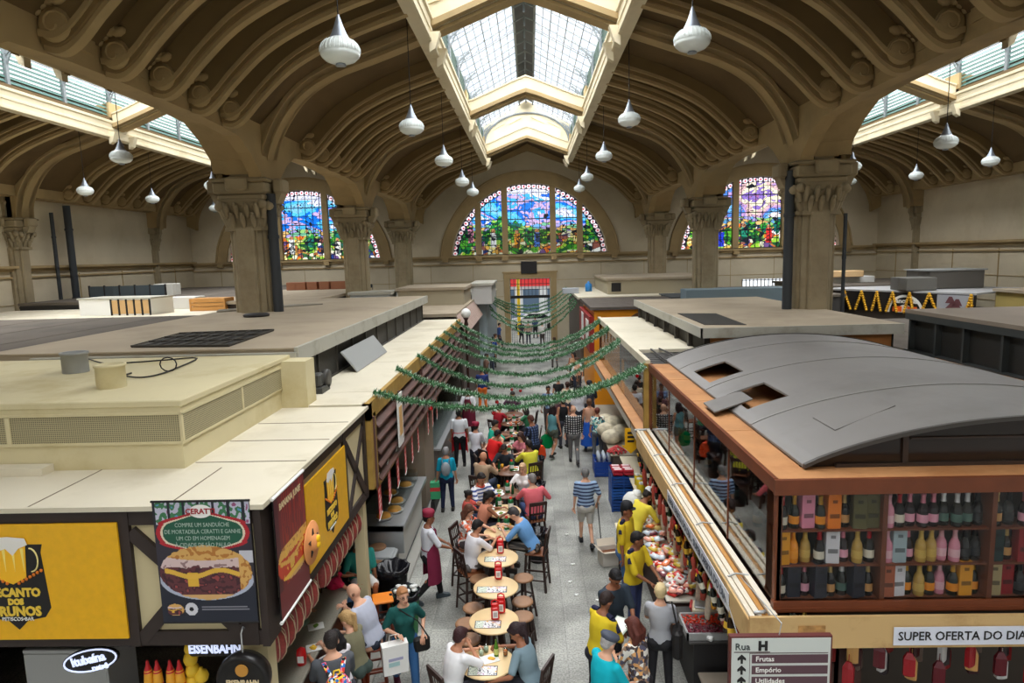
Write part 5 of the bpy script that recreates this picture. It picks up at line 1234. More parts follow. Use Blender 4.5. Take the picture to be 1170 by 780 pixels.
# lamp post with globe on left
r = thing('street_lamp', 'lamp post with white globe beside the slatted stall end', 'lamp', (-2.45, 24.6, 0)); b = MB(); b.lathe([(.12, 0), (.06, .3), (.045, 3.7), (.09, 3.75), (.05, 3.9), (.11, 4.02), (.001, 4.02)], 12); b.build('post', cmat((60, 30, 24), .5), r); b = MB(); b.ell((0, 0, 4.18), (.19, .19, .19), 0, 16); b.build('globe', m_white, r)
# ================================================================ garlands over the street
m_tin = [mat('tinsel_green', (78, 126, 84), .55), mat('tinsel_dark', (48, 92, 60), .6), mat('tinsel_silver', (206, 226, 208), .4, .3)]
def garland(A, M, B, label, grp, far=False):
    """needle tinsel hung from A to B, lowest near M"""
    r = random.Random(int(A.y * 100)); pts = []
    n = 24
    for i in range(n + 1):
        t = i / n; p_ = A.lerp(B, t); straight = A.z + (B.z - A.z) * .5; sag = (straight - M.z)
        pts.append(V((p_.x, p_.y, p_.z - sag * 4 * t * (1 - t) + .02 * sin(i * 2.1))))
    b = MB(); b.tube(pts, .03, 5, 0)
    L = sum((pts[i + 1] - pts[i]).length for i in range(n)); N = int(L / (.04 if far else .014))
    vs = []; fs = []; ms = []
    for k in range(N):
        t = k / N * n; i = int(t); c = pts[i].lerp(pts[i + 1], t - i); ax = (pts[i + 1] - pts[i]).normalized(); u = ax.orthogonal().normalized(); v = ax.cross(u)
        for q in range(6):
            a = r.uniform(0, 2 * pi); d = (u * cos(a) + v * sin(a)) * r.uniform(.06, .11) + ax * r.uniform(-.03, .03); w_ = ax * (.02 if far else .012) + u.cross(d).normalized() * .004
            o = len(vs); vs += [c - w_, c + w_, c + d]; fs.append((o, o + 1, o + 2)); ms.append(2 if r.random() < .26 else r.choice((0, 0, 1)))
    o = len(b.v); b.v += [tuple(x) for x in vs]; b.f += [[o + i for i in f] for f in fs]; b.m += ms; b.sm += [False] * len(fs)
    ob = b.build('tinsel_garland', m_tin); tag(ob, label, 'garland', grp); return pts
near_g = [((427, 448), 463, (738, 418)), ((453, 421), 454.5, (737, 415)), ((477, 406), 440, (709, 389)), ((490, 395), 427, (708, 387)), ((498, 386), 412.5, (696, 375)), ((507, 379), 405, (695, 373)), ((515, 372), 400, (686, 367)), ((521, 367), 394, (685, 365))]
far_g = [((554, 334), 349, (647, 328)), ((555, 336), 353, (649, 331)), ((556, 338), 357, (651, 334)), ((557, 341), 362, (653, 336)), ((558, 352), 368, (656, 340)), ((559, 358), 373, (658, 343)), ((557, 346), 381, (659, 345))]
ORDG = ['first', 'second', 'third', 'fourth', 'fifth', 'sixth', 'seventh', 'eighth']
GP = []
for i, (l, my, rr) in enumerate(near_g):
    A, B = P(*l, X=-2.66), P(*rr, X=2.46); M = P((l[0] + rr[0]) / 2, my + 1, X=(A.x + B.x) / 2 - .1 if False else None, Y=(A.y + B.y) / 2)
    GP.append(garland(A, M, B, 'green tinsel garland across the street, %s from the near end' % ORDG[i], 'green tinsel garlands over the street'))
for i, (l, my, rr) in enumerate(far_g):
    A, B = P(*l, X=-2.4), P(*rr, X=2.4); M = P((l[0] + rr[0]) / 2, my, Y=(A.y + B.y) / 2)
    garland(A, M, B, 'green tinsel garland in the far bunch, %s from the back door' % ORDG[i], 'far green tinsel garlands', True)
for i, (px, py, g) in enumerate(((584, 433, 2), (593, 431, 2), (573, 443, 1), (561, 459, 0), (495, 446, 0), (726, 425, 0), (500, 366, 6))):
    c = min(GP[g], key=lambda q: abs(q.x - P(px, py, Y=q.y).x)); b = MB(); b.ell((0, 0, 0), (.04, .04, .04), 0, 12); b.lathe([(.012, .035), (.012, .055), (.001, .055)], 8, mi=1)
    o = tag(b.build('bauble', [mat('red_gloss', (190, 20, 30), .2), m_inox]), 'small red bauble hanging from the green tinsel over the street', 'bauble', 'red baubles on the garlands'); o.location = (c.x, c.y, c.z - .09)
# ================================================================ tables, stools, chairs
m_ttop = mat('pale_table_top', (232, 202, 152), .35, var=.04, vscale=4); m_tdark = mat('dark_wood', (58, 40, 34), .45, var=.1, vscale=6)
m_stool = mat('stool_wood', (150, 110, 78), .5, var=.1, vscale=6); m_redst = mat('red_brown_stool', (112, 46, 24), .4, var=.15, vscale=6)
def table_proto(top):
    r = thing('round_table', 'x', 'table'); b = MB(); b.lathe([(.001, 1.015), (.34, 1.015), (.36, 1.025), (.362, 1.04), (.35, 1.05), (.001, 1.05)], 36); b.build('tabletop', top, r)
    b = MB(); b.lathe([(.06, .95), (.22, .97), (.22, 1.015), (.001, 1.015)], 8); b.build('apron_ring', m_tdark, r)
    for k in range(4):
        a = pi / 4 + k * pi / 2; b = MB(); b.bar((cos(a) * .12, sin(a) * .12, .97), (cos(a) * .27, sin(a) * .27, 0), .05, .05); b.build('leg', m_tdark, r)
    for k in range(2): b = MB(); a = pi / 4 + k * pi / 2; b.bar((cos(a) * .2, sin(a) * .2, .4), (-cos(a) * .2, -sin(a) * .2, .4), .035, .035); b.build('stretcher', m_tdark, r)
    return r
def stool_proto(seat, leg, square=False):
    r = thing('bar_stool', 'x', 'stool'); b = MB()
    if square: b.box(-.17, .17, -.17, .17, .71, .75, bev=.012)
    else: b.lathe([(.001, .71), (.16, .71), (.175, .72), (.175, .735), (.165, .75), (.12, .745), (.001, .743)], 24)
    b.build('seat', seat, r)
    for k in range(4):
        a = pi / 4 + k * pi / 2; b = MB(); b.bar((cos(a) * .12, sin(a) * .12, .72), (cos(a) * .22, sin(a) * .22, 0), .036, .036); b.build('leg', leg, r)
    b = MB()
    for z, q in ((.2, .2), (.42, .17)):
        for k in range(4):
            a = pi / 4 + k * pi / 2; c = a + pi / 2; b.bar((cos(a) * q, sin(a) * q, z), (cos(c) * q, sin(c) * q, z), .025, .025)
    b.build('stretcher', leg, r); return r
def chair_proto():
    """tall spindle-back chair; sits facing +y"""
    r = thing('bar_chair', 'x', 'chair'); b = MB(); b.box(-.19, .19, -.19, .19, .7, .735, bev=.012); b.build('seat', mat('chair_seat', (120, 70, 40), .5), r)
    for sx in (-1, 1):
        for sy in (-1, 1): b = MB(); b.bar((sx * .16, sy * .16, .71), (sx * .2, sy * .21, 0), .035, .035); b.build('leg', m_tdark, r)
    b = MB()
    for z in (.22, .42):
        for s in (-1, 1): b.bar((-.185, s * .19, z), (.185, s * .19, z), .022, .022); b.bar((s * .185, -.19, z), (s * .185, .19, z), .022, .022)
    b.build('stretcher', m_tdark, r)
    b = MB()
    for s in (-1, 1): b.bar((s * .17, -.17, .72), (s * .18, -.24, 1.16), .032, .032)
    for k in range(4): b.bar((-.1 + k * .067, -.18, .73), (-.1 + k * .067, -.235, 1.1), .014, .014)
    b.bar((-.19, -.235, 1.13), (.19, -.235, 1.13), .03, .075); b.bar((-.18, -.2, .9), (.18, -.2, .9), .018, .04); b.build('backrest', m_tdark, r); return r
T0 = table_proto(m_ttop); T0d = table_proto(mat('brown_table_top', (112, 76, 54), .4)); S0 = stool_proto(m_stool, m_tdark); S0r = stool_proto(m_redst, m_redst); S0o = stool_proto(mat('orange_seat', (232, 132, 32), .45), m_redst, True); C0 = chair_proto()
_used = set()
def place(proto, x, y, rz, label, group=None, z=0):
    o = proto if proto.name not in _used else dup(proto); _used.add(proto.name)
    o.location = (x, y, z); o.rotation_euler = (0, 0, rz); o['label'] = label
    if group: o['group'] = group
    return o
TX = -.66
TY = [7.95, 8.93, 9.9, 10.93, 12.0, 13.05, 14.1, 15.6, 16.7, 17.8, 19.0, 20.2, 21.4]
for i, y in enumerate(TY):
    lab = ['pale round table at the near end, with plates, glasses and a green bottle', 'pale round table with two red napkin holders', 'empty pale round table with a menu sheet, between two tables with red holders', 'pale round table beside the seated man in white, red holder on its near edge',
           'round table crowded with food trays before the man in blue', 'round table before the man in the pink shirt', 'round table behind the man in the pink shirt'][i] if i < 7 else '%s brown round table past the pale ones in the crowded row' % NTH[i - 7]
    place(T0 if i < 6 else T0d, TX + .02 * ((i * 5) % 3 - 1), y, .3 * i, lab, 'round tables down the street')
def sp(px, py): q = P(px, py, Z=.75); return q.x, q.y
for i, (px, py, lab) in enumerate(((548, 660, 'round wooden stool left of the empty pale table, near the spindle chair'), (541, 693, 'round wooden stool on the left between the two nearer pale tables'), (533, 711, 'round wooden stool half hidden left of the table with two red holders'), (536, 729, 'round wooden stool by the shoulder of the man in white at the near end'),
        (529, 748, 'round wooden stool under the near table, behind the seated man in white'), (598, 659, 'round wooden stool on the right, at the corner of the orange-seated chair'), (597, 686, 'round wooden stool right of the table with two red holders'), (597, 703, 'round wooden stool directly behind the long-haired woman at the near table'))):
    x, y = sp(px, py); place(S0, x, y, .2 * i, lab, 'round wooden bar stools')
# counter stools on the left
for (px, py, lab, pr_) in ((437, 682, 'tall stool with bright orange square seat beside the black trash bag', S0o), (428, 735, 'red-brown tall stool under the bald man at the snack bar counter', S0r), (404, 752, 'red-brown tall stool under the blonde ponytail woman', S0r)):
    q = P(px, py, Z=.75); place(pr_, q.x, q.y, .3, lab, 'tall stools at the snack bar counter')
# ---- things on the tables
def napkin_holder():
    r = thing('napkin_holder', 'x', 'napkin holder'); b = MB(); b.box(-.06, .06, -.045, .045, 0, .2, bev=.02); b.build('case', mat('holder_red', (214, 24, 28), .3), r)
    b = MB(); b.loft([[(sx * .055, sy * .03, z) for sx, sy in ((-1, -1), (1, -1), (1, 1), (-1, 1))] for z in (.2, .24)]); b.tube([(-.05, 0, .22), (-.045, 0, .28), (0, 0, .3), (.045, 0, .28), (.05, 0, .22)], .012, 6); b.build('handle', mat('holder_red', (214, 24, 28), .3), r)
    b = MB(); b.box(-.038, .038, -.05, -.046, .04, .15); b.box(-.038, .038, .046, .05, .04, .15); lp_ = b.build('label_panel', m_white, r)
    b = MB(); b.box(-.026, .026, -.052, -.05, .06, .13); b.build('printed_picture', cmat((190, 180, 180), .6), lp_); return r
NH = napkin_holder()
def onT(i, dx, dy): return TX + dx, TY[i] + dy
for k, (i, dx, dy, rz, lab) in enumerate(((3, .02, .16, .1, 'red napkin holder on the far edge of the table beside the man in white'), (2, .03, .26, 0, 'red napkin holder on the empty pale table with the menu sheet'), (1, .04, .02, .1, 'red napkin holder nearer the camera of the pair on one table'), (1, .12, .2, -.1, 'red napkin holder behind its twin on the same table'))):
    x, y = onT(i, dx, dy); place(NH, x, y, rz, lab, 'red napkin holders', 1.052)
m_greenh = mat('holder_green', (24, 110, 60), .3)
g_holder = None
for k, (i, dx, dy) in enumerate(((4, .1, .1), (5, .15, .05), (5, -.1, .2), (6, .05, 0), (7, .1, 0), (8, 0, .1), (9, .05, 0), (10, .0, 0), (11, .05, 0))):
    if g_holder is None:
        g_holder = thing('napkin_holder', 'x', 'napkin holder'); b = MB(); b.lathe([(.001, 0), (.05, 0), (.055, .02), (.055, .2), (.04, .23), (.001, .23)], 14); b.build('case', m_greenh, g_holder)
        b = MB(); b.lathe([(.056, .06), (.056, .15)], 14, cap=False); b.build('label_panel', m_white, g_holder); b = MB(); b.lathe([(.03, .225), (.03, .27), (.001, .28)], 10); b.build('handle', cmat((214, 60, 40), .4), g_holder)
    x, y = onT(i, dx, dy); place(g_holder, x, y, .4 * k, 'green napkin canister standing on a crowded table, %s along the row' % NTH[k], 'green napkin canisters', 1.052)
# menu sheets
def menu_col(u, v):
    if u < .03 or u > .97 or v < .04 or v > .96: return (50, 50, 54)
    if u < .34: return (206, 214, 196) if mnoise.noise(V((u * 40, v * 40, 1))) > -.2 else (120, 130, 120)
    n = mnoise.noise(V((u * 14, v * 10, 4)))
    return (238, 236, 236) if n > -.12 else [(60, 60, 70), (230, 170, 80), (200, 160, 190), (90, 90, 100)][int(((u * 31 + v * 17) % 1) * 4)]
for i, dy in ((3, -.08), (2, -.1), (1, -.12), (0, -.2)):
    x, y = onT(i, -.06, dy)
    if i != 2: m_ = paint_grid('menu_sheet', 30, 16, lambda u, v: (-.19 + u * .38, -.1 + v * .2, 0), menu_col, m_pan)
    else: m_ = paint_grid('menu_sheet', 30, 16, lambda u, v: (-.24 + u * .48, -.1 + v * .2, 0), menu_col, m_pan)
    m_.location = (x, y, 1.054); tag(m_, 'printed menu sheet lying on %s' % {3: 'the pale table by the man in white', 2: 'the empty pale table', 1: 'the table with two red holders', 0: 'the near table under the plates'}[i], 'menu', 'menu sheets on the pale tables')
# near table: bottle, glasses, plates
def simple(name, label, cat, prof, mats, loc, n=16, group=None, mi=None, extra=None, rz=0):
    b = MB(); b.lathe(prof, n)
    if extra: extra(b)
    o = tag(b.build(name, mats), label, cat, group); o.location = loc; o.rotation_euler = (0, 0, rz); return o
m_beer = mat('beer_bottle_green', (70, 120, 20), .1, spec=.6)
BTP = [(.001, 0), (.03, 0), (.031, .01), (.031, .14), (.026, .165), (.013, .2), (.012, .235), (.015, .24), (.001, .24)]
x, y = onT(0, .1, .1); r = thing('beer_bottle', 'green beer bottle standing on the near table', 'bottle', (x, y, 1.052)); b = MB(); b.lathe(BTP, 14); b.build('glass_body', m_beer, r); b = MB(); b.lathe([(.032, .04), (.032, .12)], 14, cap=False); b.build('paper_label', cmat((200, 210, 120), .5), r)
GLP = [(.001, 0), (.028, 0), (.036, .1), (.034, .1), (.026, .01), (.001, .01)]
for dx, dy, rgb, lab in ((-.1, .12, (235, 230, 190), 'clear drinking glass of pale drink on the near table'), (-.04, .2, (215, 225, 200), 'clear drinking glass with lemon behind the other glass'), (.22, .12, (236, 120, 40), 'glass of orange drink by the hand of the long-haired woman')):
    x, y = onT(0, dx, dy); r = thing('drinking_glass', lab, 'glass', (x, y, 1.052)); b = MB(); b.lathe(GLP, 14); b.build('glass_wall', see_through('glass_clear2', (225, 235, 235), .12), r); b = MB(); b.lathe([(.001, .012), (.026, .012), (.031, .07), (.001, .07)], 12); b.build('drink', cmat(rgb, .2), r)
def plate(x, y, z, food, lab, grp=None, sq=False):
    r = thing('plate', lab, 'plate', (x, y, z), .4, grp); b = MB()
    if sq: b.box(-.11, .11, -.09, .09, 0, .012, bev=.005); 
    else: b.lathe([(.001, 0), (.07, 0), (.11, .015), (.105, .02), (.065, .006), (.001, .006)], 22)
    b.build('dish', m_white, r); b = MB(); rr = random.Random(int(x * 100 + y * 10))
    for k in range(7): a = rr.uniform(0, 6.3); d = rr.uniform(0, .05); b.ell((cos(a) * d, sin(a) * d, .02), (rr.uniform(.02, .04), rr.uniform(.015, .03), .014), 0, 8)
    b.build('food', cmat(food, .6), r); return r
x, y = onT(0, -.16, -.02); plate(x, y, 1.052, (120, 160, 60), 'white plate of green salad before the man in white at the near table')
x, y = onT(0, .02, .04); plate(x, y, 1.052, (238, 180, 70), 'square white plate with a yellow snack in the middle of the near table', None, True)
rr = random.Random(5)
for i in range(4, 12):
    for k in range(4):
        dx, dy = rr.uniform(-.22, .22), rr.uniform(-.22, .22); x, y = onT(i, dx, dy)
        if k % 2 == 0: plate(x, y, 1.052, rr.choice([(226, 170, 70), (120, 150, 60), (220, 120, 60), (238, 210, 150)]), 'plate of food on the crowded tables in the middle of the row', 'plates on the crowded tables')
        elif k == 1: simple('drinking_glass', 'full glass on the crowded tables in the middle of the row', 'glass', [(.001, 0), (.028, 0), (.036, .1), (.001, .1)], cmat(rr.choice([(236, 180, 60), (230, 230, 220), (200, 110, 50)]), .2), (x, y, 1.052), 12, 'glasses on the crowded tables')
        else: simple('beer_bottle', 'green glass bottle on the crowded tables in the middle of the row', 'bottle', BTP, mat('dark_green_glass', (20, 80, 40), .15), (x, y, 1.052), 12, 'bottles on the crowded tables')
# counter items on the left snack bar
for (px, py, kind, lab) in ((366, 677, 0, 'dark sauce bottle on the snack bar counter before the bald man'), (345, 758, 1, 'red bottle-shaped holder on the snack bar counter'), (361, 716, 2, 'square white plate with greens on the snack bar counter'), (361, 740, 3, 'square white plate with a yellow snack in front of the backpacker'), (345, 712, 4, 'round green-grey dish on the far side of the snack bar counter')):
    q = P(px, py, Z=1.06); x = max(-3.68, min(-3.06, q.x)); y = q.y
    if kind == 0: simple('sauce_bottle', lab, 'bottle', BTP, mat('brown_glass', (60, 44, 20), .15), (x, y, 1.062))
    elif kind == 1:
        r = thing('napkin_holder', lab, 'napkin holder', (x, y, 1.062)); b = MB(); b.lathe([(.001, 0), (.06, 0), (.065, .12), (.055, .2), (.001, .24)], 14); b.build('case', MATS['holder_red'], r); b = MB(); b.box(-.03, .05, -.068, -.06, .05, .14); b.build('label_panel', m_white, r)
    elif kind == 4: simple('dish', lab, 'dish', [(.001, 0), (.1, 0), (.12, .02), (.001, .015)], cmat((120, 150, 130), .4), (x, y, 1.062), 22)
    else: plate(x, y, 1.062, (110, 150, 60) if kind == 2 else (240, 190, 50), lab, None, True)
q = P(345, 768, Z=1.06)
for k in range(5):
    b = MB(); b.lathe([(.001, 0), (.03, 0), (.034, .03), (.034, .12), (.02, .15), (.012, .17), (.012, .19), (.001, .19)], 12); o = tag(b.build('water_bottle', see_through('pet_plastic', (215, 228, 238), .2)), 'clear plastic bottle on the snack bar counter near the backpacker', 'bottle', 'plastic bottles on the snack bar counter'); o.location = (-3.55 + .07 * (k % 3), 7.35 + .09 * k, 1.062)
# ---- bins along the tables
def bin_(x, y, label, h=.62, r_=.2, rgb=(28, 28, 30), liner=True):
    r = thing('trash_bin', label, 'bin', (x, y, 0)); b = MB(); b.lathe([(.001, 0), (r_ * .8, 0), (r_, h), (r_ * 1.08, h), (r_ * 1.08, h + .03), (r_ * .92, h + .03), (r_ * .75, .05), (.001, .05)], 20); b.build('bin_body', cmat(rgb, .5), r)
    if liner:
        b = MB(); rr = random.Random(3)
        ring = [[(cos(a) * rad * (1 + .04 * sin(a * 7)), sin(a) * rad * (1 + .04 * sin(a * 5)), z + .015 * sin(a * 9)) for a in [2 * pi * k / 28 for k in range(28)]] for rad, z in ((r_ * 1.0, h - .1), (r_ * 1.13, h + .045), (r_ * .95, h + .05), (r_ * .6, h - .1), (r_ * .1, h - .15))]
        b.loft(ring, 0, False, smooth=True); b.build('bag_liner', mat('black_bag', (20, 20, 24), .25, bump=.4, bscale=12), r)
    return r
for px, py, lab in ((615, 640, 'black trash bin with liner beside the man in the blue shirt'), (614, 580, 'black trash bin beside the man in the pink shirt'), (614, 548, 'black trash bin on the right of the man in the yellow tee'), (612, 527, 'black trash bin farther back on the right of the man in the yellow tee')):
    q = P(px, py, Z=0); bin_(q.x, q.y, lab)
q = P(465, 722, Z=0); bin_(q.x, q.y, 'green trash bin overflowing with napkins, by the orange stool', .7, .24, (20, 130, 60))
b = MB(); rr = random.Random(2)
for k in range(14): b.ell((rr.uniform(-.15, .15), rr.uniform(-.15, .15), .72 + rr.uniform(0, .08)), (.06, .05, .03), 0, 6)
o = tag(b.build('napkin_litter', m_white), 'crumpled white napkins heaped in the green trash bin', 'napkins', kind='stuff'); o.location = (q.x, q.y, 0)
q = P(451, 700, Z=0); bin_(q.x, q.y, 'tall black trash bin with glossy bag, in front of the green bin', .85, .27)
for k, (px, py) in enumerate(((654, 645), (651, 665), (658, 680), (683, 686), (672, 738), (700, 683), (461, 735), (647, 611), (590, 618), (702, 684))):
    q = P(px, py, Z=0); b = MB(); rr = random.Random(k); b.ell((0, 0, .012), (.05, .035, .012), 0, 7, Matrix.Rotation(k, 3, 'Z')); b.ell((.03, .01, .014), (.03, .03, .014), 0, 6)
    o = tag(b.build('paper_scrap', m_white), 'small white paper scrap lying on the grey street floor', 'paper', 'paper scraps on the floor'); o.location = (q.x, q.y, 0)
# ================================================================ right-hand counters and goods
def counter(name, label, x0, x1, y0, y1, z, top, body):
    r = thing(name, label, 'counter'); b = MB(); b.box(x0, x1, y0, y1, z - .04, z, bev=.01); b.build('counter_top', top, r); b = MB(); b.box(x0 + .08, x1 - .02, y0 + .04, y1 - .04, 0, z - .04); b.build('counter_body', body, r); return r
counter('goods_counter', 'long counter heaped with packaged foods under the wine stall awning', 2.02, 3.0, 9.7, 13.4, .88, cmat((190, 184, 170), .6), cmat((70, 52, 44), .7))
counter('goods_counter', 'dark low counter carrying the dried fruit tray and the scale', 2.1, 3.1, 8.6, 9.55, .88, cmat((60, 58, 56), .5), cmat((36, 34, 34), .6))
counter('goods_counter', 'counter with yellow jars and cheeses beyond the blue crates', 2.3, 3.2, 14.2, 17.2, .86, cmat((206, 196, 170), .6), cmat((80, 50, 40), .7))
counter('goods_counter', 'counter with sacks and pale salted fish by the glass-fronted stall', 2.1, 3.2, 17.5, 23.5, .8, cmat((170, 160, 140), .6), cmat((96, 84, 74), .7))
# back shelves of the wine stall, full of bottles
b = MB(); b.box(3.3, 3.6, 6.9, 13.8, 0, 2.1)
for z in (.9, 1.3, 1.7): b.box(3.05, 3.32, 6.9, 13.8, z - .02, z)
for y in (6.9, 8.6, 10.3, 12.0, 13.7): b.box(3.05, 3.35, y, y + .05, 0, 2.1)
tag(b.build('bottle_rack', mat('rack_wood', (64, 34, 26), .6)), 'dark wooden rack of bottles under the wine stall awning', 'shelf')
rr = random.Random(11)
for z in (.9, 1.3, 1.7):
    for k in range(24):
        y = 7.1 + k * .28
        if rr.random() < .12: continue
        o = bottle(rr.choice(['dark', 'dark', 'green', 'amber', 'black', 'white', 'gold'])); o.location = (3.16, y, z); o['label'] = 'wine bottle standing on the dark rack under the awning'; o['group'] = 'bottles on the dark rack'
# bottles and cured goods strung up below the fascia
HB = MB(); HB.lathe([(.001, 0), (.038, 0), (.04, .01), (.04, .2), (.014, .27), (.013, .33), (.001, .33)], 10, mi=0); HB.lathe([(.041, .06), (.041, .15)], 10, mi=1, cap=False); HB.lathe([(.016, .27), (.016, .335), (.001, .336)], 8, mi=2)
HV = []
for gl, lb_, fo in (((16, 20, 16), (226, 220, 200), (170, 30, 40)), ((40, 24, 12), (236, 190, 60), (214, 170, 60)), ((22, 50, 26), (240, 236, 226), (30, 30, 34)), ((220, 150, 40), (240, 200, 60), (200, 40, 40)), ((170, 60, 50), (230, 200, 190), (190, 40, 40))):
    HV.append(HB.build('strung_bottle', [mat('sb_%d' % gl[0], gl, .15, spec=.6), cmat(lb_, .5), cmat(fo, .4)]))
cnt = 0; HVu = set()
for k in range(128):
    y = 7.0 + (k % 32) * .215 + rr.uniform(-.04, .04); x = 2.3 + .13 * (k // 32) + rr.uniform(-.03, .03); z = 1.7 + rr.uniform(-.12, .04) - .17 * (k // 32)
    v = HV[int(rr.random() ** 1.4 * 5)]
    o = v if v.name not in HVu else dup(v); HVu.add(v.name); o.location = (x, y, z); o.rotation_euler = (rr.uniform(-.35, .35), rr.uniform(-.3, .3), rr.uniform(0, 6)); tag(o, 'bottle strung up in the dense row under the wine stall fascia', 'bottle', 'bottles strung up under the fascia')
SAL = MB(); SAL.lathe([(.001, 0), (.035, .02), (.045, .1), (.045, .3), (.03, .38), (.006, .4), (.005, .5), (.001, .5)], 10)
SV = [SAL.build('hanging_sausage', mat('sausage_%d' % i, c_, .5, var=.2, vscale=20)) for i, c_ in enumerate([(170, 70, 56), (196, 130, 110), (236, 206, 40), (206, 190, 170)])]; su = set()
for k in range(40):
    v = SV[(k * 7) % 4]; o = v if v.name not in su else dup(v); su.add(v.name); o.location = (2.28 + .1 * (k % 4), 8.6 + k * .125, 1.5 - .12 * ((k * 3) % 4)); o.rotation_euler = (rr.uniform(-.1, .1), rr.uniform(-.1, .1), 0)
    tag(o, ('yellow' if v is SV[2] or v.name.startswith(SV[2].name) else 'cured') + ' sausage hanging over the packaged foods counter', 'sausage', 'sausages over the goods counter')
# packets on the counter
PK = []
for i, c_ in enumerate([(236, 232, 226), (214, 60, 50), (240, 170, 150), (226, 200, 90), (120, 60, 70), (230, 120, 60), (200, 214, 224)]):
    b = MB(); b.loft([[(sx * w_, sy * w_ * .7, z) for sx, sy in ((-1, -1), (0, -1.1), (1, -1), (1.08, 0), (1, 1), (0, 1.1), (-1, 1), (-1.08, 0))] for w_, z in ((.05, 0), (.075, .015), (.08, .035), (.06, .055))], smooth=True); b.box(-.03, .03, -.02, .02, .053, .058, 1); PK.append(b.build('food_packet', [cmat(c_, .35), m_white if i else cmat((200, 60, 60), .5)]))
pu = set()
for k in range(230):
    v = PK[int(rr.random() ** 1.2 * 7)]; o = v if v.name not in pu else dup(v); pu.add(v.name)
    x = 2.08 + rr.random() * .84; y = 9.8 + rr.random() * 2.6; lay = rr.choice([0, 1, 1, 2, 3]) if .1 < (x - 2.1) < .8 else rr.choice([0, 0, 1])
    o.location = (x, y, .882 + lay * .05); o.rotation_euler = (rr.uniform(-.15, .15) * lay, rr.uniform(-.15, .15) * lay, rr.uniform(0, 6)); tag(o, 'small plastic food packet in the heap on the long goods counter', 'packet', 'food packets heaped on the goods counter')
def jar(x, y, z, rgb, h, r_, lab, grp, lid=(226, 222, 210)):
    r = thing('jar', lab, 'jar', (x, y, z), 0, grp); b = MB(); b.lathe([(.001, 0), (r_, 0), (r_, h * .85), (r_ * .85, h * .9), (.001, h * .9)], 14); b.build('jar_body', cmat(rgb, .3), r); b = MB(); b.lathe([(r_ * .9, h * .88), (r_ * .92, h), (.001, h)], 14); b.build('lid', cmat(lid, .5), r)
for k in range(8): jar(2.2 + .13 * (k % 4), 12.55 + .15 * (k // 4), .882, [(236, 206, 140), (206, 196, 180), (226, 190, 120)][k % 3], .15, .055, 'jar with pale lid at the far end of the long goods counter', 'jars on the goods counter')
for k in range(6): jar(2.42 + .14 * (k % 2), 14.4 + .3 * (k // 2), .862, (236, 210, 40), .26, .07, 'tall yellow plastic jar on the counter beyond the blue crates', 'yellow jars')
for k, (x, y, s_) in enumerate(((2.25, 12.95, 1), (2.5, 13.15, 1.1), (2.35, 12.3, .9), (2.6, 12.85, .8))):
    simple('cheese_wheel', 'round pale yellow cheese wheel on the goods counter', 'cheese', [(.001, 0), (.15 * s_, 0), (.17 * s_, .03), (.17 * s_, .07), (.15 * s_, .1), (.001, .1)], cmat((236, 210, 130), .5), (x, y, .882 if k != 2 else .94), 24, 'cheese wheels on the goods counter')
for k in range(10):
    o = simple('snack_box', 'yellow box in the row on the jars counter', 'box', [(.001, 0), (.06, 0), (.06, .1), (.001, .1)], cmat((236, 190, 60), .5), (2.9 + .0 * k, 14.35 + .14 * k, .862), 4, 'yellow boxes beyond the blue crates')
# kitchen scale, dried fruit tray
q = P(800, 692, Z=1.0); r = thing('weighing_scale', 'cream weighing scale with a steel platform on the dark counter', 'scale', (2.55, 9.4, .88), -.3)
b = MB(); b.box(-.2, .2, -.16, .16, .0, .1, bev=.03); b.build('scale_body', cmat((226, 216, 186), .4), r); b = MB(); b.box(-.17, .2, -.15, .15, .11, .13, bev=.008); b.build('platform', m_inox, r); b = MB(); b.slab([(-.205, -.12, .02), (-.205, .12, .02), (-.24, .12, .09), (-.24, -.12, .09)], (.03, 0, 0)); b.build('display', cmat((176, 60, 60), .4), r)
r = thing('fruit_tray', 'tray of red and purple dried fruits by the grey-shirted woman', 'tray', (2.42, 8.92, .88)); b = MB(); b.box(-.32, .32, -.26, .26, 0, .03); b.box(-.34, .34, -.28, -.25, 0, .1); b.box(-.34, .34, .25, .28, 0, .1); b.box(-.34, -.31, -.28, .28, 0, .1); b.box(.31, .34, -.28, .28, 0, .1); b.build('tray_body', m_inox, r)
o = MB(); 
for k in range(420):
    x, y = rr.uniform(-.3, .3), rr.uniform(-.24, .24); o.ell((x, y, .05 + rr.uniform(0, .05)), (.02, .017, .015), 0 if y > 0 else 1, 5)
tag(o.build('dried_fruit', [cmat((206, 60, 30), .4), cmat((120, 44, 60), .4)], r), kind='stuff')
simple('price_tag', 'small white price tag on the fruit tray', 'tag', [(.001, 0), (.05, 0), (.05, .05), (.001, .05)], m_white, (2.4, 8.62, .9), 4)
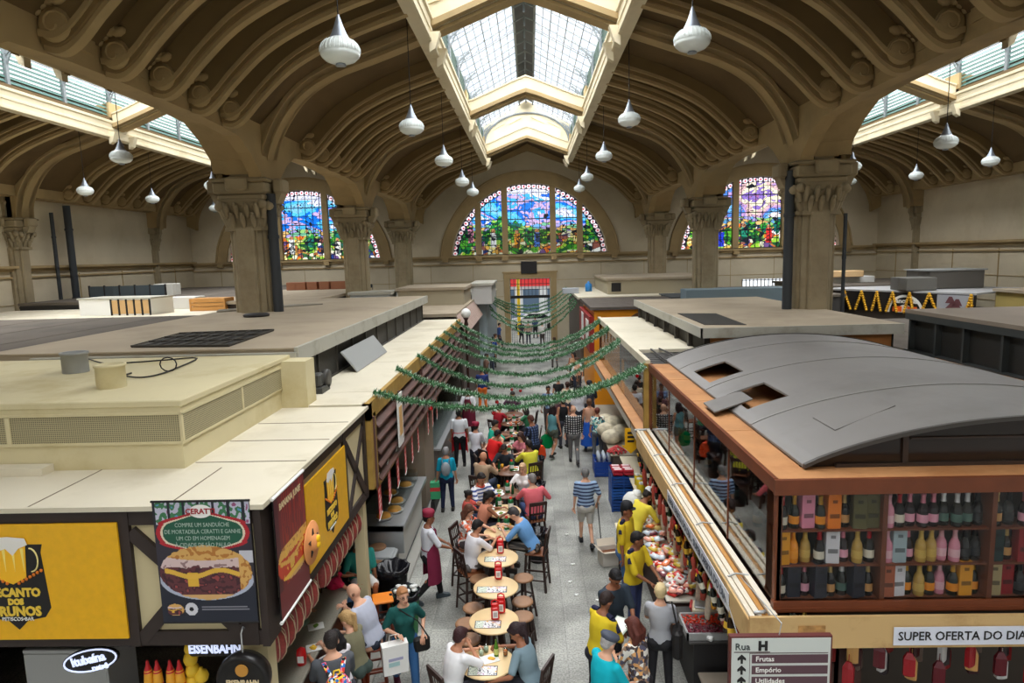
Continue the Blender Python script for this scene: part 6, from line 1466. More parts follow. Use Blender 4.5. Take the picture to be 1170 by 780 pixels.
# stacked crates with red packages, water packs, sacks
def stack_crate(x, y, z, rgb, lab, h=.3):
    r = thing('plastic_crate', lab, 'crate', (x, y, z), 0, 'blue plastic crates stacked by the aisle'); b = MB(); w_, d_ = .28, .38
    for k in range(4): z0 = k * h / 4; b.box(-w_, w_, -d_, -d_ + .015, z0, z0 + h / 4 - .02); b.box(-w_, w_, d_ - .015, d_, z0, z0 + h / 4 - .02); b.box(-w_, -w_ + .015, -d_, d_, z0, z0 + h / 4 - .02); b.box(w_ - .015, w_, -d_, d_, z0, z0 + h / 4 - .02)
    for sx in (-1, 0, 1): b.box(sx * w_ - .02, sx * w_ + .02, -d_ - .004, -d_ + .02, 0, h)
    for sy in (-1, 0, 1): b.box(-w_ - .004, -w_ + .02, sy * d_ - .02, sy * d_ + .02, 0, h)
    b.box(-w_, w_, -d_, d_, 0, .02); b.build('crate_body', cmat(rgb, .45), r); return r
q = P(700, 585, Z=0); bx, by = q.x + .28, q.y + .4
for k in range(3): stack_crate(bx, by, k * .3, (28, 70, 140) if k != 1 else (36, 90, 170), 'blue plastic crate under the red packages, %s of three' % ['bottom', 'middle', 'top'][k])
for k in range(10):
    o = MB(); o.box(-.12, .12, -.085, .085, 0, .07, bev=.015); o.box(-.09, .09, -.05, .05, .068, .073, 1); o = tag(o.build('red_package', [cmat((170, 30, 50), .35), cmat((230, 214, 214), .4)]), 'dark red package with white label stacked on the blue crates', 'package', 'red packages on the blue crates'); o.location = (bx - .13 + .26 * (k % 2), by - .27 + .18 * ((k // 2) % 4), .9 + .075 * (k // 8))
stack_crate(2.0, 18.4, 0, (24, 66, 150), 'blue crate full of water bottles beyond the plaid-shirted man', .45)
for k in range(9): simple('water_bottle', 'clear water bottle standing in the blue crate', 'bottle', [(.001, 0), (.05, 0), (.05, .2), (.02, .26), (.001, .28)], cmat((206, 216, 226), .25), (1.85 + .15 * (k % 3), 18.2 + .17 * (k // 3), .36), 10, 'water bottles in the blue crate')
for k, (x, y, z, s_) in enumerate(((2.25, 18.6, .8, 1), (2.6, 19.0, .8, 1.1), (2.2, 19.4, .8, 1), (2.5, 19.9, .8, 1.2), (2.3, 20.5, .8, 1))):
    b = MB(); b.ell((0, 0, .2 * s_), (.3 * s_, .26 * s_, .22 * s_), 0, 14); 
    for j in range(5): b.ell((.14 * cos(j * 1.3), .14 * sin(j * 1.3), .33 * s_), (.1, .08, .05), 0, 7)
    o = tag(b.build('salt_fish_heap', mat('pale_fish', (206, 196, 170), .8, var=.2, vscale=9, bump=.6, bscale=9)), 'heap of pale salted fish on the counter under the glass-fronted stall', 'salted fish', 'heaps of salted fish'); o.location = (x, y, z)
b = MB()
for k in range(160): a = rr.uniform(0, 6.3); d = rr.uniform(0, .26); b.ell((cos(a) * d, sin(a) * d, .16 * (1 - d / .26) + .03), (.035, .035, .03), 0, 5)
o = tag(b.build('fruit_heap', cmat((190, 56, 56), .5)), 'round heap of small red fruit on the counter beside the water bottles', 'fruit', kind='stuff'); o.location = (2.3, 17.75, .8)
# white wrapped ham bag with green trim, yellow arrow sign
r = thing('wrapped_ham', 'white wrapped ham with green trim on a dark stand by the blue crates', 'ham', (2.1, 13.72, 0)); b = MB(); b.lathe([(.001, 0), (.2, 0), (.22, .5), (.24, .7), (.001, .7)], 16); b.build('dark_stand', m_dk, r); b = MB(); b.ell((0, 0, .92), (.22, .18, .25), 0, 12); b.ell((.1, 0, 1.1), (.12, .12, .12), 0, 8); b.build('wrapping', mat('white_wrap', (236, 238, 232), .5, bump=.6, bscale=10), r); b = MB(); b.lathe([(.235, .7), (.25, .74), (.22, .76)], 16, cap=False); b.build('green_band', cmat((40, 150, 70), .4), r)
r = thing('arrow_sign', 'yellow arrow-shaped sign hanging over the yellow jars', 'sign', (2.3, 15.2, 1.55)); b = MB(); b.prism([(-.14, .62), (.14, .62), (.14, .2), (.22, .2), (0, 0), (-.22, .2), (-.14, .2)], 'y', 0, .02); b.build('board', m_yellow, r); b = MB(); b.tube([(0, .01, .62), (0, .01, .8)], .01, 5); b.build('string', m_dk, r); b = MB()
for k in range(3): b.box(-.08, .08, -.004, 0, .28 + k * .1, .33 + k * .1)
b.build('print', m_dk, r)
# open cardboard box and pale table near the yellow-shirted workers
q = P(697, 645, Z=0); r = thing('cardboard_box', 'open white cardboard box on the floor by the workers in yellow', 'box', (q.x, q.y + .1, 0), .25); b = MB(); w_ = .2
for (a, c_, d, e) in ((-w_, w_, -.16, -.15), (-w_, w_, .15, .16), (-w_, -w_ + .01, -.16, .16), (w_ - .01, w_, -.16, .16)): b.box(a, c_, d, e, 0, .3)
b.box(-w_, w_, -.16, .16, 0, .012); b.build('carton', mat('white_carton', (214, 208, 198), .7), r)
for k, (p0, p1, dv) in enumerate((((-w_, -.16), (w_, -.16), (0, -.13, .04)), ((w_, -.16), (w_, .16), (.14, 0, -.02)), ((-w_, .16), (w_, .16), (0, .06, .13)), ((-w_, -.16), (-w_, .16), (-.1, 0, .08)))):
    b = MB(); A, B = V((*p0, .3)), V((*p1, .3)); b.slab([A, B, B + V(dv), A + V(dv)], (0, 0, .006)); b.build('flap', cmat((226, 214, 194), .7), r)
b = MB(); b.box(-.19, .19, -.15, .15, .2, .21); b.build('box_lining', cmat((120, 76, 50), .8), r)
q = P(722, 601, Z=.85); r = thing('folding_table', 'pale small table next to the capped worker in yellow', 'table', (q.x, q.y, 0)); b = MB(); b.box(-.32, .32, -.2, .2, .82, .85, bev=.008); b.build('tabletop', cmat((236, 226, 190), .4), r)
for sx in (-1, 1):
    for sy in (-1, 1): b = MB(); b.box(sx * .27 - .02, sx * .27 + .02, sy * .16 - .02, sy * .16 + .02, 0, .82); b.build('leg', m_dk, r)
# hanging packs under the front fascia
for k in range(44):
    x = 2.7 + k * .08; b = MB(); c_ = [(150, 26, 34), (190, 190, 190), (60, 20, 24), (130, 30, 30), (90, 20, 30), (196, 150, 90), (50, 40, 44), (110, 90, 80)][(k * 5) % 8]
    b.loft([[(sx * w_, sy * .03 * (w_ / .07), z) for sx, sy in ((-1, -1), (0, -1.3), (1, -1), (1, 1), (0, 1.3), (-1, 1))] for w_, z in ((.04, -.32), (.07, -.3), (.07, -.08), (.03, 0))]); b.tube([(0, 0, 0), (0, 0, .1)], .006, 5)
    o = tag(b.build('hanging_packet', cmat(c_, .3)), 'packet hanging in the dark under the front fascia with the paper strip sign', 'packet', 'packets under the front fascia'); o.location = (x, 6.66 + .09 * (k % 4), 2.06 - .1 * ((k * 7) % 3)); o.rotation_euler = (0, 0, rr.uniform(-.7, .7)); o.scale = (.8, .8, .85)
counter('goods_counter', 'dark front counter below the hanging packets on the right', 2.7, 9, 6.75, 7.5, .9, m_dk, m_inside)
# sacks and boxes lower right
q = P(850, 715, Z=.6)
for k in range(5):
    b = MB(); b.box(-.16, .16, -.1, .1, 0, .08, bev=.015); o = tag(b.build('white_carton_box', cmat((220, 220, 216), .5)), 'flat white carton in the pile beside the street name sign', 'box', 'white cartons by the street name sign'); o.location = (2.62, 7.75 + .02 * k, .5 + k * .085); o.rotation_euler = (0, 0, .15 * k)
counter('goods_counter', 'low bin with seeds between the dark counter and the street name sign', 2.2, 3.0, 7.3, 8.5, .5, cmat((120, 110, 96), .7), m_dk)
# ---- street name sign
SY = 5.2; A = P(836, 729, Y=SY); B = P(949, 734, Y=SY); W_ = B.x - A.x; r = thing('street_sign', 'white hanging directory sign headed Rua H with arrows', 'sign', (A.x, SY, A.z))
b = MB(); b.box(-.015, W_ + .015, 0, .05, -.62, .015); b.build('board_frame', cmat((96, 44, 40), .5), r); b = MB(); b.box(0, W_, -.006, 0, -.6, 0); b.build('board', cmat((206, 212, 208), .4), r)
text_mesh('lettering', 'Rua', .085, cmat((50, 60, 60), .5), r, (.09, -.008, -.075), (1, 0, 0), (0, 0, 1)); text_mesh('lettering', 'H', .11, m_dk, r, (.26, -.008, -.07), (1, 0, 0), (0, 0, 1), bold=.006)
b = MB(); b.box(.02, .32, -.01, -.006, -.125, -.12); b.box(.15, W_ - .02, -.009, -.006, -.135, -.13); b.box(.15, .153, -.009, -.006, -.6, -.13); b.build('rule', cmat((70, 40, 44), .5), r)
for k, t_ in enumerate(('Frutas', 'Empório', 'Utilidades', 'Restaurantes')):
    z = -.185 - k * .1; b = MB(); b.box(.17, W_ - .02, -.009, -.006, z - .038, z + .038); b.build('direction_strip', cmat((92, 66, 74), .5), r)
    text_mesh('lettering', t_, .062, m_white, r, (.2, -.011, z), (1, 0, 0), (0, 0, 1), 'LEFT', .001, .001)
    b = MB(); b.prism([(.085 - .009, z - .04), (.085 + .009, z - .04), (.085 + .009, z), (.12, z - .012), (.12, z + .008), (.085, z + .042), (.05, z + .008), (.05, z - .012), (.085 - .009, z)], 'y', -.011, -.006); b.build('arrow', m_dk, r)
b = MB(); b.tube([(.4, .02, .0), (.42, .02, .12), (.52, 1.4, -.18)], .006, 6); b.tube([(.06, .02, 0), (.3, 1.35, -.2)], .005, 6); b.build('hanging_rod', m_inox, r)
# ================================================================ people
m_eye = cmat((24, 18, 16), .3); m_lip = cmat((150, 78, 70), .5)
def skin(c): return mat('skin_%d' % c[0], c, .55)
SK = {'l': (224, 172, 142), 'm': (196, 138, 106), 'd': (150, 98, 70), 'k': (112, 72, 52)}
def pattern(kind, a, b_):
    nm = 'cloth_%s_%d_%d_%d_%d' % (kind, *a, b_[0])
    if nm in MATS: return MATS[nm]
    m = mat(nm, a, .85); nt = m.node_tree; bs = nt.nodes['Principled BSDF']; tc = nt.nodes.new('ShaderNodeTexCoord'); L = nt.links.new
    def mix(fac, c1, c2):
        x = nt.nodes.new('ShaderNodeMix'); x.data_type = 'RGBA'; L(fac, x.inputs[0])
        for i, c in ((6, c1), (7, c2)):
            if hasattr(c, 'is_linked'): L(c, x.inputs[i])
            else: x.inputs[i].default_value = (*lin(c), 1)
        return x.outputs[2]
    def wave(axis, scale, cut):
        w = nt.nodes.new('ShaderNodeTexWave'); w.bands_direction = axis; w.inputs['Scale'].default_value = scale; L(tc.outputs['Object'], w.inputs[0])
        g = nt.nodes.new('ShaderNodeMath'); g.operation = 'GREATER_THAN'; g.inputs[1].default_value = cut; L(w.outputs['Fac'], g.inputs[0]); return g.outputs[0]
    if kind == 'stripe': c = mix(wave('Z', 4.2, .62), a, b_)
    elif kind == 'plaid': c = mix(wave('Z', 4.5, .5), a, b_); x = nt.nodes.new('ShaderNodeMix'); x.data_type = 'RGBA'; L(wave('X', 4.5, .5), x.inputs[0]); L(c, x.inputs[6]); x.inputs[7].default_value = (*lin(tuple(v // 2 for v in b_)), 1); c = x.outputs[2]
    else:
        v = nt.nodes.new('ShaderNodeTexVoronoi'); v.inputs['Scale'].default_value = 22 if kind == 'floral' else 34; L(tc.outputs['Object'], v.inputs[0])
        r = nt.nodes.new('ShaderNodeValToRGB'); r.color_ramp.interpolation = 'CONSTANT'; s_ = nt.nodes.new('ShaderNodeSeparateColor'); L(v.outputs['Color'], s_.inputs[0]); L(s_.outputs[0], r.inputs[0])
        cols = [a, b_, tuple((x + y) // 2 for x, y in zip(a, b_)), (240, 236, 226), (70, 60, 60)] if kind == 'floral' else [a, b_, (30, 30, 34), (40, 120, 200), (240, 240, 236), (230, 120, 160)]
        e = r.color_ramp.elements; e[0].color = (*lin(cols[0]), 1); e[1].position = 1 / len(cols); e[1].color = (*lin(cols[1]), 1)
        for i in range(2, len(cols)): q = e.new(i / len(cols)); q.color = (*lin(cols[i]), 1)
        c = r.outputs[0]
    L(c, bs.inputs['Base Color']); return m
def cloth(c):
    if isinstance(c, tuple) and isinstance(c[0], str): return pattern(*c)
    return mat('cloth_%d_%d_%d' % c, c, .85, bump=.25, bscale=14)
def remesh(mb, vox, sm=3):
    me = bpy.data.meshes.new('t'); me.from_pydata(mb.v, [], mb.f); o = bpy.data.objects.new('t', me); COL.objects.link(o)
    bm = bmesh.new(); bm.from_mesh(me); bmesh.ops.recalc_face_normals(bm, faces=bm.faces); bm.to_mesh(me); bm.free()
    r = o.modifiers.new('r', 'REMESH'); r.mode = 'VOXEL'; r.voxel_size = vox; r.use_smooth_shade = True
    s = o.modifiers.new('s', 'SMOOTH'); s.factor = .5; s.iterations = sm
    dg = bpy.context.evaluated_depsgraph_get(); out = bpy.data.meshes.new_from_object(o.evaluated_get(dg)); bpy.data.objects.remove(o); return out
def taper(mb, a, b, r0, r1, n=10):
    a, b = V(a), V(b); d = b - a; L = d.length; u = d.normalized()
    pts = [a - u * r0 * .7, a - u * r0 * .35, a, a + d * .33, a + d * .66, b, b + u * r1 * .35, b + u * r1 * .7]
    mb.tube(pts, [r0 * .35, r0 * .85, r0, r0 * .7 + r1 * .3, r0 * .3 + r1 * .7, r1, r1 * .85, r1 * .35], n)
def ik(a, c, l1, l2, pole):
    a, c = V(a), V(c); d = c - a; D = min(d.length, (l1 + l2) * .999); c = a + d.normalized() * D; u = d.normalized()
    x = (l1 * l1 - l2 * l2 + D * D) / (2 * D); h = sqrt(max(0, l1 * l1 - x * x)); p = V(pole); p = (p - u * p.dot(u)); p = p.normalized() if p.length > 1e-4 else u.orthogonal()
    return a + u * x + p * h, c
ARM = {'down': ((.25, .05, .84), (.3, -.4, -.1)), 'front': ((.12, .34, 1.02), (.6, -.3, -.7)), 'table': ((.16, .38, .0), (.7, -.2, -.6)), 'hold': ((.1, .3, 1.12), (.6, -.3, -.7)), 'hip': ((.2, .1, .98), (1, -.5, 0)), 'chin': ((.05, .2, 1.42), (.5, .3, -.8)), 'walk': ((.24, .22, .88), (.3, -.5, -.2)), 'back': ((.24, -.15, .88), (.3, -.6, 0)), 'out': ((.42, .26, 1.08), (.5, -.4, -.6)), 'carry': ((.27, .06, .82), (.3, -.4, 0))}
FIG = 0
SHIRTS = {}
def person(label, x, y, rz, h=1.7, pose='stand', sk='m', top=(200, 200, 200), bot=(40, 44, 60), hair='short', hc=(36, 26, 22), fem=False, girth=1., lean=0, arms=('down', 'down'), sleeve=.5, legs='long', shoe=(40, 36, 34), head=(0, 0), vox=.024, seat=.75, hat=None, apron=None, glasses=False, group=None, collar=None, z=0, extras=None, hip_out=0):
    global FIG
    FIG += 1
    k = h / 1.7; root = thing('person', label, 'person', (x, y, z), rz, group); mm = skin(SK[sk])
    S = MB(); K = k
    if fem: sw, hw, wr = .158, .1, .115
    else: sw, hw, wr = .185, .09, .135
    g = girth; sit = pose == 'sit'
    hz = seat + .1 if sit else .93 * k
    pel = V((0, 0, hz)); Rl = Matrix.Rotation(-radians(lean), 3, 'X')
    def T(p): return pel + Rl @ V((p[0] * k, p[1] * k, p[2] * k))
    neck = T((0, 0, .54)); hd = T((0, .025, .665))
    # legs
    if sit: knees = [V((s * .13 * k, .42 * k, hz + .02)) for s in (-1, 1)]; ank = [V((s * .12, .36 * k, max(.1, hz - .44 * k))) for s in (-1, 1)]
    elif pose == 'walk': knees = [V((-hw * k, .14 * k, .5 * k)), V((hw * k, .02 * k, .48 * k))]; ank = [V((-hw * k, .2 * k, .09)), V((hw * k, -.3 * k, .16))]
    else: knees = [V((s * (hw + .01) * k, .02 + .02 * s, .5 * k)) for s in (-1, 1)]; ank = [V((s * (hw + .03) * k, -.01 + .03 * s, .09)) for s in (-1, 1)]
    hips = [V((s * hw * k, 0, hz - .02)) for s in (-1, 1)]
    # arms
    sh = [T((s * sw, 0, .46)) for s in (-1, 1)]; els, hands = [], []
    for i, s in enumerate((-1, 1)):
        a = arms[i]; tgt, pole = ARM[a] if isinstance(a, str) else (a, (.5, -.4, -.6))
        t = V((tgt[0] * s, tgt[1], tgt[2]))
        if isinstance(a, str):
            if a == 'table': t.z = 1.1 - z if sit or hz > .8 else 1.08; t = V((t.x, t.y + .08 * (lean > 5), t.z))
            elif sit: t = V((t.x * k, t.y * k, (t.z - .93) * k + hz))
            else: t = V((t.x * k, t.y * k, t.z * k))
            off_ = Rl @ V((0, 0, .46 * k)) - V((0, 0, .46 * k)); t.y += off_.y * (.8 if a != 'table' else .4)
        e, c = ik(sh[i], t, .29 * k, .25 * k, (pole[0] * s, pole[1], pole[2])); els.append(e); hands.append(c)
    # body
    def torso(mb, e, upto=.6, low=-.2, seat_=True):
        rings = []
        prof = [(-.12, wr + .02 + .02 * fem, .1), (-.05, wr + .035 + .015 * fem, .115), (.05, wr + .02, .108), (.14, wr - .002, .1), (.25, wr + .02, .112), (.36, wr + .03, .115), (.44, sw * .86, .095), (.5, sw * .55, .075), (.54, .062, .062)]
        for zz, rx, ry in prof:
            if zz > upto + .001 or zz < low - .001: continue
            rx = rx * (1 + (g - 1) * .9) + e; ry = ry * (1 + (g - 1) * 1.5 * (zz < .3) + (g - 1) * .5 * (zz >= .3)) + e
            c = T((0, -.01 + (g - 1) * .06 * (zz < .3), zz)); ring = []
            for q in range(16):
                a = 2 * pi * q / 16; ring.append(c + Rl @ V((cos(a) * rx * k, sin(a) * ry * k, 0)))
            rings.append(ring)
        mb.loft(rings)
        if fem:
            for s in (-1, 1): mb.ell(T((s * .07, .085, .32)), ((.062 + e) * k,) * 3, 0, 10)
        for s in ((-1, 1) if seat_ else ()): mb.ell(T((s * .07, -.075, -.06)), ((.085 + e) * k, (.08 + e) * k, (.09 + e) * k), 0, 10)
    torso(S, 0); 
    for i in (0, 1):
        taper(S, hips[i], knees[i], .082 * k * g ** .5, .052 * k); taper(S, knees[i], ank[i], .054 * k, .036 * k); S.ell(knees[i].lerp(ank[i], .3) + V((0, -.018, 0)), (.045 * k, .05 * k, .1 * k), 0, 8)
        taper(S, sh[i], els[i], .048 * k, .036 * k); taper(S, els[i], hands[i], .038 * k, .025 * k)
    taper(S, T((0, -.005, .5)), T((0, .015, .6)), .055 * k, .05 * k)
    Hr = Rl @ Matrix.Rotation(radians(head[0]), 3, 'Z') @ Matrix.Rotation(-radians(head[1]), 3, 'X')
    def HP(p): return hd + Hr @ V((p[0] * k * 1.08, p[1] * k * 1.08, p[2] * k * 1.08))
    S.ell(HP((0, -.01, .02)), (.082 * k, .098 * k, .107 * k), 0, 14, Hr); S.ell(HP((0, .025, -.05)), (.06 * k, .065 * k, .07 * k), 0, 10, Hr)
    S.ell(HP((0, .055, -.085)), (.03 * k, .026 * k, .024 * k), 0, 8, Hr); 
    for s in (-1, 1): S.ell(HP((s * .078, -.005, -.01)), (.014 * k, .022 * k, .032 * k), 0, 8, Hr)
    S.tube([HP((0, .078, .012)), HP((0, .098, -.022)), HP((0, .084, -.034))], [.01 * k, .016 * k, .012 * k], 6)
    for i, s in enumerate((-1, 1)):
        d = (hands[i] - els[i]).normalized(); S.ell(hands[i] + d * .045 * k, (.038 * k, .018 * k, .05 * k), 0, 8, d.to_track_quat('Z', 'Y').to_matrix())
    me = remesh(S, vox * (.85 if vox < .02 else 1)); E_ = MB(); E_.v = [tuple(v.co) for v in me.vertices]; E_.f = [list(p.vertices) for p in me.polygons]; E_.m = [0] * len(E_.f); E_.sm = [True] * len(E_.f); bpy.data.meshes.remove(me)
    for s in (-1, 1):
        E_.ell(HP((s * .03, .079, .012)), (.011 * k, .007 * k, .007 * k), 1, 6, Hr); E_.tube([HP((s * .014, .084, .03)), HP((s * .032, .084, .036)), HP((s * .048, .074, .03))], .004 * k, 4, 1)
    E_.tube([HP((-.022, .082, -.056)), HP((0, .09, -.058)), HP((.022, .082, -.056))], .006 * k, 5, 2)
    for i, s in enumerate((-1, 1)):
        d = (hands[i] - els[i]).normalized(); q = d.to_track_quat('Z', 'Y').to_matrix(); fw = 6 if vox > .02 else 7
        for f_ in range(4):
            fx = (-.028 + f_ * .0185) * k; L = (.065, .075, .07, .055)[f_] * k; b0 = hands[i] + d * .08 * k + q @ V((fx, 0, 0)); cu = .02 + .008 * f_
            E_.tube([b0, b0 + d * L * .45 + q @ V((0, -cu * .3, 0)) + V((0, 0, -.003)), b0 + d * L * .8 + q @ V((0, -cu * 1.1, 0)), b0 + d * L * .9 + q @ V((0, -cu * 1.9, 0))], [.0095 * k, .009 * k, .008 * k, .006 * k], fw, 0)
        b0 = hands[i] + d * .03 * k + q @ V((-s * .036 * k, 0, 0)); E_.tube([b0, b0 + d * .03 * k + q @ V((-s * .022 * k, -.008 * k, 0)), b0 + d * .055 * k + q @ V((-s * .024 * k, -.02 * k, 0))], [.011 * k, .01 * k, .007 * k], fw, 0)
    E_.build('body', [mm, m_eye, m_lip], root)
    # garments
    def garment(fn, name, m_, v=vox):
        G = MB(); fn(G); me = remesh(G, v, 2); me.name = name; me.materials.append(m_); o = bpy.data.objects.new(name, me); COL.objects.link(o); o.parent = root; return o
    def shirt(G):
        torso(G, .018, .5, -.06, False)
        for i in (0, 1):
            if sleeve > 0: 
                t = min(1, sleeve * 2); e2 = sh[i].lerp(els[i], t if sleeve <= .5 else 1); taper(G, sh[i], e2, .064 * k * g ** .3, (.058 if sleeve <= .5 else .05) * k)
                if sleeve > .5: taper(G, els[i], els[i].lerp(hands[i], (sleeve - .5) * 1.9), .05 * k, .038 * k)
            else: taper(G, T(((-1, 1)[i] * sw * .5, 0, .5)), T(((-1, 1)[i] * sw * .75, 0, .4)), .035 * k, .05 * k)
    shirt_o = garment(shirt, 'shirt', cloth(top)); SHIRTS[root.name] = shirt_o
    def pants(G):
        r0 = MB(); rings = []
        for zz, rx, ry in ((-.16, wr + .03, .1), (-.06, wr + .045 + .02 * fem, .12), (.05, wr + .025, .115)):
            c = T((0, -.008, zz)); rings.append([c + Rl @ V((cos(2 * pi * q / 14) * (rx * g + .006) * k, sin(2 * pi * q / 14) * (ry * g + .006) * k, 0)) for q in range(14)])
        if not sit: G.loft(rings)
        else: G.ell(pel + V((0, .0, 0)), ((wr + .05) * k * g, .15 * k, .13 * k), 0, 12)
        for s in (-1, 1): G.ell(T((s * .07, -.07, -.06)), (.1 * k, .09 * k, .1 * k), 0, 10)
        for i in (0, 1):
            if legs == 'short': taper(G, hips[i], hips[i].lerp(knees[i], .92), .1 * k, .08 * k)
            elif legs == 'mini': taper(G, hips[i], hips[i].lerp(knees[i], .5), .1 * k, .092 * k)
            else: taper(G, hips[i], knees[i], .098 * k * g ** .4, .07 * k); taper(G, knees[i], ank[i] + V((0, 0, .02)), .07 * k, .054 * k)
    garment(pants, 'shorts' if legs in ('short', 'mini') else 'trousers', cloth(bot))
    if legs == 'skirt':
        G = MB(); R0 = []
        for zz, rr_ in ((hz + .06 * k, .15), (hz - .1 * k, .2), (hz - .4 * k, .26), (hz - .72 * k, .3)): R0.append([(cos(2 * pi * q / 24) * rr_ * k, sin(2 * pi * q / 24) * rr_ * .85 * k * (1 + .06 * (q % 2)), zz) for q in range(24)])
        G.loft(R0, smooth=True); G.build('skirt', cloth(bot), root)
    for i in (0, 1):
        a = ank[i]; G = MB(); dz = -.05 if not sit else -.04; base = a.z - .09 + .0
        rot = Matrix.Rotation(radians(-22), 3, 'X') if (pose == 'walk' and i == 1) else Matrix.Identity(3)
        R0 = []
        for yy, wx, hh in ((-.09, .025, .05), (-.075, .04, .085), (0, .042, .1), (.08, .046, .065), (.15, .044, .05), (.18, .022, .03)):
            R0.append([a + rot @ V((wx * cx_ * k, yy * k, (-.09 if cz < 0 else -.09 + hh) * 1.0)) for cx_, cz in ((-1, -1), (1, -1), (1, .3), (.7, 1), (-.7, 1), (-1, .3))])
        G.loft(R0, smooth=False); G.build('shoe', cmat(shoe, .5), root)
    # hair
    Hm = mat('hair_%d_%d' % (hc[0], hc[1]), hc, .6, bump=.6, bscale=60)
    if hair != 'bald' or True:
        G = MB()
        if hair == 'bald': 
            for s in (-1, 1): G.ell(HP((s * .074, -.035, -.015)), (.014 * k, .045 * k, .026 * k), 0, 8, Hr)
        elif hair == 'short': G.ell(HP((0, -.024, .036)), (.09 * k, .101 * k, .1 * k), 0, 14, Hr); G.ell(HP((0, -.05, -.015)), (.077 * k, .065 * k, .062 * k), 0, 10, Hr); G.tube([HP((-.05, .045, .085)), HP((0, .06, .09)), HP((.05, .045, .085))], .022 * k, 6)
        else:
            G.ell(HP((0, -.024, .036)), (.093 * k, .105 * k, .104 * k), 0, 14, Hr); G.ell(HP((0, -.055, -.02)), (.08 * k, .06 * k, .08 * k), 0, 10, Hr); G.tube([HP((-.055, .045, .08)), HP((-.01, .062, .092)), HP((.055, .045, .075))], .022 * k, 6)
        if hair == 'long':
            for s in (-1, 0, 1): G.tube([HP((s * .055, -.05, .02)), HP((s * .07, -.07, -.08)), hd + V((s * .075 * k, -.08 * k, -.2 * k)), hd + V((s * .06 * k, -.1 * k, -.34 * k))], [.04 * k, .05 * k, .05 * k, .02 * k], 8)
            for s in (-1, 1): G.tube([HP((s * .07, 0, .05)), HP((s * .085, .01, -.05)), HP((s * .085, .0, -.16))], [.03 * k, .03 * k, .018 * k], 7)
        if hair == 'pony': G.tube([HP((0, -.1, .05)), HP((0, -.15, .03)), hd + V((.01, -.15 * k, -.1 * k)), hd + V((.02, -.13 * k, -.28 * k))], [.03 * k, .036 * k, .034 * k, .01 * k], 8)
        if hair == 'bun': G.ell(HP((0, -.11, .06)), (.045 * k,) * 3, 0, 10)
        if hair == 'bob':
            for s in (-1, 1): G.ell(HP((s * .06, -.02, -.05)), (.04 * k, .065 * k, .075 * k), 0, 10, Hr)
            G.ell(HP((0, -.075, -.05)), (.07 * k, .04 * k, .075 * k), 0, 10, Hr)
        me = remesh(G, .014 if vox < .02 else .02, 1); me.name = 'hair'; me.materials.append(Hm); o = bpy.data.objects.new('hair', me); COL.objects.link(o); o.parent = root
    if hat:
        kind, hcol = hat; G = MB()
        if kind == 'cap': G.lathe([(.103 * k, 0), (.102 * k, .045 * k), (.08 * k, .088 * k), (.03 * k, .108 * k), (.001, .11 * k)], 16); G.prism([(-.07 * k, .06 * k), (.07 * k, .06 * k), (.06 * k, .14 * k), (0, .165 * k), (-.06 * k, .14 * k)], 'z', 0, .008)
        elif kind == 'flat': G.lathe([(.105 * k, -.01), (.125 * k, .03 * k), (.11 * k, .055 * k), (.04 * k, .075 * k), (.001, .075 * k)], 16); G.prism([(-.07 * k, .07 * k), (.07 * k, .07 * k), (0, .15 * k)], 'z', -.005, .01)
        else: G.lathe([(.104 * k, -.02), (.106 * k, .025 * k), (.115 * k, .05 * k), (.1 * k, .085 * k), (.04 * k, .1 * k), (.001, .1 * k)], 16); G.tube([(cos(a) * .098 * k, sin(a) * .098 * k, -.01) for a in [2 * pi * q / 16 for q in range(17)]], .008, 5)
        o = G.build('cap', cmat(hcol, .7), root); o.matrix_local = Matrix.Translation(HP((0, -.015, .058))) @ Hr.to_4x4()
    if apron:
        acol, bib = apron; G = MB(); w_ = (wr + .05) * k
        def front(zz, rr_, a0, a1):
            c = T((0, -.005, zz)) if zz > -.12 else V((0, .03 * 0, hz + zz * k)); return [c + V((sin(a) * rr_ * w_ / .17, cos(a) * rr_ * w_ / .17 * .86, 0)) for a in [a0 + (a1 - a0) * q / 12 for q in range(13)]]
        a1 = 2.0; rows_ = []
        if bib: rows_ = [front(.42, .155, -.55, .55), front(.28, .168, -.8, .8)]
        rows_ += [front(.08, .175, -a1, a1), front(-.05, .2, -a1, a1), front(-.3, .215, -a1, a1), front(-.5, .225, -a1, a1)]
        G.loft(rows_, 0, False, closed=False, smooth=True); G.loft([[p + (p - T((0, 0, 0))).normalized() * .008 for p in r_] for r_ in rows_], 0, False, closed=False, smooth=True)
        G.tube([T((sin(a) * (wr + .035), cos(a) * .135, .1)) for a in [2 * pi * q / 20 for q in range(21)]], .01, 5)
        if bib: G.tube([T((-.09, .12, .42)), T((-.07, .02, .53)), T((0, -.06, .55)), T((.07, .02, .53)), T((.09, .12, .42))], .009, 5)
        G.build('apron', cloth(acol), root)
    if glasses:
        G = MB()
        for s in (-1, 1): G.tube([HP((s * .032 + cos(a) * .02, .09, .012 + sin(a) * .016)) for a in [2 * pi * q / 10 for q in range(11)]], .0022, 4); G.tube([HP((s * .052, .086, .014)), HP((s * .082, 0, .01))], .0022, 4)
        G.build('glasses', m_dk, root)
    if collar:
        G = MB(); G.tube([T((cos(a) * .075, sin(a) * .075 + .01, .515 + .02 * -sin(a))) for a in [2 * pi * q / 14 for q in range(15)]], .018, 6)
        for s in (-1, 1): G.slab([T((s * .185, -.06, .485)), T((s * .2, .05, .475)), T((s * .235, .05, .3)), T((s * .225, -.06, .3))], (s * .006, 0, .006))
        G.build('collar', cloth(collar), shirt_o)
    if extras: extras(root, T, HP, sh, els, hands, k)
    return root, T, hands
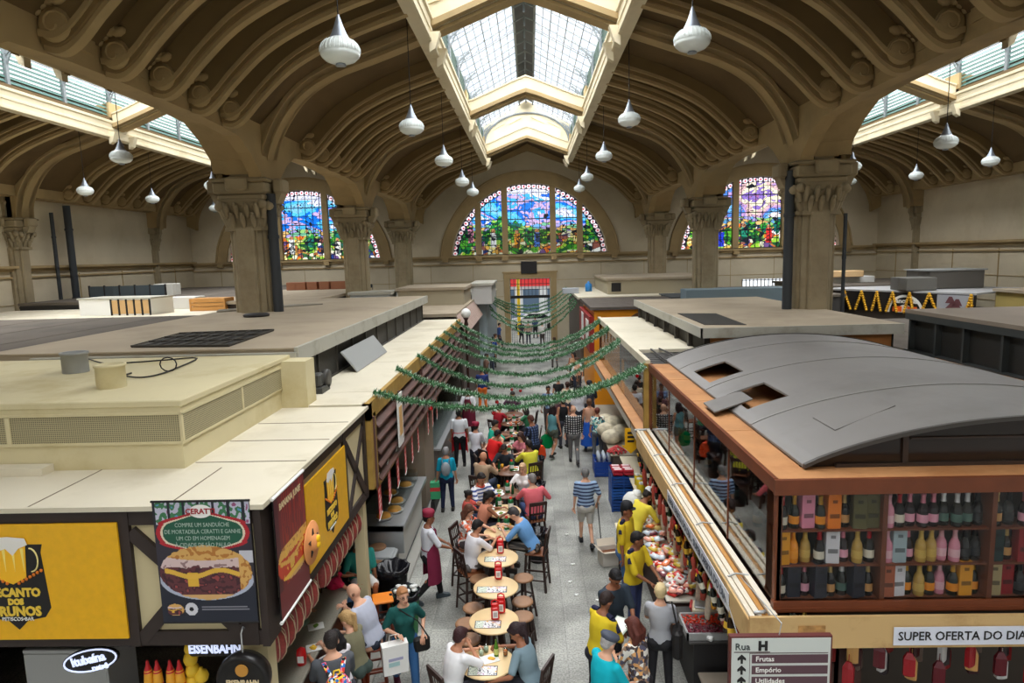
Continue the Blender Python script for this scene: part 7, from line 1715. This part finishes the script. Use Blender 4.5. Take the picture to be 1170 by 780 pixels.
def at(px, py, Z=0): q = P(px, py, Z=Z); return q.x, q.y
def W(px, py, **k): return P(px, py, **k)
def carried(name, label, cat, person_root, local, fn, mats):
    """thing held or worn by a person: stays a thing of its own, standing where the hand is"""
    b = MB(); fn(b); o = b.build(name, mats); c, s = cos(person_root.rotation_euler[2]), sin(person_root.rotation_euler[2])
    o.location = (person_root.location.x + local[0] * c - local[1] * s, person_root.location.y + local[0] * s + local[1] * c, local[2] + person_root.location.z); o.rotation_euler = person_root.rotation_euler
    return tag(o, label, cat)
NV = .018
AW, LF, RT, CM = 0, pi / 2, -pi / 2, pi      # back to us, facing left, right, towards us
# ---- near end of the tables
x, y = at(512, 757, .75); person('woman with short red-brown hair in white tee, hand at chin at the near table', -1.12, 7.72, -.9, 1.66, 'sit', 'm', (236, 236, 238), (60, 60, 70), 'short', (56, 26, 28), True, 1.12, 12, ('table', 'chin'), .5, head=(10, 10), vox=NV)
place(C0, -1.12, 7.72, -.9, 'dark bar chair under the woman in the white tee at the near table')
person('woman with long dark hair in a grey-blue tee, seated right of the near table', -.1, 7.85, 1.15, 1.64, 'sit', 'd', (120, 142, 152), (30, 32, 40), 'pony', (40, 22, 26), True, 1.12, 16, ('out', 'table'), .42, head=(25, 25), vox=NV)
place(C0, -.1, 7.85, 1.15, 'dark bar chair under the long-haired woman in grey-blue')
# ---- man in white tee and his table
person('young man in a white tee seated on a spindle-back chair, reaching right over the table', -1.18, 11.15, -1.0, 1.68, 'sit', 'm', (228, 226, 230), (110, 106, 104), 'short', (26, 20, 20), False, 1.1, 12, ((.1, .42, 1.14), (.05, .5, 1.18)), .5, head=(0, 15), vox=NV)
place(C0, -1.18, 11.1, -1.0, 'dark spindle-back bar chair under the young man in the white tee')
person('woman with long brown hair in a white and orange patterned top, seated facing us', -1.38, 12.05, -1.9, 1.62, 'sit', 'l', ('floral', (240, 236, 236), (236, 110, 70)), (70, 60, 60), 'long', (92, 54, 36), True, 1.05, 8, ('table', 'table'), .45, head=(0, 25), vox=NV)
place(C0, -1.38, 12.05, -1.9, 'dark bar chair under the woman in the orange-patterned top')
person('dark grey-haired man in a light blue tee and shorts leaning over the crowded table', -.08, 11.85, 1.35, 1.72, 'sit', 'l', (108, 160, 214), ('plaid', (130, 120, 110), (90, 84, 80)), 'short', (70, 66, 66), False, 1.12, 28, ((.15, .55, 1.2), (.1, .5, 1.15)), .5, 'short', head=(0, 15), vox=NV)
place(C0, 0.0, 11.85, 1.35, 'dark bar chair with orange seat under the man in the light blue tee')
person('woman with a black ponytail and bare shoulders, seated left of the crowded table', -1.12, 12.75, -1.2, 1.6, 'sit', 'd', (226, 150, 120), (50, 50, 60), 'pony', (24, 18, 18), True, 1, 18, ('table', 'table'), 0, head=(0, 20), vox=NV)
person('small dark-haired child seated beside the black ponytail woman', -1.42, 12.9, -1.5, 1.3, 'sit', 'd', (210, 90, 80), (50, 60, 90), 'bun', (20, 16, 16), True, 1, 5, ('table', 'table'), .4, head=(0, 10), vox=NV, seat=.85)
person('man in a white and blue striped shirt with red collar, seated facing the camera', -1.22, 13.75, -2.4, 1.74, 'sit', 'm', ('stripe', (236, 236, 240), (70, 90, 150)), (60, 60, 80), 'short', (34, 26, 24), False, 1.15, 6, ('table', 'table'), .5, head=(0, 22), vox=NV, collar=(220, 60, 40))
place(C0, -1.22, 13.75, -2.4, 'dark bar chair under the man with the red collar')
person('grey-haired man in a pink-red shirt seated with his back turned', -.02, 13.45, .35, 1.76, 'sit', 'l', (232, 112, 122), (60, 76, 116), 'short', (128, 124, 122), False, 1.2, 8, ('table', 'out'), .75, head=(10, 5), vox=NV)
place(C0, -.02, 13.4, .35, 'dark bar chair under the grey-haired man in pink')
person('blonde woman in a white top seated facing the camera beyond the man in pink', -.25, 14.5, 2.8, 1.62, 'sit', 'l', (240, 238, 236), (80, 80, 90), 'bob', (206, 168, 128), True, 1, 4, ('table', 'table'), .4, head=(0, 10), vox=NV)
person('bald man in a tan tee seated left of a brown table', -1.28, 15.15, -.5, 1.72, 'sit', 'm', (176, 150, 122), (60, 70, 90), 'bald', (150, 112, 88), False, 1.12, 8, ('table', 'table'), .5, head=(0, 15), vox=.02)
place(C0, -1.28, 15.1, -.5, 'dark bar chair under the bald man in tan')
person('boy in a black tee seated behind the brown table, looking down', -.72, 16.25, 2.9, 1.6, 'sit', 'm', (38, 44, 52), (50, 50, 60), 'short', (40, 30, 26), False, 1, 12, ('table', 'table'), .5, head=(0, 35), vox=.02)
person('man in a bright yellow tee seated right of the tables with his back turned', -.08, 16.1, .5, 1.72, 'sit', 'd', (226, 220, 66), (60, 60, 70), 'short', (30, 24, 22), False, 1.1, 8, ('table', 'table'), .5, head=(10, 10), vox=.02)
place(C0, -.08, 16.05, .5, 'dark bar chair under the man in the bright yellow tee')
person('dark-haired man in a vivid red shirt seated left, bent over the table', -1.2, 17.2, -.8, 1.74, 'sit', 'd', (222, 30, 30), (50, 40, 44), 'short', (26, 22, 22), False, 1.12, 24, ('table', 'table'), .75, head=(0, 15), vox=.022)
place(C0, -1.2, 17.15, -.8, 'dark bar chair under the man in the vivid red shirt')
person('person in a turquoise tee with backpack straps seated left behind the red shirt', -1.22, 18.35, -1.1, 1.68, 'sit', 'm', (40, 190, 160), (50, 60, 90), 'short', (34, 26, 24), False, 1, 10, ('table', 'table'), .5, head=(0, 10), vox=.022)
person('light brown haired woman in a cream top seated past the red-shirted man', -.95, 17.75, 2.6, 1.6, 'sit', 'l', (232, 196, 160), (80, 70, 70), 'bob', (160, 110, 76), True, 1, 10, ('table', 'table'), 0, head=(0, 25), vox=.022)
person('woman in a dark pink top seated right of the row, beside the yellow tee', -.3, 17.2, 2.4, 1.6, 'sit', 'l', (190, 110, 120), (60, 60, 70), 'long', (60, 36, 28), True, 1, 6, ('table', 'table'), .3, head=(0, 15), vox=.022)
def orange_bag(root, T, HP, sh, els, hands, k):
    pass
r_, T_, H_ = person('man in a blue plaid shirt and dark trousers standing right of the tables', -.0, 18.2, .9, 1.76, 'stand', 'd', ('plaid', (90, 110, 150), (50, 64, 100)), (34, 36, 46), 'short', (90, 50, 40), False, 1.1, 6, ('front', 'down'), .5, head=(0, 25), vox=.022)
carried('shopping_bag', 'bright orange bag held by the man in the blue plaid shirt', 'bag', r_, (.28, .0, .42), lambda b: (b.loft([[(sx * w_, sy * .09, z_) for sx, sy in ((-1, -1), (0, -1.2), (1, -1), (1, 1), (0, 1.2), (-1, 1))] for w_, z_ in ((.12, 0), (.17, .1), (.14, .3), (.05, .42))]), b.tube([(-.05, 0, .4), (0, 0, .48), (.05, 0, .4)], .01, 5)), cmat((250, 80, 30), .5))
person('person in a crimson top seated far along the left of the tables', -1.15, 20.4, -.7, 1.7, 'sit', 'm', (170, 30, 44), (50, 40, 40), 'bun', (50, 36, 34), True, 1.1, 8, ('table', 'table'), .3, head=(0, 5), vox=.024)
person('person in a plum top seated at the far end of the tables, reaching sideways', -.7, 22.4, CM, 1.7, 'sit', 'm', (86, 50, 76), (50, 50, 60), 'short', (40, 30, 28), False, 1.1, 8, ('table', 'out'), .5, head=(0, 15), vox=.024)
person('woman in a green top seated right at the far end of the tables', -.15, 20.2, 1.3, 1.6, 'sit', 'm', (60, 130, 90), (50, 50, 60), 'long', (40, 30, 28), True, 1, 8, ('table', 'table'), .3, vox=.024)
for k_, (cx_, cy_, rz_) in enumerate(((-1.3, 16.6, -1.3), (-1.4, 18.9, -1.5), (-1.15, 20.35, -.7), (-.72, 16.3, 2.9), (-.0, 19.3, 1.5), (-.1, 21.3, 1.4))): place(C0, cx_, cy_, rz_, 'dark bar chair in the crowded far half of the row of tables', 'dark chairs along the far tables')
# ---- staff and walkers on the left side
x, y = at(497, 690); person('waiter in white shirt, burgundy cap and long burgundy apron, standing in the left aisle', x - .08, y + .1, -1.2, 1.72, 'walk', 'd', (226, 230, 238), (24, 24, 26), 'short', (30, 22, 20), False, 1, 0, ('front', 'front'), .5, head=(-10, 5), vox=NV, hat=('waiter', (140, 28, 56)), apron=((128, 34, 66), True), shoe=(60, 70, 76))
x, y = at(476, 790)
def bag_white(b): b.loft([[(sx * w_, sy * .07, z_) for sx, sy in ((-1, -1), (1, -1), (1, 1), (-1, 1))] for w_, z_ in ((.17, 0), (.18, .42))]); b.tube([(-.08, 0, .42), (-.06, 0, .54), (.06, 0, .54), (.08, 0, .42)], .006, 5); b.box(-.1, .1, -.075, -.071, .2, .24, 1); b.box(-.05, .1, -.075, -.071, .12, .18, 2); b.box(-.1, .1, .071, .075, .2, .24, 1); b.box(-.05, .1, .071, .075, .12, .18, 2)
rW, T_, H_ = person('short-haired woman in dark green top and jeans walking with a white carrier bag', -1.92, 8.75, -2.75, 1.66, 'walk', 'l', (18, 84, 80), (48, 92, 140), 'short', (176, 122, 78), True, 1.05, 2, ((.24, .12, .98), (.16, .22, 1.12)), .45, head=(12, 0), vox=NV, glasses=True, shoe=(90, 30, 50))
carried('carrier_bag', 'large white carrier bag held against the woman in the dark green top', 'bag', rW, (.2, .3, .62), bag_white, [m_white, cmat((170, 170, 200), .6), cmat((170, 206, 206), .6)])
carried('handbag', 'small black handbag at the hip of the woman in the dark green top', 'bag', rW, (-.22, .1, .7), lambda b: (b.box(-.12, .12, -.05, .05, 0, .22, bev=.03), b.tube([(-.1, 0, .2), (.05, .05, .5), (.3, .0, .7)], .01, 5)), m_dk)
x, y = at(512, 583)
rB, T_, H_ = person('grey-haired woman in a bright turquoise tee and navy trousers, walking away on the left', x, y, .05, 1.62, 'stand', 'm', (10, 160, 190), (28, 36, 66), 'short', (150, 148, 148), True, 1.12, 0, ('carry', 'down'), .5, head=(0, 0), vox=NV)
carried('backpack', 'small silver backpack on the back of the woman in turquoise', 'backpack', rB, (0, -.2, 1.0), lambda b: (b.ell((0, 0, .14), (.12, .07, .18), 0, 12), b.tube([(-.08, .03, .3), (-.1, .12, .42), (-.08, .05, .1)], .01, 5), b.tube([(.08, .03, .3), (.1, .12, .42), (.08, .05, .1)], .01, 5)), mat('silver_bag', (150, 160, 166), .4, bump=.5, bscale=20))
carried('shopping_bag', 'green patterned shopping bag in the left hand of the woman in turquoise', 'bag', rB, (-.3, .05, .32), lambda b: (b.loft([[(sx * .12, sy * .09, z_) for sx, sy in ((-1, -1), (1, -1), (1, 1), (-1, 1))] for z_ in (0, .42)]), b.box(-.122, .122, -.092, .092, .2, .3, 1), b.tube([(-.07, 0, .42), (0, 0, .52), (.07, 0, .42)], .008, 5)), [cmat((60, 160, 110), .6), cmat((200, 60, 60), .6)])
x, y = at(530, 532)
person('waiter with black hair, white shirt and red apron, back turned beside his burgundy-capped colleague', x - .1, y, .05, 1.74, 'stand', 'd', (226, 228, 232), (22, 22, 26), 'short', (24, 20, 20), False, 1.05, 0, ('down', 'down'), .4, vox=.02, apron=((220, 24, 40), False))
x, y = at(545, 548)
person('waitress in white shirt, black trousers and burgundy cap beside the red-aproned waiter', x, y, -.3, 1.64, 'stand', 'm', (222, 224, 232), (28, 30, 44), 'short', (30, 24, 22), True, 1.05, 2, ('front', 'front'), .45, vox=.02, hat=('waiter', (150, 30, 60)))
x, y = at(540, 499); person('waiter in white shirt and maroon apron farther along the left aisle', x - .1, y, CM - .2, 1.74, 'stand', 'd', (232, 232, 236), (24, 24, 28), 'short', (30, 24, 22), False, 1.05, 2, ('hold', 'hold'), .5, vox=.024, apron=((110, 26, 50), True))
x, y = at(552, 468); person('person in a navy shirt with orange garment, on the left aisle farther back', x, y, AW, 1.76, 'stand', 'd', (36, 52, 110), (226, 110, 40), 'short', (30, 24, 22), False, 1.1, 0, ('down', 'front'), .5, vox=.026)
x, y = at(548, 512)
# ---- left stalls' customers
person('man in a teal printed tee and pale shorts seated at the second stall counter', -3.05, 10.65, -2.6, 1.72, 'sit', 'd', (44, 150, 140), (214, 210, 204), 'short', (30, 26, 24), False, 1.2, 4, ('down', 'table'), .5, 'short', head=(0, 10), vox=.02)
place(S0r, -3.05, 10.65, .2, 'red-brown stool under the man in the teal tee at the second stall')
person('child in a bright pink top and jeans seated behind the snack bar corner post', -3.3, 10.45 - .5, -1.2, 1.4, 'sit', 'm', (226, 40, 90), (100, 140, 190), 'long', (50, 34, 30), True, 1, 4, ('table', 'table'), .3, vox=.02)
for k_, (cx_, cy_) in enumerate(((-2.95, 12.0 - .65), (-3.1, 11.9))): place(S0, cx_, cy_ + .2 * k_, .4, 'dark stool in the shade by the second stall counter', 'stools by the second stall')
person('bald man in a pale grey tee seated at the snack bar counter, hands clasped', -2.42, 8.85, 1.25, 1.78, 'sit', 'l', (186, 190, 206), (50, 56, 70), 'bald', (150, 110, 88), False, 1.22, 20, ((.02, .42, 1.22), (.02, .42, 1.22)), .5, head=(0, 20), vox=NV, shoe=(60, 60, 66))
person('woman with a blonde ponytail in an olive tee seated at the snack bar counter', -2.44, 8.2, 1.1, 1.62, 'sit', 'l', (122, 118, 92), (62, 76, 70), 'pony', (188, 152, 100), True, 1, 14, ('table', 'table'), .4, head=(10, 15), vox=NV)
rK, T_, H_ = person('young man in charcoal tee with a multicoloured backpack, at the snack bar counter', -2.5, 7.35, .45, 1.78, 'stand', 'l', (84, 88, 94), (60, 66, 80), 'short', (40, 34, 32), False, 1.1, 6, ('front', 'front'), .45, head=(0, 15), vox=NV)
bp = thing('backpack', 'backpack with tiny multicoloured dots and yellow trim on the man in charcoal', 'backpack', (0, 0, 0)); bp.matrix_world = Matrix.Translation(rK.location) @ Matrix.Rotation(.45, 4, 'Z')
b = MB(); b.loft([[(cos(a) * w_, -.2 + sin(a) * d_ - .06, z_) for a in [2 * pi * q / 16 for q in range(16)]] for w_, d_, z_ in ((.1, .05, .98), (.16, .1, 1.0), (.17, .11, 1.15), (.16, .1, 1.32), (.1, .07, 1.42), (.04, .03, 1.44))], smooth=True); b.build('bag_body', pattern('dots', (220, 60, 50), (250, 200, 60)), bp)
b = MB(); b.tube([(sin(a) * .16, -.33 + abs(sin(a)) * .04, 1.2 + cos(a) * .17) for a in [-1.6 + 3.2 * q / 12 for q in range(13)]], .012, 6); b.tube([(-.04, -.24, 1.42), (-.03, -.24, 1.49), (.03, -.24, 1.49), (.04, -.24, 1.42)], .012, 6); b.build('yellow_trim', cmat((250, 206, 40), .5), bp)
b = MB()
for s in (-1, 1): b.bar((s * .07, -.18, 1.4), (s * .12, -.06, 1.51), .05, .012); b.bar((s * .12, -.06, 1.51), (s * .12, .1, 1.42), .05, .012)
b.build('strap', pattern('dots', (220, 60, 50), (250, 200, 60)), bp)
person('black-haired girl in a white tee squeezed between the backpacker and the blonde ponytail woman', -2.55, 7.82, .9, 1.5, 'sit', 'm', (226, 222, 226), (60, 60, 70), 'long', (20, 18, 20), True, .95, 10, ('table', 'table'), .3, head=(0, 15), vox=NV)
place(S0r, -2.55, 7.82, .9, 'red-brown stool under the black-haired girl in white')
person('barman in a teal tee and red cap leaning behind the snack bar counter', -4.0, 9.1, -1.2, 1.74, 'stand', 'd', (14, 116, 140), (40, 40, 50), 'short', (24, 20, 20), False, 1.1, 24, ('table', 'table'), .5, head=(0, 10), vox=NV, hat=('cap', (200, 30, 30)))
# ---- right half of the street
x, y = at(670, 622)
rO, T_, H_ = person('old man in blue and white striped polo and pale shorts walking with a cane', x, y, .05, 1.7, 'walk', 'l', ('stripe', (150, 176, 208), (44, 54, 90)), (196, 194, 188), 'short', (120, 120, 120), False, 1.12, 2, ('down', (.27, .12, .92)), .45, 'short', vox=NV, shoe=(30, 30, 34))
carried('walking_cane', 'thin dark walking cane in the right hand of the striped-shirt man', 'cane', rO, (.28, .16, 0), lambda b: b.tube([(.08, .12, 0), (0, 0, .82), (-.01, -.03, .9), (-.01, -.09, .92), (-.01, -.13, .88)], .011, 6), m_dk)
x, y = at(656, 529); person('bald man in a black and white plaid shirt and grey trousers, back turned', x, y, .0, 1.76, 'walk', 'l', ('plaid', (200, 200, 200), (60, 62, 66)), (116, 116, 116), 'bald', (120, 100, 90), False, 1.1, 0, ('down', 'down'), .9, vox=.02)
x, y = at(632, 522); rG, T_, H_ = person('woman in a teal tank top and shorts with dark hair, carrying a net bag', x, y, -.5, 1.64, 'walk', 'm', (96, 150, 156), (90, 96, 84), 'long', (40, 24, 26), True, 1.05, 2, ('down', 'carry'), 0, 'mini', vox=.02)
carried('shopping_bag', 'large mint green plastic bag carried by the woman in the teal tank top', 'bag', rG, (-.22, .02, .28), lambda b: (b.loft([[(sx * w_, sy * .1, z_) for sx, sy in ((-1, -1), (0, -1.3), (1, -1), (1, 1), (0, 1.3), (-1, 1))] for w_, z_ in ((.13, 0), (.17, .12), (.16, .34), (.08, .42))]), b.tube([(-.07, 0, .4), (-.04, 0, .54), (.04, 0, .54), (.07, 0, .4)], .01, 5)), see_through('mint_plastic', (70, 200, 150), .1, .2, .6, (60, 190, 140)))
x, y = at(645, 515); person('woman in a black tank top with hair tied up, behind the woman in teal', x, y + .4, .3, 1.64, 'stand', 'm', (26, 26, 30), (60, 60, 70), 'bun', (50, 30, 28), True, 1, 0, ('down', 'down'), 0, vox=.022)
x, y = at(683, 524); person('red-haired woman in a teal floral top and grey trousers, back turned by the counters', x, y, -.1, 1.6, 'stand', 'm', ('floral', (40, 160, 180), (220, 240, 220)), (96, 100, 108), 'short', (110, 50, 40), True, 1.1, 0, ('down', 'down'), .4, vox=.02)
x, y = at(672, 520); person('woman in a long royal blue skirt with bare shoulders, beside the plaid-shirted man', x + .1, y + .5, .0, 1.68, 'stand', 'm', (206, 156, 130), (24, 84, 180), 'bun', (110, 74, 50), True, 1, 0, ('down', 'down'), 0, 'skirt', vox=.022)
x, y = at(664, 506); person('man in a plain white tee with dark hair, back turned, deeper in the crowd', x, y + .8, -.1, 1.78, 'stand', 'm', (236, 236, 242), (60, 60, 70), 'short', (30, 26, 26), False, 1.12, 0, ('down', 'front'), .5, vox=.022)
x, y = at(677, 500); person('man in a dark shirt with black cap beside the plain white tee', x, y + 1.0, -.2, 1.76, 'stand', 'm', (60, 64, 76), (40, 40, 48), 'short', (26, 24, 24), False, 1, 0, ('down', 'front'), .5, vox=.024, hat=('cap', (34, 34, 44)))
x, y = at(628, 500); person('person in a denim blue top walking towards the camera with dark hair', x, y + .8, CM, 1.66, 'walk', 'd', (106, 130, 170), (70, 60, 60), 'short', (36, 26, 26), True, 1, 0, ('down', 'down'), .3, vox=.024)
x, y = at(636, 505); person('woman with plum-coloured hair in a dark top between the blue and teal walkers', x, y + .3, .4, 1.6, 'stand', 'm', (110, 70, 80), (60, 50, 56), 'bob', (80, 30, 40), True, 1, 0, ('down', 'down'), .3, vox=.024)
x, y = at(652, 500); person('woman in a cream top deep in the crowd left of the white tee', x, y + 1.6, .1, 1.64, 'stand', 'm', (232, 214, 186), (70, 70, 80), 'bun', (60, 36, 30), True, 1, 0, ('down', 'down'), .2, vox=.026)
x, y = at(641, 490); person('woman in a black dress top deep in the crowd beside the cream top', x, y + 1.6, -.1, 1.62, 'stand', 'm', (34, 34, 36), (50, 50, 56), 'short', (40, 26, 26), True, 1, 0, ('down', 'down'), .2, vox=.026)
FAR = [((655, 440), CM - .3, (150, 146, 150), 'grey tank top', 0, True, 'd'), ((669, 440), LF, (40, 90, 190), 'bright blue shirt', .5, False, 'd'), ((684, 442), LF + .4, (190, 150, 110), 'tan top', .2, True, 'm'), ((667, 452), CM, (236, 236, 236), 'white shirt near the stall', .5, True, 'l'), ((690, 452), LF, (226, 180, 150), 'peach top', .3, True, 'm'),
       ((596, 392), CM, (60, 60, 70), 'dark shirt by the door', .5, False, 'd'), ((604, 393), AW, (190, 160, 140), 'beige shirt by the door', .5, False, 'm'), ((620, 396), AW, (236, 232, 226), 'white shirt at the far end', .5, False, 'l'), ((645, 388), CM, (40, 130, 80), 'green shirt by the far stall', .5, False, 'm'), ((570, 398), RT, (60, 90, 150), 'blue jacket on the far left', .8, True, 'm'), ((563, 412), RT, (216, 206, 190), 'cream top on the far left', .3, True, 'm'),
       ((612, 386), AW, (70, 90, 130), 'slate shirt near the door', .5, False, 'm'), ((545, 444), RT, (120, 90, 76), 'brown top by the slatted stall', .5, True, 'd'), ((634, 420), AW, (214, 180, 170), 'pale pink shirt', .5, True, 'm'), ((541, 420), AW, (34, 60, 150), 'royal blue shirt by the lamp post', .5, False, 'd'), ((556, 425), CM, (120, 130, 140), 'grey shirt in the far left aisle', .5, False, 'm')]
for i, (p_, rz_, c_, nm, sl, fe, s_) in enumerate(FAR):
    x, y = at(*p_); x = max(-2.2, min(2.0, x)); person('person in a %s, far along the street' % nm, x, y, rz_ + .1 * (i % 3), 1.62 + .03 * (i % 5), 'walk' if i % 2 else 'stand', s_, c_, [(50, 54, 70), (90, 84, 80), (40, 40, 44)][i % 3], ['short', 'bun', 'long'][i % 3] if fe else 'short', [(40, 30, 28), (80, 54, 40), (26, 24, 24)][i % 3], fe, 1.02, 2, ('down', 'front') if i % 3 else ('down', 'down'), sl, vox=.03)
# ---- workers and shoppers at the right counters
person('worker in a yellow tee and white-grey cap bending over the goods counter', 1.92, 12.35, -1.1, 1.74, 'stand', 'd', (232, 214, 70), (80, 44, 36), 'short', (30, 24, 22), False, 1.1, 28, ('table', 'table'), .5, head=(0, 15), vox=NV, hat=('cap', (206, 206, 206)))
YB = (226, 198, 40)
def navy_panel(root, T, HP, sh, els, hands, k):
    b = MB()
    for i in (0, 1):
        s = (-1, 1)[i]; A = [T((s * .1, -.075, .5)), T((s * .16, -.1, .36)), T((s * .185, -.1, .15)), T((s * .17, -.13, -.02))]
        b.tube([sh[i] + V((0, 0, .05)), sh[i].lerp(els[i], .45) + (sh[i] - T((0, 0, .44))).normalized() * .05], .036, 8); b.tube([T((s * .09, .0, .515)), sh[i] + V((0, 0, .05))], .036, 8)
    b.build('navy_shoulder_panel', cloth((36, 38, 66)), SHIRTS[root.name])
person('worker in black cap and yellow polo with navy shoulder panels, standing by the counter', 1.62, 11.35, -2.1, 1.82, 'stand', 'd', YB, (70, 110, 160), 'short', (24, 20, 20), False, 1.05, 0, ('down', 'down'), .5, head=(0, 8), vox=NV, hat=('cap', (26, 26, 30)), extras=navy_panel)
person('dark-haired worker in a yellow polo with navy shoulder panels, arms folded at the counter', 1.6, 10.3, -2.3, 1.76, 'stand', 'd', YB, (60, 70, 110), 'short', (26, 22, 20), False, 1.08, 4, ('front', 'front'), .5, head=(30, 12), vox=NV, extras=navy_panel)
person('black-haired man in a dark slate tee looking down between the yellow-shirted workers', 1.08, 9.1, -2.7, 1.76, 'stand', 'd', (44, 56, 68), (30, 32, 40), 'short', (20, 18, 20), False, 1.15, 8, ('front', 'front'), .5, head=(0, 32), vox=NV)
person('bespectacled worker with shaved hair in a yellow polo with navy panels, holding a pad', .82, 8.35, -.95, 1.72, 'stand', 'd', YB, (40, 40, 50), 'short', (44, 30, 26), False, 1.05, 10, ('hold', 'hold'), .45, head=(0, 30), vox=NV, glasses=True, extras=navy_panel)
b = MB(); b.box(-.13, .13, -.17, .17, 0, .012); b.box(-.11, .11, -.15, .15, .012, .016, 1)
o = tag(b.build('note_pad', [cmat((176, 190, 176), .5), m_white]), 'order pad held open between the shaved worker and the brown-haired woman', 'pad'); o.location = (1.13, 8.5, 1.2); o.rotation_euler = (.1, 0, -.6)
person('man in a grey flat cap and turquoise shirt at the bottom edge of the picture', .76, 7.42, -1.0, 1.7, 'stand', 'l', (0, 178, 196), (60, 60, 70), 'short', (170, 168, 166), False, 1.1, 8, ('front', 'front'), .5, head=(0, 15), vox=NV, hat=('flat', (70, 76, 90)), glasses=True)
rF, T_, H_ = person('woman with long chestnut hair in a floral blouse, pointing at the order pad', 1.28, 7.85, .75, 1.64, 'stand', 'l', ('floral', (226, 170, 110), (90, 90, 110)), (40, 36, 40), 'long', (94, 46, 36), True, 1.05, 6, ('hold', 'front'), .5, head=(10, 20), vox=NV)
rH, T_, H_ = person('woman with short platinum hair in a grey tee seen from behind at the fruit tray', 1.72, 8.7, -.25, 1.66, 'stand', 'l', (172, 174, 180), (34, 34, 38), 'short', (222, 200, 150), True, 1.05, 2, ('front', 'down'), .35, vox=NV)
carried('shoulder_bag', 'black bag slung at the right side of the platinum-haired woman', 'bag', rH, (.24, -.1, .72), lambda b: (b.box(-.07, .07, -.15, .15, 0, .42, bev=.04), b.tube([(0, .0, .4), (-.08, .02, .78), (-.16, .08, .72)], .014, 5)), m_dk)

# cloud-high visitors: person on the far left roof
person('person in dark clothes sitting on the roof below the left stained window', -8.9, 36, CM, 1.7, 'sit', 'm', (34, 36, 40), (34, 36, 44), 'short', (26, 22, 22), False, 1.1, 6, ('front', 'front'), .5, vox=.03, z=4.3, seat=.05)
